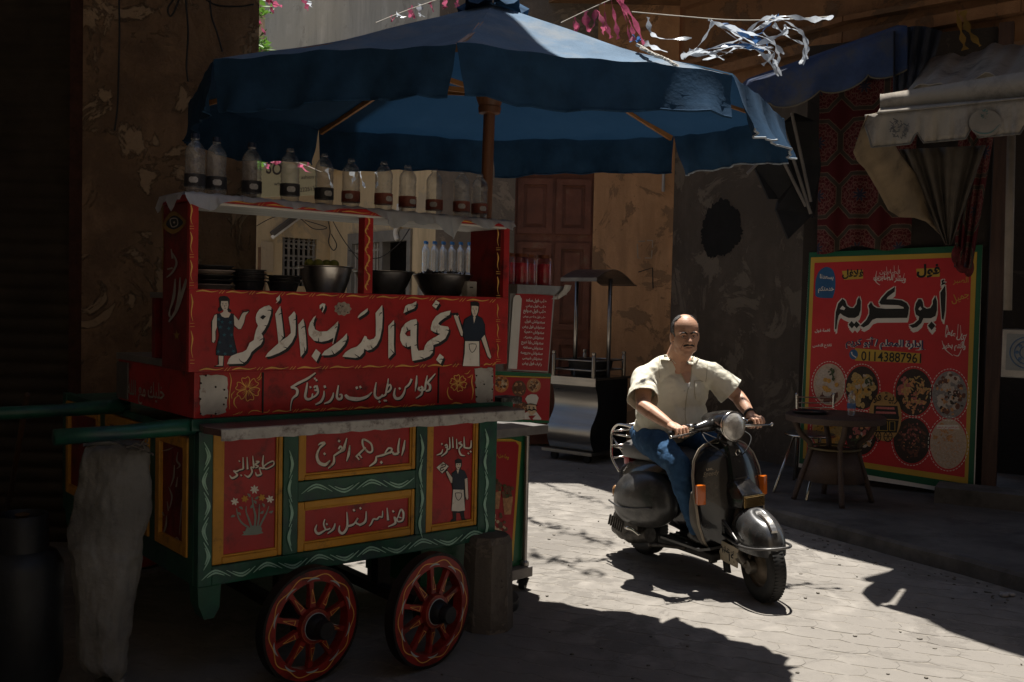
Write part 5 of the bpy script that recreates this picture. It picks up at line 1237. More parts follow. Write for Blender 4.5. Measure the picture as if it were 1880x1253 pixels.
for i, (px, yb, yt, kind, cap) in enumerate(BOT):
    yy = 0.10 + 0.02 * ((i * 7) % 3)
    p = cl(px, yb, yy); h = 0.248 - 0.001 * i * 0.8; r = 0.0415
    b = thing('empty_bottle', '', 'bottle', CM @ V((p.x, yy, ztop)), random.uniform(-0.5, 0.5), 'empty bottles lined up on the cart roof')
    b['label'] = ('empty bottle with dark label on the cart roof, ' if kind == 1 else 'empty bottle with red label on the cart roof, ') + ['leftmost of the row', 'second from the left', 'third with dark cap', 'fourth and capless before the sign', 'fifth from the left', 'first red labelled one', 'above the mid post', 'eighth in the row', 'ninth in the row', 'second from right end', 'last by the pole'][i]
    if kind not in protos:
        mb = MB(); mb.lathe(bottle_prof(h, r), 20, jitter=0.028); body = mb.build('body', M('thin bottle plastic', (0.93, 0.93, 0.92), 0.05, var=0.02, thin=0.89, bump=1.0, bscale=40, spec=0.9), b, smooth=True)
        m_label(b, m_lab1 if kind == 1 else m_lab2, m_ink1, h, r)
        protos[kind] = b
    else:
        for c in kids(protos[kind]):
            if c.name.startswith('cap'): continue
            d = c.copy(); COL.objects.link(d); d.parent = b
            for g in kids(c): e = g.copy(); COL.objects.link(e); e.parent = d
    if cap:
        mb = MB(); mb.lathe([(0, h + 0.012), (0.0165, h + 0.011), (0.0175, h - 0.008), (0.0, h - 0.008)], 14); mb.build('cap', m_dcap, b, autosmooth=40)
# crumpled plastic sheet over the roof shelf
random.seed(8)
m_sheet = M('pale plastic sheet', (0.52, 0.54, 0.56), 0.35, var=0.15, scale=9, bump=0.4, bscale=40, translucent=0.35)
sht = thing('plastic_sheet', 'crumpled pale plastic sheet spread under the bottles on the cart roof', 'sheet', CM @ V((0, 0, 2.043)), CANG)
hang = [(-0.05, 0.07), (0.05, 0.055), (0.16, 0.02), (0.32, 0.012), (0.42, 0.03), (0.55, 0.025), (0.66, 0.012), (0.75, 0.0), (0.86, 0.05), (0.94, 0.085), (1.0, 0.05), (1.1, 0.045), (1.18, 0.08), (1.24, 0.10), (1.30, 0.02), (1.4, 0.03), (1.46, 0.06), (1.52, 0.015), (1.6, 0.045)]
def hang_at(x):
    for (a, b), (c, d) in zip(hang, hang[1:]):
        if a <= x <= c: return b + (d - b) * (x - a) / (c - a)
    return 0.03
rows = [[] for _ in range(9)]
for k in range(121):
    x = -0.055 + 1.68 * k / 120; h = hang_at(x) * (0.9 + 0.25 * math.sin(37 * x)); wv = 0.004 * math.sin(53 * x) + 0.003 * math.sin(120 * x)
    for j, y in enumerate((0.24, 0.14, 0.05, -0.02, -0.048)): rows[j].append((x, y, 0.003 + abs(wv) * (1.5 if 0 < j < 4 else 0.5)))
    for j, f in enumerate((0.1, 0.4, 0.7, 1.0)): rows[5 + j].append((x + wv * 2, -0.052 - 0.010 * f - abs(wv) * 3 * f, -h * f))
mb = MB(); mb.grid(rows); mb.build('sheet', m_sheet, sht, smooth=True)
mb = MB(); mb.grid([[(-0.055 - 0.004 * j, 0.24 - 0.03 * k, 0.003 - j * (0.012 + 0.006 * math.sin(k * 1.3))) for k in range(10)] for j in range(5)]); mb.build('end_flap', m_sheet, sht, smooth=True)
# bowls, plates, pots on the inner shelf (z = 1.615) and worktop
zs = 1.6515
m_alu = M('worn aluminium', (0.55, 0.52, 0.48), 0.32, 1.0, var=0.25, scale=9, bump=0.1)
m_alud = M('dark worn aluminium', (0.24, 0.23, 0.22), 0.35, 1.0, var=0.3, scale=9, bump=0.1)
m_plate2 = M('pale melamine', (0.34, 0.27, 0.23), 0.4, var=0.15)
m_blackp = M('dark plate', (0.03, 0.028, 0.028), 0.4, var=0.3)
def vessel(name, label, cat, px, y, r0, r1, h, mat, group=None, lip=0.012):
    p = cl(px, 500, y); t = thing(name, label, cat, CM @ V((p.x, y, zs)), 0, group)
    mb = MB(); th = 0.004
    mb.lathe([(0, 0.001), (r0 * 0.9, 0.0), (r0, 0.008), ((r0 + r1) / 2 + 0.004, h * 0.5), (r1, h - 0.004), (r1 + lip, h), (r1 + lip, h + 0.003), (r1 - 0.003, h), ((r0 + r1) / 2, h * 0.5), (r0 - 0.004, 0.014), (0, 0.012)], 40)
    mb.build('bowl', mat, t, autosmooth=45); return t
def sc_px(px, y): # metres per photo pixel at that depth
    return (CM @ cl(px, 500, y)).y / F_PX
y0 = 0.24
k0 = sc_px(600, y0)
pot = vessel('cooking_pot', 'wide shiny aluminium pot of lemons behind the headline board', 'pot', 598, y0, 0.085, 0.122, 0.135, m_alu)
random.seed(3)
m_lem = M('green yellow lemon', (0.16, 0.17, 0.03), 0.45, var=0.3, scale=20, bump=0.3, bscale=150)
for k, (dx, dy, lab) in enumerate(((-0.04, 0.0, 'lemon lying in the aluminium pot, leftmost'), (0.0, 0.02, 'lemon lying in the middle of the aluminium pot'), (0.045, -0.01, 'lemon at the right in the aluminium pot'), (-0.09, 0.02, 'lemon half hidden at the left rim of the pot'))):
    t = MB(); t.ball((0, 0, 0), 0.024, 14, 10, (1, 1, 0.92)); o = tag(t.build('lemon', m_lem, smooth=True), lab, 'lemon'); o.location = mat_of(pot) @ V((dx * math.cos(CANG), dx * math.sin(CANG) + dy, 0.148))
for s_ in (-1, 1):
    mb = MB(); mb.box((s_ * 0.140 * math.cos(CANG), s_ * 0.140 * math.sin(CANG), 0.128), (0.03, 0.05, 0.008), Matrix.Rotation(CANG, 3, 'Z'), 0.003); mb.build('handle', m_alu, pot)
bw = vessel('mixing_bowl', 'flared dark metal bowl of salad at the right end of the cart shelf', 'bowl', 812, y0 - 0.02, 0.085, 0.147, 0.12, m_alud)
vessel('mixing_bowl', 'empty flared dark metal bowl behind the mid post', 'bowl', 705, y0 + 0.02, 0.085, 0.142, 0.125, m_alud)
mb = MB()
for k in range(60):
    a, r = random.uniform(0, 2 * PI), 0.12 * math.sqrt(random.random()); c = V((r * math.cos(a), r * math.sin(a), 0.118 + random.uniform(0, 0.02))); d = V((random.gauss(0, 1), random.gauss(0, 1), random.gauss(0, .6))).normalized() * 0.028; e = d.cross(V((0, 0, 1))).normalized() * 0.010
    mb._f([mb.bm.verts.new(q) for q in (c - d, c + e, c + d, c - e)])
mb.build('salad', M('dark salad leaves', (0.05, 0.03, 0.02), 0.6, var=0.5, scale=30), bw, recalc=False)
def stack(label, px, y, n, r0, r1, h, step, mat, group):
    for k in range(n):
        p = cl(px, 500, y); nm = label[k]
        t = thing('plate' if h < 0.05 else 'bowl', nm, 'plate' if h < 0.05 else 'bowl', CM @ V((p.x + random.uniform(-.004, .004), y, zs + k * step)), 0, group)
        mb = MB(); mb.lathe([(0, 0.002), (r0, 0.0), (r0 + 0.005, 0.006), (r1 - 0.01, h - 0.003), (r1, h), (r1, h + 0.003), (r1 - 0.012, h + 0.001), (r0, 0.010), (0, 0.008)], 32); mb.build('dish', mat[k % len(mat)], t, autosmooth=45)
stack(['pale plate at the bottom of the left stack on the cart shelf', 'dark plate second from the bottom of the left stack', 'dark plate third in the left stack', 'pale plate fourth in the left plate stack', 'dark plate on top of the left plate stack'], 388, 0.2, 5, 0.055, 0.100, 0.034, 0.020, [m_plate2, m_blackp, m_blackp, m_plate2, m_blackp], 'plates stacked at the left of the cart shelf')
stack(['black bowl at the bottom of the middle bowl stack', 'black bowl second in the middle bowl stack', 'black bowl third in the middle bowl stack', 'black bowl on top of the middle bowl stack'], 457, 0.2, 4, 0.05, 0.078, 0.055, 0.016, [m_blackp], 'black bowls stacked on the cart shelf')
stack(['black bowl at the bottom of the low stack left of the pot', 'black bowl in the low stack left of the pot', 'black bowl on top of the low stack left of the pot'], 521, 0.2, 3, 0.05, 0.080, 0.055, 0.014, [m_blackp], 'black bowls stacked left of the pot')
p = cl(861, 545, 0.1); t = thing('small_box', 'small worn white box at the right end of the cart shelf', 'box', CM @ V((p.x, 0.1, zs)), CANG)
mb = MB(); mb.box((0, 0, 0.045), (0.06, 0.05, 0.09), bev=0.004); mb.build('carton', m_edge, t)
mb = MB(); mb.box((-0.005, -0.026, 0.06), (0.02, 0.002, 0.006)); mb.build('slot', m_black, t)

# ================================================================== FUL MENU STAND BEHIND THE CART (red, with caster)
m_sred = M('print red', (0.33, 0.014, 0.018), 0.4, var=0.06, bump=0.03)
m_sgreen = M('print green', (0.012, 0.11, 0.045), 0.4, var=0.08)
m_syel = M('print yellow', (0.50, 0.30, 0.03), 0.45, var=0.06)
m_swht = M('print white', (0.60, 0.58, 0.54), 0.5, var=0.06)
m_sblk = M('print black', (0.010, 0.010, 0.011), 0.45, var=0.1)
m_steel = M('dull steel', (0.36, 0.34, 0.32), 0.38, 0.9, var=0.2, scale=8)
MY = 5.85
ga = P(905, 700, 5.52); gb_ = P(1000, 700, 5.80)
md = V((gb_.x - ga.x, gb_.y - ga.y, 0)).normalized(); mang = math.atan2(md.y, md.x)
o0_ = P(968, 1040, 5.72); o0_.z = 0
stn = thing('menu_trolley', 'wheeled food trolley with red menu board and jars on top behind the cart', 'trolley', o0_, mang)
SM = mat_of(stn); SN = SM.to_3x3() @ V((0, -1, 0)); FSn = Face(o0_, SN, stn)
def sl_(px, py): return FSn.inv @ FSn.at(px, py)
def spoly(pxs, y, d, name, mat, par=None):
    mb = MB(); mb.poly([V((q.x, y, q.z)) for q in (sl_(a, b) for a, b in pxs)], (0, d, 0)); return mb.build(name, mat, par or stn)
q = sl_(966, 800); zt2 = q.z; zbm = sl_(966, 1035).z
mb = MB(); bxy(mb, q.x - 0.75, q.x, 0.0, 0.5, zbm, zt2); mb.build('body', m_sgreen, stn)
spoly([(930, 806), (938, 806), (956, 812), (956, 822), (941, 1030), (880, 1040), (880, 806)], -0.004, 0.003, 'print_border', m_syel)
pp_ = spoly([(930, 811), (945, 811), (951, 818), (937, 1022), (880, 1030), (880, 811)], -0.007, 0.0025, 'print_panel', m_sred)
FSp = Face(SM @ V((0, -0.007, 0)), SN, stn)
write(FSp, 'وما من دابة', (903, 836), (934, 843), 0.003, 0.02).build('lettering', m_syel, pp_, recalc=False)
random.seed(6)
def blobs(face, cx, cy, rx, ry, n, lift, mats, names, par, rr=(2, 6)):
    for mt, nm in zip(mats, names):
        pt = Paint(face, lift)
        for k in range(n):
            a, r = random.uniform(0, 2 * PI), math.sqrt(random.random()); pt.dot((cx + rx * r * math.cos(a), cy + ry * r * math.sin(a)), random.uniform(*rr), 7)
        pt.build(nm, mt, par); lift += 0.0026
m_f1 = M('food green', (0.06, 0.07, 0.02), 0.5, var=0.4, scale=60); m_f2 = M('food tan', (0.40, 0.20, 0.09), 0.5, var=0.4, scale=60); m_f3 = M('food brown', (0.12, 0.05, 0.025), 0.5, var=0.4, scale=60); m_f4 = M('food cream', (0.52, 0.38, 0.24), 0.5, var=0.3, scale=60); m_f5 = M('food orange', (0.46, 0.17, 0.04), 0.5, var=0.3, scale=60)
for cx, cy in ((910, 905), (932, 915)):
    pt = Paint(FSp, 0.002); pt.poly([(cx - 9, cy), (cx + 10, cy - 3), (cx + 6, cy + 30), (cx - 6, cy + 30)]); pt.build('food_picture', m_f2, pp_)
    blobs(FSp, cx, cy - 12, 10, 12, 14, 0.004, [m_f1, m_f3], ['food_picture', 'food_picture'], pp_, (2, 4))
blobs(FSp, 915, 965, 14, 22, 14, 0.003, [m_f3, m_f4], ['food_picture', 'food_picture'], pp_, (2, 5))
mb = MB(); c = sl_(962, 925); mb.tube([(q.x - 0.01, -0.02, zbm + 0.0), (q.x - 0.01, -0.02, zt2)], 0.014, 10); mb.lathe([(0.014, 0), (0.026, 0.0), (0.026, 0.02), (0.014, 0.03)], 14, Matrix.Translation((q.x - 0.01, -0.02, zbm))); mb.build('corner_tube', m_steel, stn, autosmooth=40)
mb = MB(); mb.box((q.x - 0.36, 0.22, zbm - 0.032), (0.76, 0.56, 0.06), bev=0.006); mb.build('plinth', M('grey plinth', (0.20, 0.18, 0.165), 0.6, var=0.3, dirt=(0.08, 0.07, 0.06), dirt_amt=0.3), stn)
zw = (zbm - 0.062)
for x, y in ((q.x - 0.03, -0.03), (q.x - 0.62, -0.03), (q.x - 0.03, 0.42), (q.x - 0.62, 0.42)):
    mb = MB(); mb.lathe([(0, -0.018), (zw * 0.42, -0.018), (zw * 0.46, -0.008), (zw * 0.46, 0.008), (zw * 0.42, 0.018), (0, 0.018)], 22, Matrix.Translation((x, y, zw * 0.46)) @ Matrix.Rotation(PI / 2, 4, 'X') @ Matrix.Rotation(0.5, 4, 'Y')); cs = mb.build('caster', M('black rubber', (0.015, 0.014, 0.013), 0.7), stn, autosmooth=40)
    mb = MB(); mb.bar((x - 0.01, y - 0.026, zw * 0.4), (x + 0.012, y - 0.026, zw), 0.004, 0.03, (0, 1, 0)); mb.bar((x - 0.01, y + 0.026, zw * 0.4), (x + 0.012, y + 0.026, zw), 0.004, 0.03, (0, 1, 0)); mb.build('fork', m_steel, cs)
mb = MB(); a, b = sl_(880, 772), sl_(1006, 797); bxy(mb, -0.62, sl_(1000, 785).x, -0.03, 0.5, sl_(980, 797).z, sl_(980, 782).z); mb.build('shelf', m_steel, stn)
# picture board (chef) and menu board
cb = spoly([(880, 680), (1003, 686), (999, 776), (880, 772)], -0.04, 0.03, 'picture_board', m_sgreen)
spoly([(880, 688), (1002, 692), (1001, 694), (880, 690)], -0.043, 0.002, 'yellow_line', m_syel, cb); spoly([(880, 690.5), (1001, 694.5), (998, 771), (880, 767)], -0.044, 0.003, 'red_field', m_sred, cb)
FSc = Face(SM @ V((0, -0.044, 0)), SN, stn)
for cx, cy, rx, ry, mm in ((920, 705, 13, 15, [m_f5, m_f4]), (953, 714, 12, 14, [m_f3, m_f2]), (980, 708, 12, 12, [m_f2, m_f4]), (957, 748, 12, 9, [m_f3, m_f2])):
    pt = Paint(FSc, 0.001); pt.dot((cx, cy), rx + 1, 20, ry + 1); pt.build('food_picture', mm[0], cb)
    blobs(FSc, cx, cy, rx - 3, ry - 3, 16, 0.003, [mm[1], m_f3], ['food_picture', 'food_picture'], cb, (1, 3))
pt = Paint(FSc, 0.0015); pt.poly([(955, 770), (960, 760), (972, 755), (985, 757), (994, 769), (993, 771)]); pt.poly([(969, 742), (964, 733), (968, 727), (975, 724), (985, 725), (989, 731), (985, 743)]); pt.build('chef_whites', m_swht, cb)
pt = Paint(FSc, 0.0042); pt.poly([(967, 743), (984, 744), (985, 756), (976, 764), (968, 756)]); pt.build('chef_face', m_f4, cb)
pt = Paint(FSc, 0.0068); pt.stroke([(967, 755), (972, 752), (976, 754), (981, 752), (986, 755)], [1, 3, 2, 3, 1]); pt.dot((972, 748), 1.4, 8); pt.dot((980, 749), 1.4, 8); pt.stroke([(965, 744), (975, 742), (987, 745)], 1.6); pt.build('chef_moustache', m_sblk, cb)
pt = Paint(FSc, 0.0042); pt.poly([(970, 764), (984, 763), (978, 769), (980, 774), (974, 770)]); pt.build('chef_scarf', M('scarf red', (0.24, 0.008, 0.01), 0.5), cb)
mbd = spoly([(930, 536), (1012, 541), (1000, 684), (924, 680)], -0.03, 0.03, 'menu_board', m_steel)
mf = spoly([(940, 538), (1008, 543), (998, 681), (931, 678)], -0.034, 0.003, 'menu_sheet', m_sred, mbd)
FSm = Face(SM @ V((0, -0.034, 0)), SN, stn)
pt = Paint(FSm, 0.001); pt.poly([(942, 548), (946, 542), (954, 542), (958, 549), (949, 678), (933, 677)]); pt.build('white_bar', m_swht, mbd)
MENU = ['طلب فول ساده', 'طلب فول بيض', 'طلب فول صوابع', 'طلب فول بطاطس وبيض', 'سندوتش فول', 'سندوتش فول بيض', 'سندوتش طعمية', 'سندوتش جمبرى', 'سندوتش بابا غنوج', 'سندوتش مسقعه', 'سندوتش مهروسه', 'سندوتش شيبسى', 'رغيف فول بيض']
mb = MB()
for k, t_ in enumerate(MENU):
    y = 555 + k * 9.6; x1 = 1003 - k * 0.72; x0 = 962 - k * 0.62 + (4 if len(t_) < 13 else 0)
    write(FSm, t_, (x0, y - 1.5), (x1, y + 1), 0.002, 0.03, 0.95 if len(t_) > 11 else 0.75, paint=mb)
mb.build('lettering', m_swht, mbd, recalc=False)
mb = MB(); a, b = sl_(927, 540), sl_(1020, 527); bxy(mb, a.x, sl_(1018, 530).x, -0.10, 0.30, sl_(960, 540).z, sl_(960, 524).z); mb.build('top_tray', m_steel, stn)
mb = MB(); c = sl_(1018, 530); mb.grid([[(c.x - 0.03 + 0.02 * u - 0.012 * v * v, -0.11 - 0.004 * math.sin(u * 2), c.z + 0.02 - 0.028 * v) for u in range(4)] for v in range(4)]); mb.build('torn_corner', m_edge, stn, smooth=True)
# jars with red pickles on the tray
m_jar = M('jar glass', (0.9, 0.9, 0.9), 0.06, var=0.02, trans=0.92, ior=1.3, bump=0.05)
m_pick = M('red pickle', (0.42, 0.02, 0.05), 0.35, var=0.4, scale=25)
tz_ = sl_(960, 524).z
jp = None
for k, px in enumerate((926, 943, 961, 981, 1003)):
    cx_ = sl_(px, 500).x
    lb_ = ['jar of dark red pickle, leftmost on the menu trolley', 'jar of dark red pickle, second from the left on the trolley', 'jar of red pickle in the middle of the trolley row', 'jar of red pickle, second from the right on the trolley', 'brightest jar of red pickle at the right end of the trolley'][k]
    loc = SM @ V((cx_, 0.02 + 0.03 * (k % 2), tz_ + 0.001))
    if jp is None:
        jp = thing('pickle_jar', lb_, 'jar', loc, 0, 'jars of red pickle on the trolley')
        mb = MB(); mb.lathe([(0, 0), (0.044, 0), (0.047, 0.01), (0.047, 0.145), (0.040, 0.158), (0.0, 0.158)], 20); mb.build('glass', M('red jar glass', (0.90, 0.70, 0.70), 0.05, var=0.05, thin=0.95), jp, autosmooth=50)
        mb = MB(); mb.lathe([(0, 0.005), (0.042, 0.006), (0.043, 0.125), (0.0, 0.13)], 18); mb.build('pickle', m_pick, jp, autosmooth=50)
        mb = MB(); mb.lathe([(0, 0.178), (0.042, 0.177), (0.044, 0.1585), (0.0, 0.1585)], 20); mb.build('lid', M('brown lid', (0.16, 0.05, 0.02), 0.4, 0.3), jp, autosmooth=40)
    else: dup(jp, loc, k * 0.7, lb_)

# ================================================================== SACK AND GAS CYLINDER AT LEFT
random.seed(14)
m_sack = M('dirty woven sack', (0.19, 0.185, 0.17), 0.75, var=0.4, scale=7, bump=1.0, bscale=16, dirt=(0.045, 0.045, 0.045), dirt_amt=0.4, dscale=3.5)
SKY = 3.95
prof = [(808, 152, 255), (822, 150, 275), (850, 146, 281), (880, 142, 280), (920, 132, 277), (960, 124, 274), (1000, 117, 268), (1008, 128, 266), (1050, 138, 258), (1100, 138, 250), (1150, 134, 245), (1200, 138, 238), (1225, 155, 236), (1243, 175, 232)]
sk = thing('sack', 'dirty grey woven plastic sack leaning against the cart end', 'sack', P(195, 1240, SKY)); si = mat_of(sk).inverted()
mb = MB(); rows = []
sk0 = G(205, 1246).y
for i, (y, xa, xb) in enumerate(prof):
    Y = SKY + (1 - i / (len(prof) - 1)) * 0.10; a, b = P(xa, y, Y), P(xb, y, Y); c = (a + b) / 2; hw = (b - a).length / 2; row = []
    dp = 0.10 if 0 < i < len(prof) - 1 else 0.06
    for k in range(40):
        t = 2 * PI * k / 40; f = 1 + 0.04 * math.sin(5 * t + i * 0.7) + 0.03 * math.sin(9 * t - i * 1.1) + random.uniform(-0.01, 0.01)
        row.append(si @ (c + V((hw * math.cos(t) * (1 if abs(math.cos(t)) > 0.9 else f), dp * math.sin(t) * f, 0.01 * math.sin(3 * t + i)))))
    rows.append(row)
mb.grid(rows, True); mb.poly(rows[0]); mb.poly(rows[-1][::-1]); bag = mb.build('bag', m_sack, sk, smooth=True, sub=2)
for nm_, st_, sc_ in (('sack folds', 0.034, 0.22), ('sack creases', 0.014, 0.06)):
    tx = bpy.data.textures.new(nm_, 'CLOUDS'); tx.noise_scale = sc_; tx.noise_type = 'HARD_NOISE'; md = bag.modifiers.new('d', 'DISPLACE'); md.texture = tx; md.strength = st_; md.mid_level = 0.5
mb = MB()
for k in range(9):
    c = si @ P(262 + random.uniform(-10, 14), 822 + random.uniform(-10, 12), SKY + 0.05); mb.tube([c, c + V((random.uniform(-.03, .03), -0.02, random.uniform(-.01, .03))), c + V((random.uniform(-.04, .05), -0.03, random.uniform(-.02, .02)))], 0.003, 4)
mb.build('tie', M('sack string', (0.14, 0.13, 0.12), 0.9), sk)
g = P(40, 1100, 4.0); gc = thing('gas_cylinder', 'dark gas cylinder standing left of the woven sack', 'gas cylinder', (g.x, g.y, 0))
gz = P(40, 1010, 4.0).z; gt = P(40, 945, 4.0).z
mb = MB(); mb.lathe([(0, 0.02), (0.13, 0.02), (0.14, 0.05), (0.155, 0.10), (0.155, gz - 0.06), (0.13, gz - 0.01), (0.06, gz + 0.02), (0, gz + 0.025)], 32); mb.build('tank', M('dark blue grey steel', (0.022, 0.025, 0.028), 0.5, 0.3, var=0.4, scale=6), gc, autosmooth=50)
mb = MB(); mb.lathe([(0.10, gz - 0.005), (0.10, gt), (0.096, gt + 0.004), (0.092, gt), (0.092, gz - 0.005)], 28); mb.build('collar', M('dark collar steel', (0.02, 0.022, 0.025), 0.5, 0.4, var=0.4), gc, autosmooth=50)
mb = MB(); mb.lathe([(0.0, gz + 0.02), (0.02, gz + 0.02), (0.02, gt - 0.02), (0.03, gt), (0, gt + 0.01)], 12); mb.build('valve', M('dull brass', (0.2, 0.12, 0.05), 0.4, 0.9), gc, autosmooth=40)
pa_, pb_ = P(50, 725, 4.75), G(3, 1010)
t = thing('broom', 'dark wooden broom handle leaning in the dark left of the cart', 'broom', pb_); ti = mat_of(t).inverted()
mb = MB(); mb.tube([V((0, 0, 0.03)), ti @ pa_], 0.014, 8); mb.build('stick', M('dark broom wood', (0.07, 0.035, 0.015), 0.6), t, smooth=True)
mb = MB(); mb.box((0, 0, 0.05), (0.3, 0.06, 0.08), bev=0.01); mb.build('brush', m_black, t)
# ================================================================== POSTER
FPo = None
pc = PW0 + (PW1 - PW0) * 0.5
pos = thing('poster', 'large red food poster with green border and phone number on the dark shop wall', 'poster', (pc.x, pc.y, 1.0))
FPo = Face(PW0, pn, pos)
def psheet(pxs, lift, name, mat, thick=0.0):
    mb = MB(); p = [FPo.inv @ FPo.at(a, b, lift) for a, b in pxs]; mb.poly(p, (FPo.n * -thick) if thick else None); return mb.build(name, mat, pos)
m_pred = M('poster red', (0.52, 0.025, 0.03), 0.38, var=0.10, scale=3, bump=0.10, bscale=5)
m_pgreen = M('poster green', (0.012, 0.105, 0.050), 0.4, var=0.10, scale=3)
m_pyel = M('poster yellow', (0.52, 0.33, 0.045), 0.4, var=0.08, scale=3)
m_pwht = M('poster white', (0.70, 0.66, 0.61), 0.45, var=0.08)
m_pblk = M('poster black', (0.010, 0.009, 0.009), 0.4, var=0.1)
m_pblue = M('poster blue', (0.02, 0.10, 0.24), 0.4, var=0.15)
psheet([(1486, 464), (1560, 461.5), (1640, 459), (1720, 455), (1804, 450), (1796, 700), (1789, 914), (1690, 896), (1596, 882), (1530, 869), (1466, 858), (1476, 660)], 0.0, 'sheet', m_pwht, 0.004)
psheet([(1486, 464), (1804, 450), (1787, 905), (1467, 851)], 0.002, 'green_border', m_pgreen)
psheet([(1489, 473), (1794, 463), (1777, 889), (1474, 842)], 0.004, 'yellow_border', m_pyel)
psheet([(1495.5, 483), (1784, 472), (1771, 877), (1480.5, 833)], 0.006, 'red_field', m_pred)
Z7 = zoomtr(1470, 450, 5.0118); Z8 = zoomtr(1400, 650, 4.1756)
HB = [[(315,780),(318,700),(322,620),(345,540),(385,495),(410,515),(425,560),(455,580),(490,580),(515,545),(520,510),(540,475),(555,520),(552,600),(535,650),(500,672),(440,672),(390,650),(365,630),(350,650),(338,700),(330,770)],
 [(440,735),(468,700),(500,735),(472,770)],[(485,735),(512,702),(545,735),(515,768)],
 [(870,385),(865,430),(800,480),(790,500),(850,500),(930,510),(975,535),(998,575),(990,640),(980,672),(700,675),(660,690),(625,735),(580,760),(550,745),(605,690),(630,640),(632,590),(622,560),(648,525),(668,560),(700,580),(780,588),(950,586),(945,572),(900,555),(740,550),(722,530),(745,490),(800,430)],
 [(1050,590),(1060,540),(1085,498),(1110,500),(1125,530),(1130,570),(1160,588),(1195,580),(1215,545),(1215,515),(1240,470),(1255,520),(1255,600),(1240,655),(1200,675),(1130,675),(1110,720),(1070,755),(1030,765),(1000,740),(1045,725),(1085,690),(1090,660),(1060,640)],
 [(1170,745),(1205,705),(1240,745),(1205,785)],[(1330,370),(1335,450),(1330,600),(1315,690),(1300,680),(1290,550),(1285,440)],[(1295,330),(1315,318),(1325,325),(1310,345),(1335,345),(1330,358),(1290,375),(1300,355)]]
pt = Paint(FPo, 0.0075, Z7)
for o_ in ((6, 42), (-4, 22), (8, 24), (8, -7), (-8, -7), (-8, 8)): pt.polys(HB, 0, o_)
pt.build('headline_outline', m_pwht)
pt = Paint(FPo, 0.0108, Z7); pt.polys(HB); pt.build('headline', m_pblk)
pt = Paint(FPo, 0.0118, Z7); pt.polys([[(360,590),(385,560),(412,582),(400,600)],[(1082,592),(1100,566),(1118,590),(1100,604)]]); pt.build('headline_counters', m_pwht)
pt = Paint(FPo, 0.0075, Z7)
pt.poly([(150,480),(135,420),(138,330),(165,250),(210,210),(250,205),(295,230),(318,300),(318,400),(300,470),(280,490)], 4); badge = pt.build('blue_badge', m_pblue)
L1 = MB()
write(FPo, 'يسعدنا', (1505, 511), (1530, 513), 0.0108, 0.02, 1.15, paint=L1); write(FPo, 'خدمتكم', (1502, 534), (1531, 534), 0.0108, 0.02, 1.2, paint=L1)
write(FPo, 'لقمة فول', (1496, 610), (1524, 609), 0.0085, 0.03, 0.95, paint=L1); write(FPo, 'تفتح النفس', (1492, 637), (1527, 636), 0.0085, 0.03, 0.95, paint=L1)
write(FPo, 'وبشر الصابرين', (1604, 512), (1663, 517), 0.0085, 0.02, 1.5, paint=L1)
write(FPo, 'الصابرين', (1615, 502), (1652, 503), 0.0088, 0.0, 1.0, paint=L1)
write(FPo, 'كل عام', (1738, 614), (1770, 625), 0.0085, 0.03, 1.2, paint=L1); write(FPo, 'وأنتم بخير', (1730, 638), (1773, 640), 0.0085, 0.03, 1.3, paint=L1)
L1.build('small_white_lettering', m_pwht, pos, recalc=False)
pt = Paint(FPo, 0.0088, Z7)
for L in ([(1330,850),(1345,740),(1360,800)],[(1440,860),(1450,730)],[(1480,880),(1470,740)],[(1530,820),(1500,900),(1510,960)],[(1300,880),(1330,960),(1400,1020)],[(1405,1010),(1450,1020),(1480,960)],[(700,240),(690,330),(730,370)],[(900,190),(895,330)],[(860,190),(862,300)],[(955,260),(940,330)],[(790,200),(800,330)]): pt.stroke(L, [3, 9, 4])
pt.build('white_flourishes', m_pwht)
pt = Paint(FPo, 0.0075, Z7); pt.polys([[(380,240),(575,230),(575,310),(400,322)],[(1065,220),(1282,210),(1280,292),(1070,298)],[(500,950),(1110,1000),(1110,1090),(500,1065)]]); pt.build('yellow_plaques', m_pyel)
L2 = MB(); write(FPo, 'فلافل', (1546, 508), (1585, 508), 0.0098, 0.035, 1.05, paint=L2); write(FPo, 'فول', (1683, 504), (1726, 503), 0.0098, 0.04, 1.0, paint=L2)
write(FPo, '01143887961', (1581, 662), (1691, 667), 0.0098, 0.012, 1.25, True, L2)
L2.build('black_lettering', m_pblk, pos, recalc=False)
L3 = MB(); write(FPo, 'إدارة المعلم / أبو كريم', (1552.5, 633.5), (1700.5, 638.5), 0.0085, 0.050, 1.0, paint=L3); L3.build('white_line_outline', m_pwht, pos, recalc=False)
L3 = MB(); write(FPo, 'إدارة المعلم / أبو كريم', (1553, 633), (1700, 638), 0.0102, 0.028, 1.0, paint=L3); L3.build('navy_lettering', M('poster navy', (0.012, 0.03, 0.10), 0.4), pos, recalc=False)
L3 = MB(); write(FPo, 'الصبر', (1750, 520), (1778, 519), 0.0085, 0.0, 1.2, paint=L3); write(FPo, 'جميل', (1748, 556), (1780, 545), 0.0085, 0.0, 1.3, paint=L3); L3.build('yellow_lettering', m_pyel, pos, recalc=False)
pt = Paint(FPo, 0.0085, Z7); pt.dot((487, 1008), 40, 24, 46); pt.build('phone_badge', m_pblue)
pt = Paint(FPo, 0.0100, Z7); pt.stroke([(468, 985), (475, 1010), (500, 1030), (512, 1035)], [14, 7, 7, 14]); pt.build('phone_icon', m_pwht)
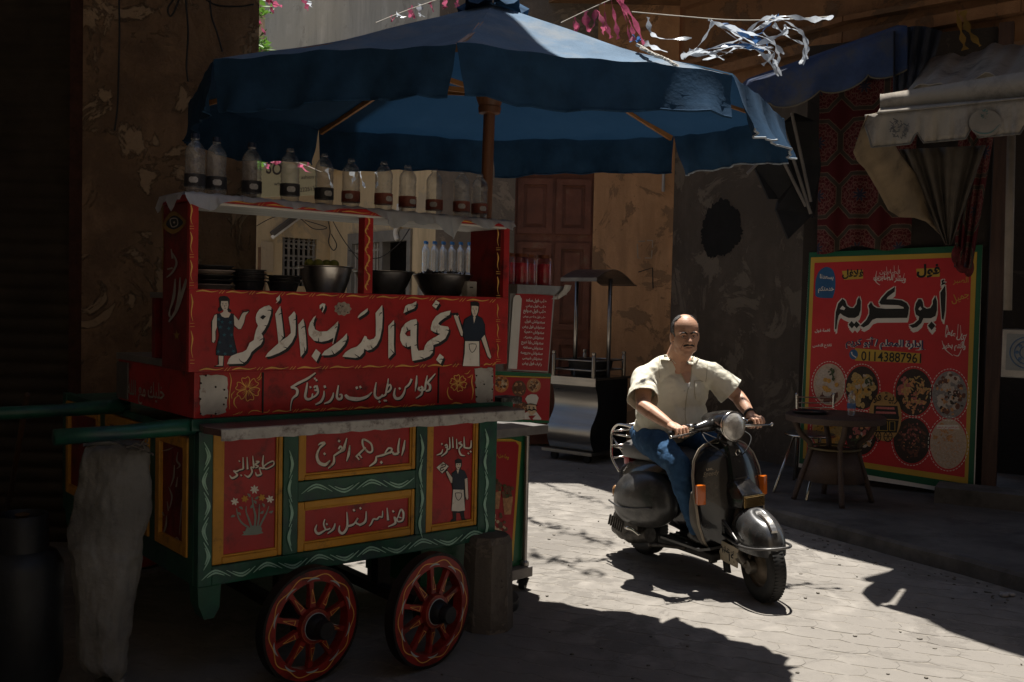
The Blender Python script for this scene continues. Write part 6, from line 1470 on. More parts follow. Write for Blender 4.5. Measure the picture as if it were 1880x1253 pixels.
# food roundels
random.seed(33)
def mm(n, c, v=0.35): return M(n, c, 0.45, var=v, scale=70, bump=0.0)
f_egg, f_yolk, f_herb, f_brown, f_mash, f_fry, f_pink, f_grey, f_dark, f_rice = mm('pic egg white', (0.50, 0.42, 0.36), 0.2), mm('pic yolk', (0.52, 0.27, 0.05)), mm('pic herb', (0.05, 0.07, 0.03)), mm('pic brown', (0.13, 0.045, 0.03)), mm('pic mash', (0.45, 0.30, 0.11)), mm('pic fries', (0.52, 0.25, 0.10)), mm('pic pink', (0.42, 0.12, 0.11)), mm('pic grey', (0.23, 0.21, 0.21)), mm('pic dark', (0.03, 0.018, 0.015)), mm('pic rice', (0.50, 0.38, 0.29), 0.2)
RO = [((512, 235), 122, 160), ((762, 260), 125, 165), ((1160, 295), 140, 180), ((1435, 315), 135, 183), ((500, 585), 120, 160), ((755, 610), 120, 165), ((1145, 665), 140, 175), ((1425, 690), 140, 192)]
basem = [f_rice, f_dark, f_dark, f_grey, f_mash, f_dark, f_dark, f_rice]
ds = Paint(FPo, 0.0080, Z8)
for (c, rx, ry), bm_ in zip(RO, basem):
    for k in range(40):
        a0, a1 = 2 * PI * k / 40, 2 * PI * (k + 0.62) / 40
        ds.stroke([(c[0] + (rx + 14) * math.cos(a), c[1] + (ry + 16) * math.sin(a)) for a in (a0, (a0 + a1) / 2, a1)], 5, smooth=1)
o = ds.build('dashed_rings', m_pwht); o['kind'] = 'stuff'
def food(i, layers):
    c, rx, ry = RO[i]
    pt = Paint(FPo, 0.0085, Z8); pt.dot(c, rx, 40, ry); o = pt.build('food_roundel', basem[i])
    lift = 0.0095
    for (n, mat, cx, cy, sx, sy, r0, r1, asp) in layers:
        pt = Paint(FPo, lift, Z8); cnt = 0
        for q in range(n * 6):
            if cnt >= n: break
            a, r = random.uniform(0, 2 * PI), math.sqrt(random.random()); x, y = cx * rx + sx * rx * r * math.cos(a), cy * ry + sy * ry * r * math.sin(a); rr = random.uniform(r0, r1)
            if ((abs(x) + rr) / rx) ** 2 + ((abs(y) + rr) / ry) ** 2 > 1: continue
            cnt += 1; th = random.uniform(0, PI); N = 9
            pt.poly([(c[0] + x + rr * (math.cos(t) * math.cos(th) - asp * math.sin(t) * math.sin(th)) * random.uniform(0.85, 1.1), c[1] + y + rr * (math.cos(t) * math.sin(th) + asp * math.sin(t) * math.cos(th)) * random.uniform(0.85, 1.1)) for t in [2 * PI * k / N for k in range(N)]])
        pt.build('food_picture', mat, o); lift += 0.0027
food(0, [(26, f_brown, 0, 0.62, 0.8, 0.3, 16, 26, 1), (18, f_egg, -0.1, -0.1, 0.75, 0.55, 26, 40, 0.75), (7, f_yolk, 0, -0.02, 0.5, 0.3, 14, 24, 0.9), (14, f_herb, 0.1, -0.45, 0.25, 0.3, 8, 16, 0.6)])
food(1, [(34, f_mash, -0.05, 0.15, 0.85, 0.75, 18, 36, 0.8), (24, f_yolk, -0.2, 0.1, 0.5, 0.5, 8, 20, 0.7), (16, f_egg, 0.1, -0.2, 0.6, 0.4, 8, 22, 0.7), (12, f_herb, 0.45, -0.25, 0.2, 0.25, 8, 18, 0.5)])
food(2, [(12, f_pink, -0.6, -0.3, 0.35, 0.4, 14, 26, 0.8), (60, f_fry, 0.12, 0.1, 0.8, 0.75, 10, 30, 0.4), (40, f_mash, 0.12, -0.1, 0.7, 0.6, 8, 22, 0.35), (26, f_pink, 0.1, 0.4, 0.6, 0.4, 5, 14, 0.5)])
food(3, [(18, f_egg, 0, 0, 0.9, 0.9, 22, 38, 0.85), (18, f_brown, 0, 0, 0.85, 0.85, 14, 26, 0.8), (20, f_fry, 0, 0.1, 0.8, 0.8, 8, 18, 0.7), (14, f_dark, 0.1, 0.3, 0.7, 0.6, 8, 18, 0.6), (24, f_egg, 0, -0.2, 0.8, 0.6, 3, 8, 0.7)])
food(4, [(16, f_yolk, 0, 0.2, 0.8, 0.7, 26, 40, 0.85), (18, f_dark, 0, -0.2, 0.8, 0.7, 6, 14, 0.4), (14, f_fry, 0, -0.4, 0.7, 0.4, 12, 24, 0.5)])
food(5, [(22, f_pink, 0, -0.1, 0.8, 0.7, 14, 28, 0.8), (16, f_herb, 0, 0.3, 0.8, 0.5, 12, 26, 0.4), (14, f_egg, 0, 0.4, 0.7, 0.4, 10, 20, 0.6), (10, f_fry, 0.2, 0.1, 0.5, 0.5, 10, 22, 0.7)])
food(6, [(50, f_brown, 0, 0.0, 0.85, 0.75, 8, 26, 0.45), (26, f_pink, 0, -0.3, 0.6, 0.5, 5, 13, 0.6), (20, f_fry, 0, 0.2, 0.7, 0.6, 3, 8, 0.6), (18, f_dark, 0, 0.1, 0.7, 0.6, 8, 20, 0.35)])
food(7, [(30, f_fry, -0.3, -0.4, 0.6, 0.45, 8, 22, 0.5), (90, f_egg, 0, 0.25, 0.8, 0.65, 6, 20, 0.22), (60, f_fry, 0, 0.25, 0.8, 0.65, 4, 14, 0.18)])
pt = Paint(FPo, 0.0215, Z8); pt.poly([(1335, 545), (1500, 545), (1512, 580), (1335, 575)]); pt.build('caption_strip', m_pwht)
L3 = MB(); write(FPo, 'طبق كشري علي كيفك', (1721, 786), (1761, 786), 0.023, 0.02, 0.9, paint=L3); L3.build('caption_lettering', m_pred, pos, recalc=False)
# little ful cart emblem in the middle
pt = Paint(FPo, 0.0215, Z8); pt.dot((940, 480), 126, 36, 190); pt.build('emblem_disc', mm('pic ochre', (0.42, 0.24, 0.08), 0.1))
pt = Paint(FPo, 0.0228, Z8); pt.polys([[(855,395),(1035,400),(1045,480),(850,475)],[(830,475),(1050,480),(1045,505),(820,490)],[(845,505),(1045,510),(1030,605),(850,600)]])
for cx, rx in ((885, 22), (962, 32)):
    pt.stroke([(cx + rx * math.cos(a), 635 + 38 * math.sin(a)) for a in [2 * PI * k / 14 for k in range(14)]], 7, closed=True, smooth=2)
    for k in range(6): pt.stroke([(cx, 635), (cx + rx * math.cos(k * PI / 3), 635 + 38 * math.sin(k * PI / 3))], 5, smooth=1)
pt.build('emblem_cart', m_pblk)
pt = Paint(FPo, 0.0258, Z8); pt.polys([[(875,405),(1010,410),(1012,428),(870,422)],[(870,440),(1020,446),(1025,462),(866,458)]]); pt.build('emblem_jars', f_pink)
pt = Paint(FPo, 0.0258, Z8)
for x0, x1 in ((860, 885), (895, 960), (975, 1015)): pt.stroke([(x0, 520), (x1, 521), (x1, 590), (x0, 588)], 5, smooth=1, closed=True)
pt.build('emblem_lines', m_pyel)
L3 = MB(); write(FPo, 'عربية فول', (1592, 735), (1657, 738), 0.028, 0.01, 1.35, paint=L3); L3.build('emblem_lettering', m_pblk, pos, recalc=False)

# ================================================================== PATTERNED TENT CLOTH + AWNINGS
def tent_mat():
    m = bpy.data.materials.new('tent cloth'); m.use_nodes = True; n, l = m.node_tree.nodes, m.node_tree.links; b = n['Principled BSDF']
    tc = n.new('ShaderNodeTexCoord'); sp = n.new('ShaderNodeSeparateXYZ'); l.new(tc.outputs['UV'], sp.inputs[0])
    def math_(op, a, c=None, c2=None):
        x = n.new('ShaderNodeMath'); x.operation = op
        for i, v in enumerate((a, c, c2)):
            if v is None: continue
            if isinstance(v, (int, float)): x.inputs[i].default_value = v
            else: l.new(v, x.inputs[i])
        return x.outputs[0]
    px = math_('PINGPONG', math_('MULTIPLY', sp.outputs[0], 1.0), 0.19); pz = math_('PINGPONG', math_('MULTIPLY', sp.outputs[1], 1.0), 0.23)
    r = math_('SQRT', math_('ADD', math_('MULTIPLY', px, px), math_('MULTIPLY', pz, pz)))
    ang = math_('ARCTAN2', pz, px)
    pet = math_('MULTIPLY', math_('COSINE', math_('MULTIPLY', ang, 8.0)), 0.018)
    rr = math_('ADD', r, pet)
    def band(v, c, w_): return math_('LESS_THAN', math_('ABSOLUTE', math_('SUBTRACT', v, c)), w_)
    mxd = math_('MAXIMUM', math_('MULTIPLY', math_('ADD', px, pz), 0.7), math_('MAXIMUM', px, pz))
    lines = math_('MAXIMUM', band(rr, 0.10, 0.0035), math_('MAXIMUM', band(rr, 0.045, 0.003), math_('MAXIMUM', band(mxd, 0.165, 0.0035), band(mxd, 0.20, 0.003))))
    fil = n.new('ShaderNodeTexVoronoi'); fil.feature = 'DISTANCE_TO_EDGE'; fil.inputs['Scale'].default_value = 34
    cx = n.new('ShaderNodeCombineXYZ'); l.new(px, cx.inputs[0]); l.new(pz, cx.inputs[1]); l.new(cx.outputs[0], fil.inputs['Vector'])
    vine = math_('MULTIPLY', math_('LESS_THAN', fil.outputs[0], 0.07), math_('LESS_THAN', r, 0.21))
    dk = math_('MULTIPLY', band(mxd, 0.182, 0.016), 1.0)
    nv = math_('LESS_THAN', rr, 0.04)
    def mix(f, a, c):
        x = n.new('ShaderNodeMix'); x.data_type = 'RGBA'; l.new(f, x.inputs[0])
        for i, s_ in ((6, a), (7, c)):
            if isinstance(s_, tuple): x.inputs[i].default_value = (*s_, 1)
            else: l.new(s_, x.inputs[i])
        return x.outputs[2]
    c = mix(vine, (0.075, 0.012, 0.013), (0.135, 0.055, 0.048)); c = mix(dk, c, (0.05, 0.04, 0.03)); c = mix(nv, c, (0.03, 0.03, 0.05)); c = mix(lines, c, (0.13, 0.085, 0.06))
    l.new(c, b.inputs['Base Color']); b.inputs['Roughness'].default_value = 0.9; b.inputs['Specular IOR Level'].default_value = 0.15
    return m
m_tent = tent_mat()
def cloth(name, label, cat, rows, mat, uvs=True, solid=0.004, parent=None, pname=None, inv=None):
    """hanging cloth from a grid of world points; becomes a thing with its own origin"""
    o0 = V(rows[0][0]); mb = MB(); L_ = [[(V(p) - o0) if parent is None else inv @ V(p) for p in r] for r in rows]
    vs = mb.grid(L_)
    uvl = mb.bm.loops.layers.uv.new('uv'); ux = {}
    for j, r in enumerate(vs):
        x = 0.0
        for k, v in enumerate(r):
            if k: x += (v.co - r[k - 1].co).length
            ux[v] = (x, v.co.z)
    for f in mb.bm.faces:
        for lp in f.loops: lp[uvl].uv = ux[lp.vert]
    o = mb.build(pname or name, mat, parent, smooth=True, recalc=False, solid=solid)
    if parent is None: o.location = o0; tag(o, label, cat)
    return o
random.seed(2)
def hang_px(tl, tr, bl, br, Yf, nx, nz, fold=0.03, nf=5, ph=0.0, ragged=0.0):
    rows = []
    for j in range(nz + 1):
        v = j / nz; row = []
        for k in range(nx + 1):
            u = k / nx; a = (tl[0] + (tr[0] - tl[0]) * u, tl[1] + (tr[1] - tl[1]) * u); b = (bl[0] + (br[0] - bl[0]) * u, bl[1] + (br[1] - bl[1]) * u)
            x, y = a[0] + (b[0] - a[0]) * v, a[1] + (b[1] - a[1]) * v + (ragged * math.sin(9 * u + 1) * v)
            row.append(P(x, y, Yf(u, v) + fold * (0.4 + 0.6 * v) * math.sin(2 * PI * nf * u + ph + 1.3 * v)))
        rows.append(row)
    return rows
def Ywall(px): return RP(px, 500, PW0 + pn * 0.08, pn).y
cloth('tent_cloth', 'red patterned tent cloth hanging above the poster left side', 'cloth', hang_px((1505, 165), (1690, 130), (1500, 462), (1672, 452), lambda u, v: Ywall(1505 + 170 * u) - 0.06, 40, 30, 0.02, 4, 0.3, 6), m_tent)
cloth('tent_cloth', 'narrow red patterned tent cloth gathered into a knot over the poster right corner', 'cloth', hang_px((1762, 180), (1838, 165), (1752, 488), (1785, 492), lambda u, v: Ywall(1762 + 60 * u) - 0.12 - 0.08 * v, 30, 30, 0.035, 4, 0.9, 3), m_tent)
mb = MB(); c = P(1768, 478, Ywall(1768) - 0.2); mb.ball((0, 0, 0), 0.075, 14, 10, (0.9, 0.8, 1.4)); mb.ball((0.05, 0, -0.06), 0.05, 12, 8, (0.8, 0.7, 1.5)); mb.ball((-0.05, 0.0, 0.04), 0.05, 12, 8, (0.9, 0.7, 1.6))
o = tag(mb.build('cloth_knot', M('dark red cloth', (0.10, 0.012, 0.013), 0.9, var=0.5, scale=18, bump=0.6, bscale=22), smooth=True), 'dark red gathered cloth knot over the poster top right corner', 'cloth'); o.location = c
# grey awning
m_awn = M('dusty beige awning', (0.33, 0.29, 0.235), 0.85, var=0.22, scale=4, bump=0.3, bscale=30, dirt=(0.13, 0.11, 0.09), dirt_amt=0.35, dscale=4, translucent=0.12)
aw = thing('shop_awning', 'dusty beige shop awning with scalloped valance and faded round prints at top right', 'awning', P(1620, 175, 6.25)); ai = mat_of(aw).inverted()
def awY(px): return 6.25 - (px - 1616) * (0.75 / 264)
XS = [1616 + k * 8.0 for k in range(56)]
top_f = lambda x: 174 - (x - 1616) * (42 / 264); top_b = lambda x: 112 - (x - 1700) * (32 / 180)
rows = []
for j in range(8):
    v = j / 7; row = []
    for x in XS:
        a, b = V((x, top_f(x))), V((x + 85 - (x - 1616) * 0.12, top_b(x + 85)))
        q = a.lerp(b, v); row.append(ai @ (P(q.x, q.y, awY(x) + 1.55 * v) + V((0, 0, -0.11 * math.sin(PI * v) + 0.022 * math.sin(x * 0.06 + 3 * v) + 0.01 * math.sin(x * 0.15 - 4 * v)))))
    rows.append(row)
mb = MB(); mb.grid(rows); mb.build('roof_cloth', m_awn, aw, smooth=True, solid=0.004)
mb = MB(); bot_band = lambda x: 199 - (x - 1616) * (20 / 264)
mb.grid([[ai @ P(x, top_f(x), awY(x) - 0.002) for x in XS], [ai @ P(x, (top_f(x) + bot_band(x)) / 2 + 1.5 * math.sin(x * 0.11), awY(x) - 0.02) for x in XS], [ai @ P(x, bot_band(x), awY(x) - 0.005) for x in XS]]); mb.build('front_band', m_awn, aw, smooth=True, solid=0.004)
XV = [1588 + k * 4.0 for k in range(122)]
vt = lambda x: 211 - (x - 1588) * (31 / 292)
def vb(x):
    per = 101.0; u = ((x - 1600 + 18) % per) / per
    if x < 1600: return 232 + (x - 1588) * 2.8
    base = 271 - (x - 1600) * (26 / 280)
    return base - 20 * max(0, 1 - abs(u - 0.0) * 9) ** 0.8 - 20 * max(0, 1 - abs(1 - u) * 9) ** 0.8
mb = MB(); rows = []
for j in range(7):
    f = j / 6; rows.append([ai @ P(x, vt(x) + (vb(x) - vt(x)) * f, awY(x) - 0.05 + 0.030 * math.sin(x * 0.07 + 0.5) * f + 0.014 * math.sin(x * 0.19 + 2 * f) * f + 0.008 * math.sin(x * 0.41) * f) for x in XV])
mb.grid(rows); val = mb.build('valance', m_awn, aw, smooth=True, solid=0.004)
mb = MB(); mb.tube([p + V((0, -0.003, 0)) for p in rows[-1]], 0.006, 5); mb.build('hem', M('grubby hem', (0.12, 0.11, 0.095), 0.9), val)
mb = MB(); mb.grid([[ai @ P(x, bot_band(x), awY(x) - 0.01) for x in XS], [ai @ P(x - 6, vt(x - 6) + 0.5, awY(x) - 0.045) for x in XS]]); mb.build('ledge', m_awn, aw, smooth=True, solid=0.004)
# side return and the drooping tied side cloth
rows = []
for j in range(14):
    v = j / 13; row = []
    for k in range(12):
        u = k / 11
        lx = [1590, 1567, 1585, 1615, 1640, 1690, 1738][min(6, int(v * 6))]; 
        A = crom([(1592, 212), (1567, 280), (1588, 310), (1612, 350), (1640, 395), (1690, 402), (1720, 425), (1740, 448)], 4); B = crom([(1620, 205), (1640, 262), (1665, 300), (1690, 330), (1710, 365), (1725, 400), (1738, 430), (1744, 448)], 4)
        a, b = A[min(len(A) - 1, int(v * (len(A) - 1)))], B[min(len(B) - 1, int(v * (len(B) - 1)))]
        q = a.lerp(b, u); row.append(ai @ P(q.x, q.y, 6.22 + 1.35 * v + 0.22 * u + 0.03 * math.sin(7 * u + 3 * v)))
    rows.append(row)
mb = MB(); mb.grid(rows); mb.build('side_cloth', M('brown stained awning', (0.22, 0.16, 0.095), 0.85, var=0.25, scale=5, dirt=(0.08, 0.055, 0.035), dirt_amt=0.25), aw, smooth=True, solid=0.004)
rows = []
for j in range(12):
    v = j / 11; row = []
    for k in range(36):
        u = k / 35; a = V((1650 + 160 * u, 275 - 8 * u)); b = V((1736 + 10 * u, 450)); q = a.lerp(b, v ** 0.9); row.append(ai @ P(q.x, q.y, 6.9 + 0.55 * v + 0.06 * (1 - v * 0.6) * (math.sin(2 * PI * (4.3 * u + 0.5 * math.sin(5 * u))) + 0.5 * math.sin(31 * u + 2 * v))))
    rows.append(row)
mb = MB(); mb.grid(rows); mb.build('tied_curtain', M('dark folded awning cloth', (0.075, 0.06, 0.045), 0.9, var=0.3, scale=6), aw, smooth=True, solid=0.004)
Wf = Face(P(1700, 240, awY(1700) - 0.085), (V((0, 0, 0)) + (P(1640, 230, awY(1640)) - P(1860, 230, awY(1860)))).cross(V((0, 0, 1))), aw)
if Wf.n.y > 0: Wf = Face(Wf.p0, -Wf.n, aw)
pt = Paint(Wf, 0.0); random.seed(5)
for k in range(60):
    a, r = random.uniform(0, 2 * PI), math.sqrt(random.random()); x, y = 1649 + 17 * r * math.cos(a), 236 + 16 * r * math.sin(a); pt.stroke([(x, y), (x + random.uniform(-4, 4), y + random.uniform(-4, 4)), (x + random.uniform(-5, 5), y + random.uniform(-5, 5))], 1.3)
pt.build('faded_print', M('faded print ink', (0.09, 0.085, 0.08), 0.9), val)
pt = Paint(Wf, 0.0); pt.dot((1809, 226), 30, 28, 25); pt.build('print_disc', M('faded print disc', (0.20, 0.175, 0.14), 0.9), val)
pt = Paint(Wf, 0.003); pt.stroke([(1785, 238), (1800, 245), (1820, 243), (1836, 228)], [0.5, 2.5, 2, 0.5])
for k in range(14): x, y = 1809 + random.uniform(-6, 6), 210 + random.uniform(-9, 9); pt.stroke([(x, y), (x + random.uniform(-4, 4), y + random.uniform(-4, 4))], 1.6, smooth=1)
pt.build('faded_print', M('faded green print', (0.06, 0.12, 0.11), 0.9), val)
# blue awning behind
m_bawn = M('dull blue awning', (0.022, 0.040, 0.095), 0.85, var=0.3, scale=5, bump=0.3, bscale=30, dirt=(0.06, 0.06, 0.07), dirt_amt=0.25)
ba = thing('blue_awning', 'dull blue scalloped awning folded behind the beige one', 'awning', P(1500, 120, 7.9)); bi = mat_of(ba).inverted()
bY = lambda x: 8.2 - (x - 1366) * (0.75 / 300)
XB = [1366 + k * 4.0 for k in range(76)]
bt = lambda x: (152 - (x - 1372) * (96 / 271)) if x > 1378 else 176 - (x - 1366) * 2.1
def bb(x):
    base = 214 - (x - 1400) * 0.30; u = ((x - 1416) % 89) / 89
    if x < 1416: return 186 + (x - 1366) * 0.12 if x < 1410 else 190
    return base - 16 * (1 - math.sin(PI * u) ** 0.6) - 2
mb = MB(); rows = []
for j in range(7):
    f = j / 6; rows.append([bi @ P(x, bt(x) + (bb(x) - bt(x)) * f, bY(x) + 0.02 * math.sin(x * 0.07 + f) * f) for x in XB])
mb.grid(rows); bv = mb.build('valance', m_bawn, ba, smooth=True, solid=0.004)
mb = MB(); mb.tube(rows[-1], 0.006, 5); mb.build('hem', M('brown hem', (0.10, 0.085, 0.06), 0.9), bv)
mb = MB(); rr_ = [[bi @ (P(x, bt(x), bY(x)) + V((0.10 * v, 0.9 * v, 0.05 + 0.10 * v if v else 0))) for x in XB] for v in (0, 0.3, 0.7, 1.0)]; mb.grid(rr_); mb.build('roof_cloth', m_bawn, ba, smooth=True, solid=0.004)
rows = []
for j in range(10):
    v = j / 9; rows.append([bi @ P(1640 + 90 * u - 30 * v * u, 58 + (118 - 10 * u) * v - 10 * math.sin(PI * u), 7.45 + 0.05 * math.sin(2 * PI * 4 * u) + 0.5 * u) for u in [k / 30 for k in range(31)]])
mb = MB(); mb.grid(rows); mb.build('folded_end', M('dark blue folded cloth', (0.02, 0.025, 0.04), 0.9, var=0.3), ba, smooth=True, solid=0.004)
# folded dark tarp with its arms
tp = thing('folded_tarp', 'dark folded awning tarp with bare frame arms below the blue awning', 'tarp', P(1440, 300, 8.4)); ti = mat_of(tp).inverted()
m_tarp = M('black tarp', (0.014, 0.013, 0.013), 0.8, var=0.3, bump=0.3, bscale=12)
Z3b = zoomtr(1340, 0, 2.5056)
def tarp(pxs, Y, nm):
    mb = MB(); mb.poly([ti @ P(*Z3b(p), Y + 0.05 * math.sin(i * 2.1)) for i, p in enumerate(pxs)], (0, 0.05, 0)); return mb.build(nm, m_tarp, tp)
tarp([(110,760),(150,720),(260,720),(300,830),(385,985),(270,1100),(213,965),(225,915),(180,915)], 8.35, 'tarp_fold'); tarp([(250,560),(300,520),(400,560),(420,760),(390,1000),(370,985),(255,745)], 8.5, 'tarp_fold')
for a, b in (((250, 600), (372, 985)), ((285, 520), (372, 930)), ((245, 740), (350, 950)), ((80, 800), (140, 740))):
    mb = MB(); mb.tube([ti @ P(*Z3b(a), 8.3), ti @ P(*Z3b(b), 8.3)], 0.014, 6); mb.build('frame_arm', M('dull grey arm', (0.16, 0.14, 0.12), 0.6), tp)
yc = thing('yellow_rag', 'yellow rag hanging high at the top right corner', 'rag', P(1760, 50, 7.6)); yi = mat_of(yc).inverted()
mb = MB()
for a, b, c in (((1756, 18), (1765, 60), (1772, 92)), ((1768, 20), (1778, 55), (1800, 85))):
    ribbon(mb, [yi @ P(*a, 7.6), yi @ P(*b, 7.6), yi @ P(*c, 7.6)], 0.03, 0.1)
mb.build('cloth', M('dirty yellow cloth', (0.26, 0.15, 0.03), 0.9), yc, smooth=True)
mb = MB(); mb.tube([P(1857, 250, 6.6), P(1850, 570, 6.6)], 0.028, 8); tag(mb.build('awning_pole', M('grey pole', (0.20, 0.17, 0.14), 0.7), smooth=True), 'grey awning pole standing at the right edge by the counter', 'pole')
cab = thing('display_box', 'steel framed display box with blue patterned plate on the shop counter', 'box', P(1872, 660, 7.35), math.atan2(pd_.y, pd_.x)); 
cab.location.z = 1.17
mb = MB(); mb.box((0.05, 0.1, 0.18), (0.34, 0.24, 0.36), bev=0.008); mb.build('case', m_steel, cab)
mb = MB(); mb.box((0.05, -0.024, 0.19), (0.28, 0.006, 0.27)); mb.build('plate', M('pale tile', (0.20, 0.21, 0.21), 0.3, var=0.1), cab)
mb = MB()
for r in (0.05, 0.085, 0.115):
    mb.tube([(0.05 + r * math.cos(a), -0.028, 0.19 + r * math.sin(a)) for a in [2 * PI * k / 28 for k in range(28)]], 0.004, 4, closed=True)
for k in range(8):
    a = 2 * PI * k / 8; mb.ball((0.05 + 0.068 * math.cos(a), -0.028, 0.19 + 0.068 * math.sin(a)), 0.013, 8, 5, (1, 0.2, 1))
mb.build('ornament', M('blue ornament', (0.06, 0.12, 0.22), 0.4), cab)
# ================================================================== TABLE AND CHAIR ON THE PAVEMENT
m_wick = M('brown wicker plastic', (0.070, 0.043, 0.030), 0.6, var=0.3, scale=60, stretch=(1, 1, 3), bump=0.5, bscale=120)
tg = G(1545, 930, 0.105)
tb = thing('cafe_table', 'round brown wicker plastic table in front of the poster', 'table', (tg.x, tg.y + 0.22, 0.105))
th = 0.70
mb = MB(); mb.lathe([(0, th - 0.02), (0.36, th - 0.02), (0.372, th - 0.055), (0.385, th - 0.055), (0.388, th - 0.01), (0.375, th), (0, th + 0.002)], 44); mb.build('table_top', m_wick, tb, autosmooth=40)
for k in range(4):
    a = -PI / 2 + k * PI / 2 - 0.08; d = V((math.cos(a), math.sin(a), 0))
    mb = MB(); mb.tube(crom([d * 0.33 + V((0, 0, th - 0.04)), d * 0.27 + V((0, 0, th - 0.16)), d * 0.19 + V((0, 0, 0.46)), d * 0.20 + V((0, 0, 0.36)), d * 0.25 + V((0, 0, 0.2)), d * 0.31 + V((0, 0, 0.002))], 5), 0.030, 8, flat=0.75); mb.build('leg', m_wick, tb, smooth=True)
mb = MB(); mb.lathe([(0.165, 0.42), (0.24, 0.17)], 36); mb.build('skirt', m_wick, tb, smooth=True, solid=0.006)
mb = MB(); mb.tube([(0.20 * math.cos(2 * PI * k / 32), 0.20 * math.sin(2 * PI * k / 32), 0.43) for k in range(32)], 0.010, 6, closed=True); mb.build('ring', M('ring gold brown', (0.12, 0.09, 0.04), 0.4), tb, smooth=True)
TT = mat_of(tb)
p = TT @ V((-0.20, 0.02, th + 0.003)); o = thing('tray', 'dark round tray on the left of the wicker table', 'tray', p)
mb = MB(); mb.lathe([(0, 0.002), (0.12, 0.0), (0.135, 0.016), (0.145, 0.018), (0.145, 0.021), (0.132, 0.019), (0.118, 0.006), (0, 0.005)], 32); mb.build('dish', M('dark tray', (0.03, 0.035, 0.04), 0.3, 0.4), o, autosmooth=40)
p = TT @ V((0.085, -0.12, th + 0.003)); o = thing('table_bottle', 'small clear water bottle on the wicker table', 'bottle', p)
mb = MB(); mb.lathe(bottle_prof(0.20, 0.032), 18); mb.build('body', MATS['thin bottle plastic'], o, smooth=True)
mb = MB(); mb.lathe([(0.0332, 0.06), (0.0332, 0.10)], 18); mb.build('label', M('blue label', (0.05, 0.12, 0.28), 0.4), o, smooth=True)
p = TT @ V((0.25, 0.0, th + 0.003))
m_chr = M('chair chrome', (0.55, 0.52, 0.47), 0.22, 1.0, var=0.1)
cg = G(1420, 903, 0.105)
chx = P(1480, 822, 8.72); ch = thing('chair', 'chrome tube chair with dark seat behind the wicker table', 'chair', (chx.x, chx.y, 0.105), 0)
def chp(px, py, Y): return mat_of(ch).inverted() @ P(px, py, Y)
sz = 0.44
fl_ = mat_of(ch).inverted() @ G(1420, 905, 0.105); fm_ = mat_of(ch).inverted() @ G(1480, 920, 0.105)
seatc = V((0.03, 0.0, sz))
mb = MB(); mb.lathe([(0, 0.018), (0.19, 0.018), (0.205, 0.01), (0.205, 0.0), (0.19, -0.006), (0, -0.006)], 32, Matrix.Translation(seatc)); mb.build('seat', M('dark seat', (0.06, 0.058, 0.055), 0.3), ch, autosmooth=40)
mb = MB(); mb.tube([seatc + V((0.21 * math.cos(2 * PI * k / 32), 0.21 * math.sin(2 * PI * k / 32), 0.0)) for k in range(32)], 0.011, 6, closed=True); mb.build('seat_rim', m_chr, ch, smooth=True)
for a, b in ((seatc + V((-0.17, -0.10, 0)), fl_), (seatc + V((0.03, -0.20, 0)), fm_)):
    b.z = 0.0; mb = MB(); mb.tube([a, b], 0.012, 8); mb.build('leg', m_chr, ch, smooth=True)
bpts = []
for px, sgn in ((1463, -1), (1531, 1)):
    t_ = chp(px, 722, 8.78); m_ = V((t_.x + 0.02 * -sgn * 0 + 0.02, 0.10 + 0.02 * sgn, sz)); f_ = V((m_.x + 0.02, m_.y + 0.12, 0.0))
    mb = MB(); mb.tube(crom([t_, t_.lerp(m_, 0.5), m_, f_], 5), 0.013, 8); mb.build('leg', m_chr, ch, smooth=True); bpts.append((t_, m_))
for f in (0.10, 0.24, 0.36):
    a, b = bpts[0][0].lerp(bpts[0][1], f), bpts[1][0].lerp(bpts[1][1], f); mb = MB(); mb.tube(crom([a, (a + b) / 2 + V((0, 0.03, -0.005)), b], 6), 0.006, 6); mb.build('back_bar', m_chr, ch, smooth=True)
# ================================================================== STEEL GRILL CART AT THE BACK
kc = G(1090, 852); ka = math.atan2(-0.62, 0.78)
gr = thing('grill_cart', 'wavy fronted stainless grill cart with hood on two posts by the ochre wall', 'grill cart', kc, ka)   # local x = along the front to its right end at 0, y = into the cart
W_, D_ = 0.56, 0.62
prof = [(0.00, 0.86), (0.0, 0.80), (0.035, 0.72), (0.055, 0.62), (0.045, 0.54), (0.0, 0.46), (-0.06, 0.38), (-0.075, 0.30), (-0.06, 0.22), (-0.02, 0.14), (0.0, 0.12)]
pf = [(p.x, p.y) for p in crom(prof, 4)]
m_inox = M('worn stainless', (0.36, 0.335, 0.30), 0.32, 1.0, var=0.15, scale=4, stretch=(0.3, 1, 4), bump=0.06, bscale=14)
mb = MB(); mb.grid([[(-W_, y, z), (0, y, z)] for y, z in pf]); mb.build('front_panel', m_inox, gr, smooth=True)
mb = MB()
for x in (-W_, -0.004): mb.poly([(x, y, z) for y, z in pf] + [(x, D_, 0.12), (x, D_, 0.86)], (0.004 if x < -0.1 else 0.004, 0, 0))
mb.poly([(-W_, D_, 0.12), (0, D_, 0.12), (0, D_, 0.86), (-W_, D_, 0.86)]); mb.build('side_panel', M('black sheet', (0.012, 0.012, 0.012), 0.5, var=0.3), gr)
mb = MB(); bxy(mb, -W_ - 0.03, 0.02, -0.035, D_ + 0.02, 0.862, 0.885); bxy(mb, -W_ - 0.03, 0.02, -0.035, -0.02, 0.80, 0.862); mb.build('top', m_inox, gr)
mb = MB(); bxy(mb, -W_ - 0.05, 0.03, -0.09, D_, 0.085, 0.118); mb.build('plinth', m_inox, gr)
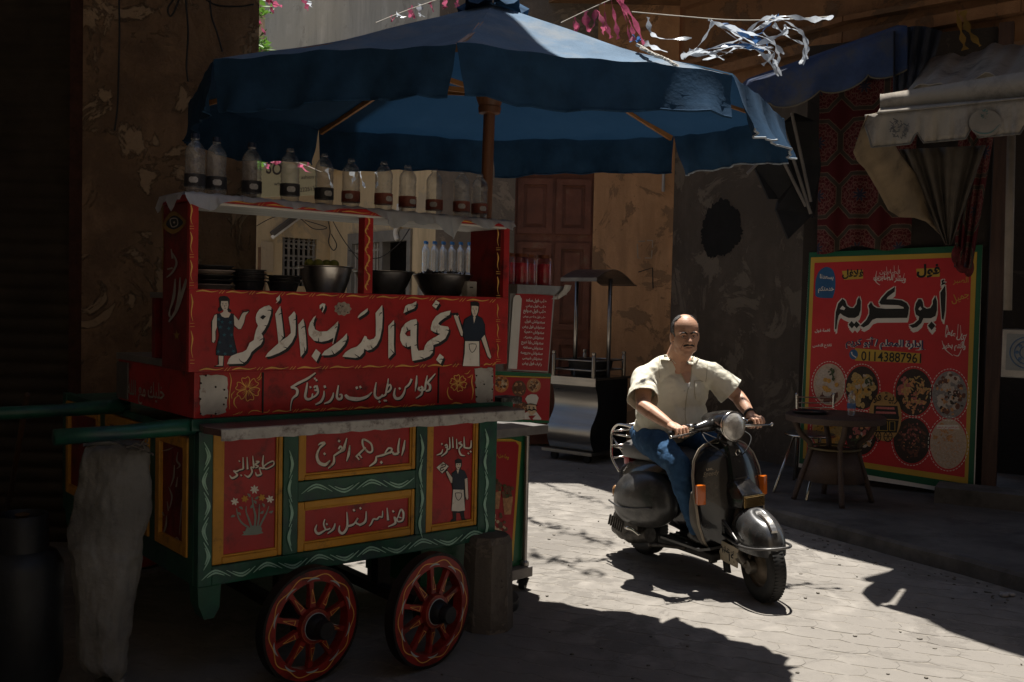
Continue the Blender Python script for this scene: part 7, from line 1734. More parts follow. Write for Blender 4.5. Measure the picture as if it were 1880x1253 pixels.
for x, y in ((-W_ + 0.06, 0.0), (-0.08, 0.0), (-W_ + 0.06, D_ - 0.06), (-0.08, D_ - 0.06)):
    mb = MB(); mb.lathe([(0, -0.02), (0.042, -0.02), (0.042, 0.02), (0, 0.02)], 16, Matrix.Translation((x, y, 0.042)) @ Matrix.Rotation(PI / 2, 4, 'X')); mb.build('wheel', M('black rubber', (0.015, 0.014, 0.013), 0.7), gr, autosmooth=40)
RP_ = [(-W_ + 0.02, 0.0), (-0.03, 0.0), (-0.03, D_ - 0.04), (-W_ + 0.02, D_ - 0.04)]
for x, y in RP_:
    mb = MB(); mb.lathe([(0.022, 0.886), (0.022, 1.10), (0.016, 1.115), (0.024, 1.13), (0.02, 1.15), (0, 1.155)], 12, Matrix.Translation((x, y, 0))); mb.build('corner_post', m_inox, gr, autosmooth=40)
for (a, b) in zip(RP_, RP_[1:] + RP_[:1]):
    for z in (0.96, 1.06): mb = MB(); mb.tube([(a[0], a[1], z), (b[0], b[1], z)], 0.009, 6); mb.build('rail', m_inox, gr, smooth=True)
mb = MB(); mb.lathe([(0, 0.89), (0.20, 0.89), (0.23, 0.98), (0.24, 1.04), (0.26, 1.05), (0.26, 1.06), (0.2, 1.06), (0, 1.05)], 28, Matrix.Translation((-W_ / 2, D_ / 2, 0))); mb.build('burner', M('burnt iron', (0.02, 0.018, 0.017), 0.6, 0.4), gr, autosmooth=40)
for x, y in ((-W_ + 0.02 + 0.19, 0.12), (0.0 - 0.02, D_ * 0.42)):
    mb = MB(); mb.tube([(x, y, 0.886), (x, y, 1.92)], 0.022, 10); mb.build('hood_post', m_inox, gr, smooth=True)
mb = MB(); rows = []
for j in range(13):
    v = j / 12; y = -0.10 + (D_ + 0.16) * v; z = 1.92 + 0.10 * math.sin(PI * min(1, v * 1.05)) - 0.10 * max(0, v - 0.4); rows.append([(-W_ + 0.16, y, z), (0.05, y, z)])
mb.grid(rows); bxy(mb, -W_ + 0.16, 0.05, -0.105, -0.098, 1.885, 1.92); mb.build('hood', M('dark tin hood', (0.16, 0.15, 0.14), 0.35, 0.8, var=0.3), gr, solid=0.006)
# smoke marks: chalk frame on the ochre wall
FO = Face((0, 11.4, 0), (0, -1, 0), back); pt = Paint(FO, 0.004)
for L in ([(1172, 444), (1184, 443)], [(1188, 442), (1198, 442), (1198, 455)], [(1170, 448), (1171, 474), (1176, 474)], [(1184, 474), (1196, 474), (1197, 460)]): pt.stroke(L, 2.2, smooth=1)
pt.build('chalk_marks', M('chalk', (0.42, 0.34, 0.26), 0.9), back)
pt = Paint(FO, 0.004); pt.stroke([(1172, 500), (1198, 492), (1199, 530)], 2, smooth=1); pt.build('wire', m_black, back)
# rubbish on the road by the kerb
t = MB(); 
g = G(1853, 1096); random.seed(12)
for k in range(5): t.ball((random.uniform(-.04, .04), random.uniform(-.03, .03), 0.012), 0.02, 7, 5, (random.uniform(.8, 1.8), random.uniform(.7, 1.2), 0.6))
o = tag(t.build('litter', M('grey paper', (0.3, 0.29, 0.28), 0.9, var=0.3, scale=40, bump=0.6, bscale=60)), 'crumpled grey paper litter lying by the kerb at right', 'litter'); o.location = g
# ================================================================== SCOOTER
uv_ = V((0.4905, -0.8714, 0)).normalized(); SO = V((1.485, 5.559, 0)) - uv_ * 1.15
sang = math.atan2(uv_.y, uv_.x)
def sroot(name, label, cat):
    t = thing(name, label, cat, SO, sang); t.rotation_euler = (0.055, 0, sang); return t
sc = sroot('scooter', 'black vintage motor scooter with round headlight and orange indicators ridden along the lane', 'scooter')
SCM = mat_of(sc); SCI = SCM.inverted()
m_blk = M('black scooter paint', (0.012, 0.012, 0.013), 0.22, var=0.3, scale=5, coat=0.5, bump=0.03, bscale=9, dirt=(0.05, 0.045, 0.04), dirt_amt=0.22, dscale=6)
m_dust = M('dusty black paint', (0.035, 0.034, 0.033), 0.38, var=0.35, scale=7, coat=0.2, bump=0.05, bscale=14, dirt=(0.09, 0.085, 0.078), dirt_amt=0.3, dscale=8)
m_rub = M('black rubber', (0.015, 0.014, 0.013), 0.7)
m_chrome = M('worn chrome', (0.60, 0.57, 0.52), 0.16, 1.0, var=0.12, scale=12)
m_trim = M('pale trim rubber', (0.34, 0.29, 0.22), 0.6, var=0.2, scale=20)
m_orange = M('orange lens', (0.62, 0.14, 0.012), 0.2, var=0.1, coat=0.5, translucent=0.15)
m_eng = M('greasy engine metal', (0.075, 0.068, 0.06), 0.5, 0.6, var=0.5, scale=25, bump=0.4, bscale=50)
# leg shield
def sw(z): 
    K = [(0.24, 0.20), (0.30, 0.245), (0.40, 0.275), (0.55, 0.285), (0.66, 0.28), (0.74, 0.255), (0.80, 0.205), (0.835, 0.135), (0.85, 0.05)]
    for (a, b), (c, d) in zip(K, K[1:]):
        if a <= z <= c: f = (z - a) / (c - a); f = f * f * (3 - 2 * f) * 0.5 + f * 0.5; return b + (d - b) * f
    return K[-1][1]
def sx(z): return 0.940 - 0.165 * (z - 0.24) + 0.02 * math.sin((z - 0.24) * 5)
def sp_(z, t): w_ = sw(z) * 0.91; y = w_ * t + 0.022; return V((sx(z) - 0.115 * abs(t) ** 2.2, y, z))
ZS = [0.24 + 0.61 * (k / 30) for k in range(31)]
mb = MB(); mb.grid([[sp_(z, -1 + 2 * k / 24) for k in range(25)] for z in ZS]); leg = mb.build('leg_shield', m_blk, sc, smooth=True, solid=0.014)
mb = MB(); rim_ = [sp_(z, -1) for z in ZS] + [sp_(z, 1) for z in ZS[::-1]]; mb.tube([p + V((0.004, 0, 0.003)) for p in rim_], 0.009, 6); mb.build('shield_trim', m_trim, leg, smooth=True)
# dusty inner edge seen beside the shield
mb = MB(); mb.grid([[sp_(z, -1) + V((0.0, 0.0, 0)), sp_(z, -1.0) + V((-0.055 * math.sin(PI * (z - 0.24) / 0.36), -0.012, 0))] for z in [0.26 + k * 0.02 for k in range(17)]]); mb.build('shield_flange', M('dusty grey flange', (0.14, 0.125, 0.105), 0.6, var=0.2), leg, smooth=True, solid=0.006)
# horn cover ridge
mb = MB(); rows = []
for z, w0, d in ((0.845, 0.035, 0.02), (0.80, 0.045, 0.035), (0.72, 0.052, 0.04), (0.655, 0.058, 0.045), (0.64, 0.062, 0.055), (0.585, 0.075, 0.125), (0.57, 0.077, 0.13)):
    rows.append([V((sx(z) - 0.02, -w0 - 0.008, z)), V((sx(z) + d * 0.9, -w0, z)), V((sx(z) + d, -w0 * 0.6, z)), V((sx(z) + d, w0 * 0.6, z)), V((sx(z) + d * 0.9, w0, z)), V((sx(z) - 0.02, w0 + 0.008, z))])
rows.append([V((p.x - 0.01, p.y * 0.98, 0.505)) for p in rows[-1]]); rows.append([V((sx(0.5) - 0.02, p.y * 0.8, 0.48)) for p in rows[-1]])
mb.grid(rows); horn = mb.build('horn_cover', m_blk, leg, autosmooth=35)
mb = MB()
for k in range(7): mb.box((sx(0.55) + 0.133, 0, 0.566 - k * 0.0085), (0.008, 0.142, 0.0045), bev=0.001)
mb.box((sx(0.55) + 0.126, 0, 0.541), (0.006, 0.15, 0.066)); mb.build('horn_grille', M('brass grille', (0.34, 0.24, 0.11), 0.3, 0.9), leg)
mb = MB(); mb.tube([(sx(0.80) + 0.046, 0.017 * math.cos(a), 0.802 + 0.017 * math.sin(a)) for a in [2 * PI * k / 6 for k in range(6)]], 0.0035, 5, closed=True); mb.box((sx(0.655) + 0.05, -0.012, 0.66), (0.004, 0.085, 0.009)); mb.build('badge', m_chrome, leg)
fsh = Face(SCM @ sp_(0.66, -0.55) , SCM.to_3x3() @ V((0.97, -0.22, 0.13)), sc)
mb = write(fsh, 'Speedy', (1291, 876), (1319, 871), 0.012, 0.0, 1.0, True, slant=0.4); write(fsh, 'LML', (1297, 865), (1310, 863), 0.012, 0.03, 0.7, True, mb); mb.build('badge_script', m_chrome, leg, recalc=False)
for y, s_ in ((-0.238, -1), (0.232, 1)):
    z = 0.575; b_ = sp_(z, y / sw(z)); mb = MB(); mb.box((b_.x + 0.022, y, z), (0.045, 0.052, 0.115), Matrix.Rotation(s_ * 0.35, 3, 'Z'), 0.008); mb.build('indicator', m_orange, leg, autosmooth=40)
# floor, tunnel, rear body
mb = MB(); mb.grid([[(x, y, 0.235 + (0.03 if abs(y) < 0.06 else 0) + max(0, (x - 0.80)) * 0.3) for y in (-0.215, -0.2, -0.07, -0.05, 0.05, 0.07, 0.2, 0.215)] for x in (0.44, 0.5, 0.6, 0.7, 0.8, 0.90)]); mb.build('floorboard', m_dust, sc, solid=0.015)
for y in (-0.15, -0.1, 0.1, 0.15): mb = MB(); mb.box((0.66, y, 0.252), (0.42, 0.012, 0.012), bev=0.003); mb.build('floor_strip', m_rub, sc)
mb = MB(); rows = []
for x, zc, h, w_ in ((0.52, 0.40, 0.17, 0.06), (0.47, 0.44, 0.21, 0.10), (0.40, 0.47, 0.22, 0.13), (0.25, 0.48, 0.21, 0.15), (0.10, 0.48, 0.18, 0.15), (-0.05, 0.47, 0.16, 0.13), (-0.15, 0.45, 0.14, 0.10), (-0.20, 0.43, 0.09, 0.06)):
    rows.append([V((x, w_ * (abs(math.cos(t)) ** 0.7) * (1 if math.cos(t) > 0 else -1), zc + h * (abs(math.sin(t)) ** 0.7) * (1 if math.sin(t) > 0 else -1))) for t in [2 * PI * k / 24 for k in range(24)]])
mb.grid(rows, True); mb.poly(rows[0]); mb.poly(rows[-1]); mb.build('body', m_blk, sc, smooth=True)
for s_ in (-1, 1):
    mb = MB(); rows = []; N = 28
    for i in range(15):
        ph = PI * i / 14; row = []
        for k in range(N):
            t = 2 * PI * k / N; cx, cz = math.cos(t), math.sin(t); sq = lambda c, p=0.82: (abs(c) ** p) * (1 if c > 0 else -1)
            rr = math.sin(ph) ** 0.8; yy = -math.cos(ph); x = 0.255 + 0.288 * rr * sq(cx); z = 0.440 + (0.195 if cz > 0 else 0.165) * rr * sq(cz) + 0.055 * rr * (sq(cx)) * 0.6 - 0.02
            row.append(V((x, s_ * (0.19 + 0.122 * max(yy, -0.5)), z)))
        rows.append(row)
    mb.grid(rows, True); cw_ = mb.build('side_cowl', m_dust, sc, smooth=True, weld=0.0005)
    mb = MB(); mb.tube(crom([V((0.02, s_ * 0.303, 0.40)), V((0.15, s_ * 0.318, 0.385)), V((0.30, s_ * 0.318, 0.40)), V((0.46, s_ * 0.296, 0.43))], 5), 0.006, 5); mb.build('cowl_crease', m_dust, cw_, smooth=True)
    mb = MB(); mb.ball((-0.045, s_ * 0.20, 0.435), 0.036, 12, 8, (0.55, 0.8, 1.15)); mb.build('indicator', M('pale orange lens', (0.50, 0.27, 0.12), 0.3), cw_, smooth=True)
# engine side, silencer, kick lever, stand
mb = MB(); mb.box((0.09, -0.17, 0.27), (0.26, 0.12, 0.14), bev=0.03); mb.lathe([(0, -0.07), (0.085, -0.07), (0.10, -0.04), (0.10, 0.05), (0.07, 0.07), (0, 0.07)], 20, Matrix.Translation((0.02, -0.16, 0.23)) @ Matrix.Rotation(PI / 2, 4, 'X')); mb.tube([(0.25, -0.15, 0.2), (0.08, -0.17, 0.17), (-0.12, -0.15, 0.17)], [0.05, 0.06, 0.04], 12); mb.build('engine', m_eng, sc, autosmooth=45)
mb = MB()
for k in range(7): mb.box((0.02 + 0.022 * k, -0.30, 0.275 - 0.004 * k), (0.007, 0.012, 0.075), Matrix.Rotation(0.35, 3, 'Y'))
mb.build('cooling_fins', m_eng, sc)
mb = MB(); mb.tube(crom([V((0.14, -0.26, 0.235)), V((0.20, -0.29, 0.255)), V((0.25, -0.28, 0.25)), V((0.30, -0.27, 0.225))], 5), [0.012, 0.014, 0.009], 7); mb.build('kick_lever', m_chrome, sc, smooth=True)
mb = MB(); mb.tube([(0.40, -0.26, 0.185), (0.50, -0.24, 0.20), (0.66, -0.20, 0.215)], [0.013, 0.012, 0.012], 8); mb.ball((0.40, -0.26, 0.185), 0.018, 10, 8); mb.build('foot_lever', m_eng, sc, smooth=True)
mb = MB(); mb.box((0.80, -0.10, 0.19), (0.03, 0.05, 0.10), Matrix.Rotation(0.3, 3, 'Y'), 0.008); mb.build('stand', m_eng, sc)
mb = MB(); mb.box((0.62, 0, 0.20), (0.52, 0.36, 0.045), bev=0.015); mb.build('underside', m_rub, sc)
# wheels
def swheel(x, name):
    mtx = Matrix.Translation((x, 0, 0.2)) @ Matrix.Rotation(PI / 2, 4, 'X')
    mb = MB(); pr = [(0.115, -0.036), (0.135, -0.046), (0.165, -0.049), (0.185, -0.044), (0.196, -0.030), (0.200, -0.012), (0.200, 0.012), (0.196, 0.030), (0.185, 0.044), (0.165, 0.049), (0.135, 0.046), (0.115, 0.036)]
    mb.lathe(pr, 48, mtx); wl_ = mb.build(name, m_rub, sc, smooth=True)
    mb = MB()
    for k in range(60):
        a = 2 * PI * k / 60
        for s_ in (-1, 1):
            c = mtx @ V((0.1968 * math.cos(a + 0.02 * s_), 0.1968 * math.sin(a + 0.02 * s_), s_ * 0.020)); q = Matrix.Rotation(-a, 3, 'Y')
            mb.box(c, (0.008, 0.028, 0.010), q)
    tr_ = mb.build('tread', m_rub, wl_)
    mb = MB(); mb.lathe([(0.116, -0.034), (0.112, -0.020), (0.095, -0.018), (0.085, -0.030), (0.055, -0.040), (0.03, -0.05), (0, -0.05)], 32, mtx); mb.lathe([(0.116, 0.034), (0.112, 0.020), (0.095, 0.018), (0.085, 0.032), (0.055, 0.045), (0.03, 0.055), (0, 0.055)], 32, mtx); mb.build('rim', M('dusty brown hub', (0.11, 0.085, 0.06), 0.55, 0.4, var=0.35, scale=20), wl_, smooth=True)
    return wl_
swheel(0, 'wheel'); fwheel = swheel(1.15, 'wheel')
mb = MB(); mb.tube(crom([V((0.93, -0.02, 0.52)), V((0.98, -0.065, 0.40)), V((1.05, -0.085, 0.26)), V((1.13, -0.085, 0.21))], 5), [0.024, 0.026, 0.026, 0.03], 10); mb.lathe([(0, -0.02), (0.038, -0.02), (0.038, 0.02), (0, 0.02)], 16, Matrix.Translation((1.15, -0.075, 0.20)) @ Matrix.Rotation(PI / 2, 4, 'X')); mb.tube([(1.00, -0.10, 0.225), (1.14, -0.095, 0.205)], 0.016, 8); mb.build('fork', M('dull fork metal', (0.22, 0.20, 0.17), 0.4, 0.8, var=0.3, scale=20), sc, autosmooth=40)
# front mudguard
mb = MB(); rows = []; m_mg = M('scuffed mudguard', (0.10, 0.10, 0.10), 0.26, 0.55, var=0.4, scale=9, coat=0.3, bump=0.04, bscale=12, dirt=(0.03, 0.03, 0.03), dirt_amt=0.25, dscale=5)
cen = V((1.085, 0, 0.305))
for i in range(15):
    e = i / 14 * PI * 0.5; row = []
    for k in range(33):
        t = 2 * PI * k / 32; cx = math.cos(t); sq = lambda c, p: (abs(c) ** p) * (1 if c > 0 else -1)
        row.append(cen + V(((0.225 if cx > 0 else 0.20) * math.cos(e) ** 0.7 * sq(cx, 0.9), 0.118 * math.cos(e) ** 0.7 * sq(math.sin(t), 0.8), 0.205 * math.sin(e) ** 0.85 - 0.03 * (cx if cx > 0 else 0) * math.sin(e))))
    rows.append(row)
rows.insert(0, [p + V((0, 0, -0.018)) for p in rows[0]])
mb.grid(rows); mg = mb.build('mudguard', m_mg, sc, smooth=True, weld=0.0005)
mb = MB(); cr_pts = []
for k in range(9):
    e = PI * 0.5 - k / 8 * 0.98; cr_pts.append(cen + V((0.228 * math.cos(e) ** 0.7, 0, 0.207 * math.sin(e) ** 0.85 - 0.03 * math.sin(e) + 0.006)))
rows = [[p + V((0, -0.019, -0.002)), p + V((0, -0.015, 0.010)), p + V((0, 0.015, 0.010)), p + V((0, 0.019, -0.002))] for p in cr_pts]; mb.grid(rows); mb.poly([rows[-1][0], rows[-1][1], rows[-1][2], rows[-1][3]]); mb.build('crest', M('crest alloy', (0.62, 0.60, 0.57), 0.3, 0.9), mg)
mb = MB(); bp_ = [V((0.90, -0.135, 0.345)), V((1.0, -0.14, 0.33)), V((1.12, -0.137, 0.322)), V((1.24, -0.12, 0.33)), V((1.315, -0.07, 0.34)), V((1.33, 0, 0.342)), V((1.315, 0.07, 0.34)), V((1.24, 0.12, 0.33)), V((1.12, 0.137, 0.322)), V((0.90, 0.135, 0.345))]
mb.tube(crom(bp_, 5), 0.0075, 8); mb.tube(crom([V((0.90, -0.135, 0.345)), V((0.93, -0.135, 0.415)), V((0.99, -0.135, 0.40)), V((1.12, -0.137, 0.34))], 5), 0.008, 6); mb.build('bumper', M('dull bumper bar', (0.13, 0.125, 0.12), 0.4, 0.8), mg, smooth=True)
mb = MB(); mb.poly([(0.90, -0.128, 0.40), (0.985, -0.128, 0.385), (1.08, -0.128, 0.315), (0.91, -0.128, 0.318)], (0, 0.006, 0)); mb.build('side_badge', m_blk, mg)
# number plate and flap
pl_c = V((0.985, -0.125, 0.235)); mb = MB(); mb.box(pl_c, (0.155, 0.006, 0.115), Matrix.Rotation(0.12, 3, 'Y') @ Matrix.Rotation(0.25, 3, 'Z')); npl = mb.build('number_plate', M('cream plate', (0.42, 0.36, 0.26), 0.5, var=0.2, scale=20), sc)
RT = Matrix.Translation(pl_c) @ (Matrix.Rotation(0.12, 3, 'Y') @ Matrix.Rotation(0.25, 3, 'Z')).to_4x4()
mb = MB()
for t_, x0, x1, z0, hs_ in (('٣٦٤', -0.055, 0.055, -0.038, 1.1), ('ى ج ق', -0.05, 0.05, 0.018, 0.8)):
    g = text_mesh(t_, 0.03, not t_.startswith('ى')); a0 = min(v[0] for vs, _ in g for v in vs); a1 = max(v[0] for vs, _ in g for v in vs); k_ = (x1 - x0) / (a1 - a0)
    for vs, fs in g:
        q = [mb.bm.verts.new(RT @ V((x0 + (v[0] - a0) * k_, -0.0045, z0 + v[1] * k_ * hs_))) for v in vs]
        for f in fs: mb._f([q[k] for k in f])
mb.build('plate_lettering', m_pblk, npl, recalc=False)
mb = MB(); mb.poly([(0.85, -0.11, 0.30), (0.93, -0.12, 0.30), (0.98, -0.12, 0.12), (0.885, -0.11, 0.10)], (0, 0.012, 0)); mb.build('flap', m_rub, sc)
SW = Matrix.Translation((0.98, 0, 0)) @ Matrix.Rotation(-0.26, 4, 'Z') @ Matrix.Translation((-0.98, 0, 0))
for o_ in list(kids(sc)):
    if o_.name.split('.')[0] in ('fork', 'mudguard', 'number_plate', 'flap') or o_ is fwheel:
        for q_ in [o_] + kids(o_): q_.data.transform(SW)
# seat, rack, tail lamp
mb = MB(); rows = []
for x, w_, zt, zb in ((0.50, 0.06, 0.705, 0.67), (0.46, 0.105, 0.735, 0.66), (0.36, 0.125, 0.755, 0.655), (0.20, 0.135, 0.745, 0.65), (0.08, 0.14, 0.76, 0.645), (-0.04, 0.135, 0.765, 0.64), (-0.09, 0.115, 0.745, 0.635), (-0.105, 0.07, 0.70, 0.64)):
    rows.append([V((x, w_ * (abs(math.cos(t)) ** 0.5) * (1 if math.cos(t) > 0 else -1), (zt + zb) / 2 + (zt - zb) / 2 * (abs(math.sin(t)) ** 0.6) * (1 if math.sin(t) > 0 else -1))) for t in [2 * PI * k / 20 for k in range(20)]])
mb.grid(rows, True); mb.poly(rows[0]); mb.poly(rows[-1]); mb.build('seat', M('grey seat vinyl', (0.11, 0.105, 0.10), 0.45, var=0.2, scale=12, bump=0.15), sc, smooth=True)
mb = MB()
for y in (-0.11, 0.11):
    mb.tube(crom([V((0.05, y, 0.855)), V((-0.07, y, 0.86)), V((-0.15, y, 0.85)), V((-0.205, y, 0.80)), V((-0.215, y, 0.70)), V((-0.21, y, 0.62)), V((-0.13, y, 0.54))], 6), 0.0085, 7)
    for z in (0.785, 0.70): mb.tube([(0.0, y, z + 0.005), (-0.212, y, z)], 0.0065, 6)
    mb.tube([(-0.20, y, 0.76), (-0.06, y, 0.66)], 0.0065, 6)
for x, z in ((-0.212, 0.80), (-0.215, 0.70), (-0.21, 0.62), (-0.07, 0.86)): mb.tube([(x, -0.11, z), (x, 0.11, z)], 0.0065, 6)
mb.build('rack', m_chrome, sc, smooth=True)
mb = MB(); mb.box((-0.135, 0, 0.615), (0.06, 0.10, 0.075), bev=0.012); mb.box((-0.13, -0.02, 0.665), (0.04, 0.05, 0.04), bev=0.008); mb.build('tail_lamp', M('red lamp plastic', (0.42, 0.03, 0.04), 0.25, coat=0.4), sc, autosmooth=40)
# headset
mb = MB(); rows = []
for x, ry, rz, zc in ((0.62, 0.03, 0.02, 0.965), (0.66, 0.06, 0.04, 0.968), (0.73, 0.08, 0.060, 0.965), (0.80, 0.088, 0.080, 0.957), (0.845, 0.088, 0.088, 0.952), (0.865, 0.085, 0.085, 0.950)):
    rows.append([V((x - 0.010 * math.sin(t), ry * math.cos(t), zc + rz * math.sin(t))) for t in [2 * PI * k / 28 for k in range(28)]])
mb.grid(rows, True); mb.poly(rows[0])
for s_ in (-1, 1): mb.tube([(0.76, s_ * 0.05, 0.955), (0.75, s_ * 0.12, 0.948), (0.735, s_ * 0.20, 0.935), (0.73, s_ * 0.235, 0.93)], [0.05, 0.036, 0.022, 0.019], 14)
mb.tube([(0.79, 0, 0.90), (0.835, 0, 0.82)], [0.05, 0.045], 14)
hs = mb.build('headset', m_blk, sc, smooth=True)
hm = Matrix.Translation((0.862, 0, 0.950)) @ Matrix.Rotation(PI / 2 - 0.11, 4, 'Y')
mb = MB(); mb.lathe([(0.086, -0.012), (0.090, 0.004), (0.084, 0.014), (0.079, 0.012)], 36, hm); mb.build('headlight_rim', m_chrome, hs, smooth=True)
mb = MB(); mb.lathe([(0.080, 0.012), (0.07, 0.020), (0.045, 0.028), (0.02, 0.031), (0, 0.032)], 36, hm); lens = mb.build('headlight', M('headlight glass', (0.55, 0.52, 0.47), 0.10, 0.35, var=0.35, scale=22, bump=0.3, bscale=60, coat=1.0), hs, smooth=True)
for s_ in (-1, 1):
    mb = MB(); mb.tube([(0.73, s_ * 0.235, 0.93), (0.728, s_ * 0.36, 0.924)], 0.017, 12); mb.build('grip', m_rub, hs, smooth=True)
    mb = MB(); mb.tube(crom([V((0.755, s_ * 0.16, 0.925)), V((0.785, s_ * 0.24, 0.925)), V((0.785, s_ * 0.33, 0.918)), V((0.778, s_ * 0.385, 0.915))], 5), [0.010, 0.007, 0.006, 0.006], 8); mb.ball((0.778, s_ * 0.387, 0.915), 0.011, 10, 8); mb.tube([(0.735, s_ * 0.17, 0.95), (0.732, s_ * 0.235, 0.945)], 0.023, 12); mb.build('lever', m_chrome, hs, smooth=True)
mb = MB()
for pts in ([(0.76, 0.10, 0.925), (0.87, 0.13, 0.88), (0.90, 0.06, 0.80), (0.86, 0.02, 0.76)], [(0.755, -0.15, 0.925), (0.84, -0.17, 0.87), (0.88, -0.08, 0.80), (0.85, -0.03, 0.76)], [(0.75, -0.17, 0.93), (0.82, -0.13, 0.90), (0.86, -0.05, 0.86)]): mb.tube(crom([V(p) for p in pts], 6), 0.0035, 5)
mb.build('control_cable', m_rub, sc, smooth=True)
# ================================================================== RIDER
pe = sroot('person', 'man in a cream short sleeved shirt and blue jeans riding the black scooter', 'person')
def shaped(mb, vox, it, name, mat, parent, fac=0.5, disp=None):
    o = mb.build('tmp', mat); r = o.modifiers.new('r', 'REMESH'); r.mode = 'VOXEL'; r.voxel_size = vox
    s_ = o.modifiers.new('s', 'SMOOTH'); s_.factor = fac; s_.iterations = it
    if disp:
        tx = bpy.data.textures.new('folds', 'CLOUDS'); tx.noise_scale = disp[1]; tx.noise_depth = 2
        d = o.modifiers.new('d', 'DISPLACE'); d.texture = tx; d.strength = disp[0]; d.mid_level = 0.5; d.texture_coords = 'LOCAL'
    dg = bpy.context.evaluated_depsgraph_get(); me = bpy.data.meshes.new_from_object(o.evaluated_get(dg)); bpy.data.objects.remove(o)
    me.name = name; me.polygons.foreach_set('use_smooth', [True] * len(me.polygons)); me.materials.clear()
    for m in (mat if isinstance(mat, list) else [mat]): me.materials.append(m)
    n = bpy.data.objects.new(name, me); COL.objects.link(n); n.parent = parent; return n
def cap(mb, pts, rs, seg=14, flat=None):
    pts = [V(p) for p in pts]; rs = list(rs); a, b = pts[0], pts[-1]; d0 = (pts[1] - a).normalized(); d1 = (b - pts[-2]).normalized()
    pre = [(a - d0 * rs[0] * math.sin(t), rs[0] * math.cos(t)) for t in (1.45, 0.9, 0.45)]; post = [(b + d1 * rs[-1] * math.sin(t), rs[-1] * math.cos(t)) for t in (0.45, 0.9, 1.45)]
    P_ = [p for p, _ in pre] + pts + [p for p, _ in post]; R_ = [r for _, r in pre] + rs + [r for _, r in post]
    n = len(P_); mb.tube(P_, R_, seg, flat=flat) if len(R_) == n and n < 2 else _tube_exact(mb, P_, R_, seg, flat)
def _tube_exact(mb, P_, R_, seg, flat):
    prev = None; rings = []
    for i, p in enumerate(P_):
        t = (P_[min(i + 1, len(P_) - 1)] - P_[max(i - 1, 0)]).normalized()
        if prev is None: u = V((0, 0, 1)) if abs(t.z) < 0.9 else V((1, 0, 0)); x = u.cross(t).normalized()
        else: x = (prev - t * prev.dot(t)).normalized()
        prev = x; y = t.cross(x); rings.append([mb.bm.verts.new(p + x * R_[i] * math.cos(2 * PI * k / seg) + y * R_[i] * (flat or 1) * math.sin(2 * PI * k / seg)) for k in range(seg)])
    for A, B in zip(rings, rings[1:]):
        for k in range(seg): mb._f((A[k], A[(k + 1) % seg], B[(k + 1) % seg], B[k]))
    mb._f(rings[0][::-1]); mb._f(rings[-1])
m_skin = M('tanned skin', (0.54, 0.305, 0.20), 0.5, var=0.12, scale=14, bump=0.12, bscale=160, dirt=(0.34, 0.15, 0.09), dirt_amt=0.15, dscale=16)
m_shirt = M('cream shirt', (0.80, 0.765, 0.63), 0.85, var=0.05, scale=20, bump=0.2, bscale=140, spec=0.2, translucent=0.08)
m_jean = M('blue jeans', (0.035, 0.085, 0.17), 0.9, var=0.25, scale=16, bump=0.35, bscale=150, spec=0.15, dirt=(0.08, 0.15, 0.25), dirt_amt=0.25, dscale=6)
m_hair = M('grey black hair', (0.045, 0.041, 0.038), 0.6, var=0.6, scale=120, bump=0.35, bscale=260, dirt=(0.20, 0.19, 0.18), dirt_amt=0.45, dscale=60)
m_dkhair = M('black hair', (0.018, 0.014, 0.012), 0.6, var=0.3, scale=80, bump=0.5, bscale=160)
RS, RE, RH = V((0.300, -0.215, 1.200)), V((0.46, -0.345, 1.055)), V((0.715, -0.30, 0.945))
LS, LE_, LH = V((0.41, 0.245, 1.200)), V((0.505, 0.365, 1.06)), V((0.715, 0.30, 0.945))
HC = V((0.445, -0.004, 1.475)); HR = Matrix.Rotation(-0.42, 3, 'Z') @ Matrix.Rotation(0.10, 3, 'Y')
def hp_(x, y, z): return HC + HR @ V((x, y, z))
# --- body: head, neck, chest, arms and hands as one surface
mb = MB()
mb.ball(hp_(-0.008, 0, 0.030), 0.1, 24, 16, (0.98, 0.82, 0.90), HR)          # skull
mb.ball(hp_(0.020, 0, -0.035), 0.1, 24, 16, (0.78, 0.74, 0.84), HR)           # face
mb.ball(hp_(0.038, 0, -0.090), 0.06, 18, 12, (0.80, 0.90, 0.62), HR)          # jaw and chin
for s_ in (-1, 1):
    mb.ball(hp_(0.045, s_ * 0.036, -0.040), 0.034, 14, 10, (0.9, 0.85, 1.0), HR)   # cheeks
    mb.ball(hp_(0.074, s_ * 0.030, 0.016), 0.022, 12, 8, (0.8, 1.35, 0.55), HR)    # brow ridge
    mb.ball(hp_(0.018, s_ * 0.044, -0.085), 0.034, 12, 10, (1.0, 0.8, 0.9), HR)   # jowls
    mb.ball(hp_(-0.012, s_ * 0.083, -0.022), 0.030, 12, 10, (0.62, 0.36, 1.10), HR)  # ears
cap(mb, [hp_(0.086, 0, 0.008), hp_(0.098, 0, -0.014), hp_(0.110, 0, -0.034)], [0.010, 0.013, 0.017], 10)   # nose
for s_ in (-1, 1): mb.ball(hp_(0.094, s_ * 0.014, -0.038), 0.011, 8, 6)
mb.ball(hp_(0.086, 0, -0.062), 0.022, 12, 8, (0.7, 1.25, 0.55), HR); mb.ball(hp_(0.086, 0, -0.078), 0.017, 12, 8, (0.75, 1.2, 0.55), HR)
mb.ball(hp_(0.072, 0, -0.108), 0.026, 12, 8, (0.8, 1.1, 0.8), HR)
cap(mb, [V((0.325, 0, 1.25)), V((0.36, -0.002, 1.33)), hp_(-0.02, 0, -0.04)], [0.085, 0.066, 0.064], 18)
cap(mb, [V((0.40, 0.01, 1.335)), hp_(0.025, 0, -0.095)], [0.045, 0.05], 14)
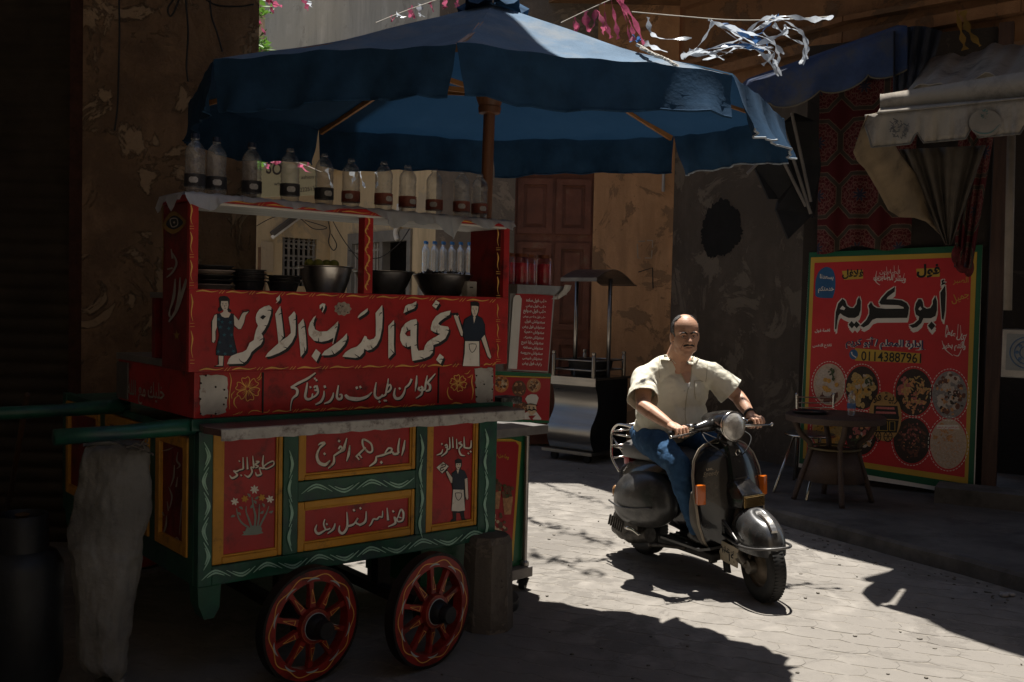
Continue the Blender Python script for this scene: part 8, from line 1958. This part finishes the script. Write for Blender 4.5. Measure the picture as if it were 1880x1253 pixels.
mb.ball(V((0.30, 0.0, 1.17)), 0.13, 18, 12, (0.85, 0.95, 0.8))
def arm(S_, E_, H_, s_):
    cap(mb, [S_, S_.lerp(E_, 0.5), E_], [0.055, 0.050, 0.044], 14); W_ = E_.lerp(H_, 0.80)
    cap(mb, [E_, E_.lerp(H_, 0.28), E_.lerp(H_, 0.6), W_], [0.044, 0.045, 0.036, 0.0285], 14)
    g = V((0.729, s_ * 0.30, 0.927))                                # grip centre
    K = [g + V((0.006, s_ * d, 0.030)) for d in (-0.040, -0.014, 0.012, 0.036)]
    mb.ball(W_.lerp(g + V((-0.005, 0, 0.028)), 0.62), 0.04, 14, 10, (1.15, 1.0, 0.50), Matrix.Rotation(0.35, 3, 'Y'))
    cap(mb, [W_, g + V((-0.035, s_ * -0.006, 0.030)), g + V((-0.004, s_ * -0.012, 0.031))], [0.027, 0.024, 0.015], 12); cap(mb, [W_, g + V((-0.035, s_ * 0.012, 0.026)), g + V((-0.004, s_ * 0.026, 0.028))], [0.026, 0.022, 0.014], 12)
    for k, (p, ln) in enumerate(zip(K, (0.95, 1.05, 1.0, 0.82))):
        q = [p, p + V((0.024, 0, -0.004)) * ln, p + V((0.036, 0, -0.030)) * ln, p + V((0.022, s_ * 0.001, -0.053)) * ln]; cap(mb, q, [0.0115, 0.0105, 0.0095, 0.0085], 9)
    cap(mb, [g + V((-0.045, s_ * -0.028, 0.018)), g + V((-0.030, s_ * -0.050, 0.0)), g + V((-0.002, s_ * -0.058, -0.016)), g + V((0.022, s_ * -0.056, -0.020))], [0.014, 0.0125, 0.011, 0.009], 9)
arm(RS, RE, RH, -1); arm(LS, LE_, LH, 1)
body = shaped(mb, 0.0042, 3, 'body', m_skin, pe, 0.5)
# --- shirt
mb = MB()
mb.ball(V((0.285, 0.030, 1.10)), 0.2, 24, 16, (0.86, 1.24, 0.92)); mb.ball(V((0.250, 0.032, 0.955)), 0.2, 24, 16, (1.0, 1.2, 0.92)); mb.ball(V((0.20, 0.012, 0.86)), 0.19, 22, 14, (0.98, 1.10, 0.62)); mb.ball(V((0.335, 0.02, 0.945)), 0.15, 20, 14, (0.85, 1.15, 0.95))
cap(mb, [V((0.30, -0.185, 1.205)), V((0.315, -0.075, 1.262)), V((0.335, 0.075, 1.262)), V((0.40, 0.215, 1.205))], [0.080, 0.078, 0.078, 0.080], 18)
for S_, E_ in ((RS, RE), (LS, LE_)):
    cap(mb, [S_.lerp(E_, -0.05), S_.lerp(E_, 0.35), S_.lerp(E_, 0.74)], [0.078, 0.082, 0.086], 18)
shirt = shaped(mb, 0.0065, 7, 'shirt', [m_shirt, m_skin], pe, 0.5, (0.020, 0.075))
# sleeves end in a cut, flared hem: drop the rounded tips
bm = bmesh.new(); bm.from_mesh(shirt.data); dead = []
for v in bm.verts:
    for S_, E_, s_ in ((RS, RE, -1), (LS, LE_, 1)):
        ax = (E_ - S_); f = (v.co - S_).dot(ax) / ax.length_squared
        if f > 0.735 and (v.co - (S_ + ax * f)).length < 0.13 and v.co.y * s_ > 0.22: dead.append(v)
    if v.co.z < 0.775: dead.append(v)
bmesh.ops.delete(bm, geom=list(set(dead)), context='VERTS')
rw = [(s_, S_, (E_ - S_)) for S_, E_, s_ in ((RS, RE, -1), (LS, LE_, 1))]
for v in bm.verts:
    for s_, S_, ax in rw:
        f = (v.co - S_).dot(ax) / ax.length_squared
        if v.co.y * s_ > 0.20 and 0.25 < f < 1 and (v.co - (S_ + ax * f)).length < 0.13: c = S_ + ax * f; v.co = c + (v.co - c) * (1 + 0.28 * (f - 0.25)) + V((0, 0, -0.010 * (f - 0.25)))
    if v.is_boundary and v.co.z > 0.85:
        for s_, S_, ax in rw:
            f = (v.co - S_).dot(ax) / ax.length_squared
            if v.co.y * s_ > 0.15 and 0.6 < f < 0.9: v.co += ax * (0.735 - f)
    # drag folds
    v.co += V((0.004 * math.sin(38 * (v.co.y + v.co.z * 0.8)), 0, 0)) * max(0, 1 - abs(v.co.z - 1.0) * 4)
bm.to_mesh(shirt.data); bm.free(); shirt.data.polygons.foreach_set('use_smooth', [True] * len(shirt.data.polygons))
md = shirt.modifiers.new('solid', 'SOLIDIFY'); md.thickness = 0.003; md.offset = -1
from mathutils.bvhtree import BVHTree
PM = mat_of(pe); PMI = PM.inverted()
def bvh(o): return BVHTree.FromPolygons([v.co.copy() for v in o.data.vertices], [tuple(p.vertices) for p in o.data.polygons])
cam_l = PMI @ _O
class On:
    """lay a patch on a body surface where the picture shows it"""
    def __init__(s, o, tr=None): s.b, s.tr = bvh(o), tr or (lambda p: p)
    def hit(s, p, lift):
        q = s.tr(p); d = (PMI.to_3x3() @ ray(*q)).normalized(); h = s.b.ray_cast(cam_l, d)
        if h[0] is None: 
            n = s.b.find_nearest(cam_l + d * 6.2); h = n
        nn = h[1] if h[1].dot(d) < 0 else -h[1]
        return h[0] + (nn - d).normalized() * lift
    def patch(s, mb, outline, lift, n=7):
        pts = crom([(x, y) for x, y in outline], 3, True); N = len(pts); c = sum(pts, V((0, 0, 0))) / N
        rows = [[s.hit((c.x + (p.x - c.x) * f, c.y + (p.y - c.y) * f), lift * (1 if f < 0.99 else 0.15)) for p in pts] for f in [(k + 0.02) / n for k in range(1, n + 1)]]
        mb.grid(rows, True); mb._f([mb.bm.verts.new(q) for q in rows[0]])
    def line(s, mb, pts, r, lift): mb.tube([s.hit((p.x, p.y), lift) for p in crom(pts, 5)], r, 6)
ZF = zoomtr(1130, 560, 5.2219)
os_ = On(shirt, ZF); ob = On(body, ZF)
def on_build(name, mat, parent, f, smooth=True):
    mb = MB(); f(mb); return mb.build(name, mat, parent, smooth=smooth)
on_build('open_neck', m_skin, body, lambda m: os_.patch(m, [(545, 470), (600, 600), (640, 680), (670, 740), (700, 748), (720, 710), (728, 620), (735, 520), (700, 500), (620, 510)], 0.003))
on_build('undershirt', M('white vest', (0.66, 0.64, 0.60), 0.9), shirt, lambda m: os_.patch(m, [(668, 748), (695, 756), (722, 735), (705, 800), (690, 790)], 0.004, 4))
def collars(m):
    os_.patch(m, [(520, 345), (470, 400), (430, 485), (500, 500), (545, 545), (582, 582), (575, 520), (545, 460), (530, 400)], 0.011); os_.patch(m, [(765, 440), (742, 500), (744, 585), (788, 532), (828, 512), (826, 480), (800, 455)], 0.009)
on_build('collar', m_shirt, shirt, collars)
on_build('placket', M('shirt seam', (0.50, 0.45, 0.32), 0.9), shirt, lambda m: (os_.line(m, [(712, 740), (690, 830), (675, 930), (668, 1050), (680, 1150)], 0.0028, 0.001), os_.line(m, [(582, 585), (640, 690), (672, 750)], 0.003, 0.003), os_.line(m, [(735, 520), (728, 640), (715, 740)], 0.003, 0.003)))
on_build('pocket', m_shirt, shirt, lambda m: os_.patch(m, [(755, 730), (800, 728), (842, 735), (845, 830), (838, 915), (795, 920), (768, 905), (756, 820)], 0.005, 5))
on_build('pocket_seam', MATS['shirt seam'], shirt, lambda m: (os_.line(m, [(755, 732), (800, 728), (842, 735)], 0.002, 0.006), os_.line(m, [(755, 735), (756, 830), (768, 905)], 0.0015, 0.004), os_.line(m, [(880, 560), (875, 660), (865, 740)], 0.002, 0.001), os_.line(m, [(425, 500), (415, 600), (420, 700)], 0.002, 0.001)))
on_build('buttons', M('shirt button', (0.62, 0.58, 0.48), 0.4), shirt, lambda m: [m.ball(os_.hit(p, 0.003), 0.005, 8, 6) for p in ((662, 825), (655, 1000))])
# --- face details
hb = ob
on_build('moustache', m_dkhair, body, lambda m: m.grid([[hp_(0.108 - 0.35 * (t * 0.034) ** 2 * 30 - 0.004 * abs(t), t * 0.034, -0.052 - 0.010 * abs(t) ** 1.5 + dz) + HR @ V((dx, 0, 0)) for t in [-1 + 2 * k / 12 for k in range(13)]] for dz, dx in ((0.006, -0.010), (0.004, 0.0), (-0.002, 0.001), (-0.005, -0.003), (-0.007, -0.012))]))
def headpt(y, z, lift):
    d = -(HR @ V((1, 0, 0))); o_ = HC + HR @ V((0.3, y, z)); h = hb.b.ray_cast(o_, d); return (h[0] if h[0] is not None else HC + HR @ V((0.08, y, z))) - d * lift
crom_xy = lambda L: [(p.x, p.y) for p in crom(L, 4)]
for s_ in (-1, 1):
    on_build('eyebrow', m_dkhair, body, lambda m: m.tube([headpt(s_ * y, z, 0.001) for y, z in crom_xy([(0.010, 0.012), (0.024, 0.021), (0.040, 0.020), (0.052, 0.010)])], [0.0045, 0.0055, 0.0045, 0.002], 7))
for s_ in (-1, 1):
    e = on_build('eye', M('eye white', (0.45, 0.40, 0.36), 0.2), body, lambda m: m.ball(headpt(s_ * 0.030, -0.004, -0.0045), 0.0095, 12, 8, (0.6, 1.15, 0.62), HR))
    on_build('iris', m_pblk, e, lambda m: m.ball(headpt(s_ * 0.030, -0.004, -0.0008), 0.0052, 10, 8, (0.6, 1, 1), HR))
    on_build('eyelid', M('shaded skin fold', (0.20, 0.09, 0.06), 0.6), body, lambda m: (m.tube([headpt(s_ * y, z, 0.0005) for y, z in crom_xy([(0.017, -0.003), (0.028, 0.004), (0.042, -0.002)])], 0.0022, 6), m.tube([headpt(s_ * y, z, 0.0) for y, z in crom_xy([(0.018, -0.011), (0.030, -0.014), (0.042, -0.009)])], 0.0016, 6)))
on_build('mouth', M('lip skin', (0.20, 0.075, 0.06), 0.5), body, lambda m: m.tube([headpt(y, z, 0.0005) for y, z in crom_xy([(-0.026, -0.075), (-0.012, -0.0705), (0, -0.0715), (0.012, -0.0705), (0.026, -0.075)])], [0.0015, 0.0035, 0.0035, 0.0035, 0.0015], 7))
on_build('frown', MATS['shaded skin fold'], body, lambda m: [m.tube([headpt(y, z, 0.0) for y, z in crom_xy(L)], 0.0013, 5) for L in ([(-0.006, 0.012), (-0.004, 0.024), (-0.005, 0.032)], [(0.006, 0.012), (0.005, 0.024)], [(-0.036, 0.046), (-0.01, 0.050), (0.03, 0.047)], [(-0.03, -0.040), (-0.040, -0.060), (-0.044, -0.078)], [(0.03, -0.040), (0.040, -0.060), (0.044, -0.078)])])
# hair: short grey sides and back, bald crown
bm = bmesh.new(); hv = {}
HRI = HR.transposed()
def is_hair(p):
    q = HRI @ (p - HC)
    if q.z < -0.055 or q.z > 0.125: return False
    side = abs(q.y) > 0.045 and q.x < 0.028 - max(0, q.z - 0.03) * 0.35 and q.z > (-0.012 if q.x > -0.005 else -0.05)
    backh = q.x < -0.035 and q.z < 0.105
    ear = (V((q.x + 0.012, 0, q.z + 0.022))).length < 0.032 and abs(q.y) > 0.07
    return (side or backh or (q.z > 0.085 and q.x < 0.02 and q.z < 0.118 and abs(q.y) > 0.03)) and not ear and (abs(q.y) < 0.098)
me = body.data
for p in me.polygons:
    c = p.center
    if (c - HC).length < 0.17 and is_hair(c):
        vs = []
        for vi in p.vertices:
            if vi not in hv: v = me.vertices[vi]; hv[vi] = bm.verts.new(v.co + v.normal * (0.0035 + random.uniform(-0.0008, 0.0012)))
            vs.append(hv[vi])
        try: bm.faces.new(vs)
        except ValueError: pass
hm_ = bpy.data.meshes.new('hair'); bm.to_mesh(hm_); bm.free(); hm_.materials.append(m_hair); ho = bpy.data.objects.new('hair', hm_); COL.objects.link(ho); ho.parent = pe; md = ho.modifiers.new('s', 'SOLIDIFY'); md.thickness = 0.006; md.offset = -1
# --- jeans and shoes
mb = MB()
mb.ball(V((0.15, 0, 0.83)), 0.17, 20, 14, (0.95, 1.12, 0.55))
for s_ in (-1, 1):
    kn = V((0.60, s_ * 0.205, 0.715)); an_ = V((0.70, s_ * 0.14, 0.335))
    cap(mb, [V((0.17, s_ * 0.095, 0.81)), V((0.36, s_ * 0.165, 0.79)), kn], [0.108, 0.098, 0.074], 18); cap(mb, [kn, kn.lerp(an_, 0.4), an_], [0.074, 0.070, 0.054], 16)
jeans = shaped(mb, 0.007, 5, 'jeans', m_jean, pe, 0.5, (0.016, 0.05))
for s_ in (-1, 1):
    mb = MB(); cap(mb, [V((0.665, s_ * 0.14, 0.283)), V((0.75, s_ * 0.15, 0.278)), V((0.82, s_ * 0.155, 0.270))], [0.040, 0.040, 0.028], 14, 0.8); mb.ball(V((0.69, s_ * 0.14, 0.31)), 0.045, 12, 8); shaped(mb, 0.006, 3, 'shoe', M('black shoe', (0.02, 0.018, 0.016), 0.4), pe)
# --- watch
W2 = LE_.lerp(LH, 0.74); ax = (LH - LE_).normalized(); q = ax.to_track_quat('Z', 'Y').to_matrix().to_4x4(); mt = Matrix.Translation(W2) @ q
mb = MB(); mb.lathe([(0.0325, -0.011), (0.036, -0.009), (0.036, 0.009), (0.0325, 0.011), (0.0325, -0.011)], 24, mt); wt = mb.build('watch_strap', m_rub, pe, smooth=True)
mb = MB(); mb.lathe([(0, 0.0), (0.019, 0.0), (0.020, 0.004), (0.017, 0.009), (0, 0.009)], 20, Matrix.Translation(W2) @ (q @ Matrix.Translation((0, 0, 0)) @ Matrix.Identity(4)) @ Matrix.Rotation(PI / 2, 4, 'X') @ Matrix.Translation((0, 0, 0.034))); mb.build('watch_case', m_chrome, wt, autosmooth=40)
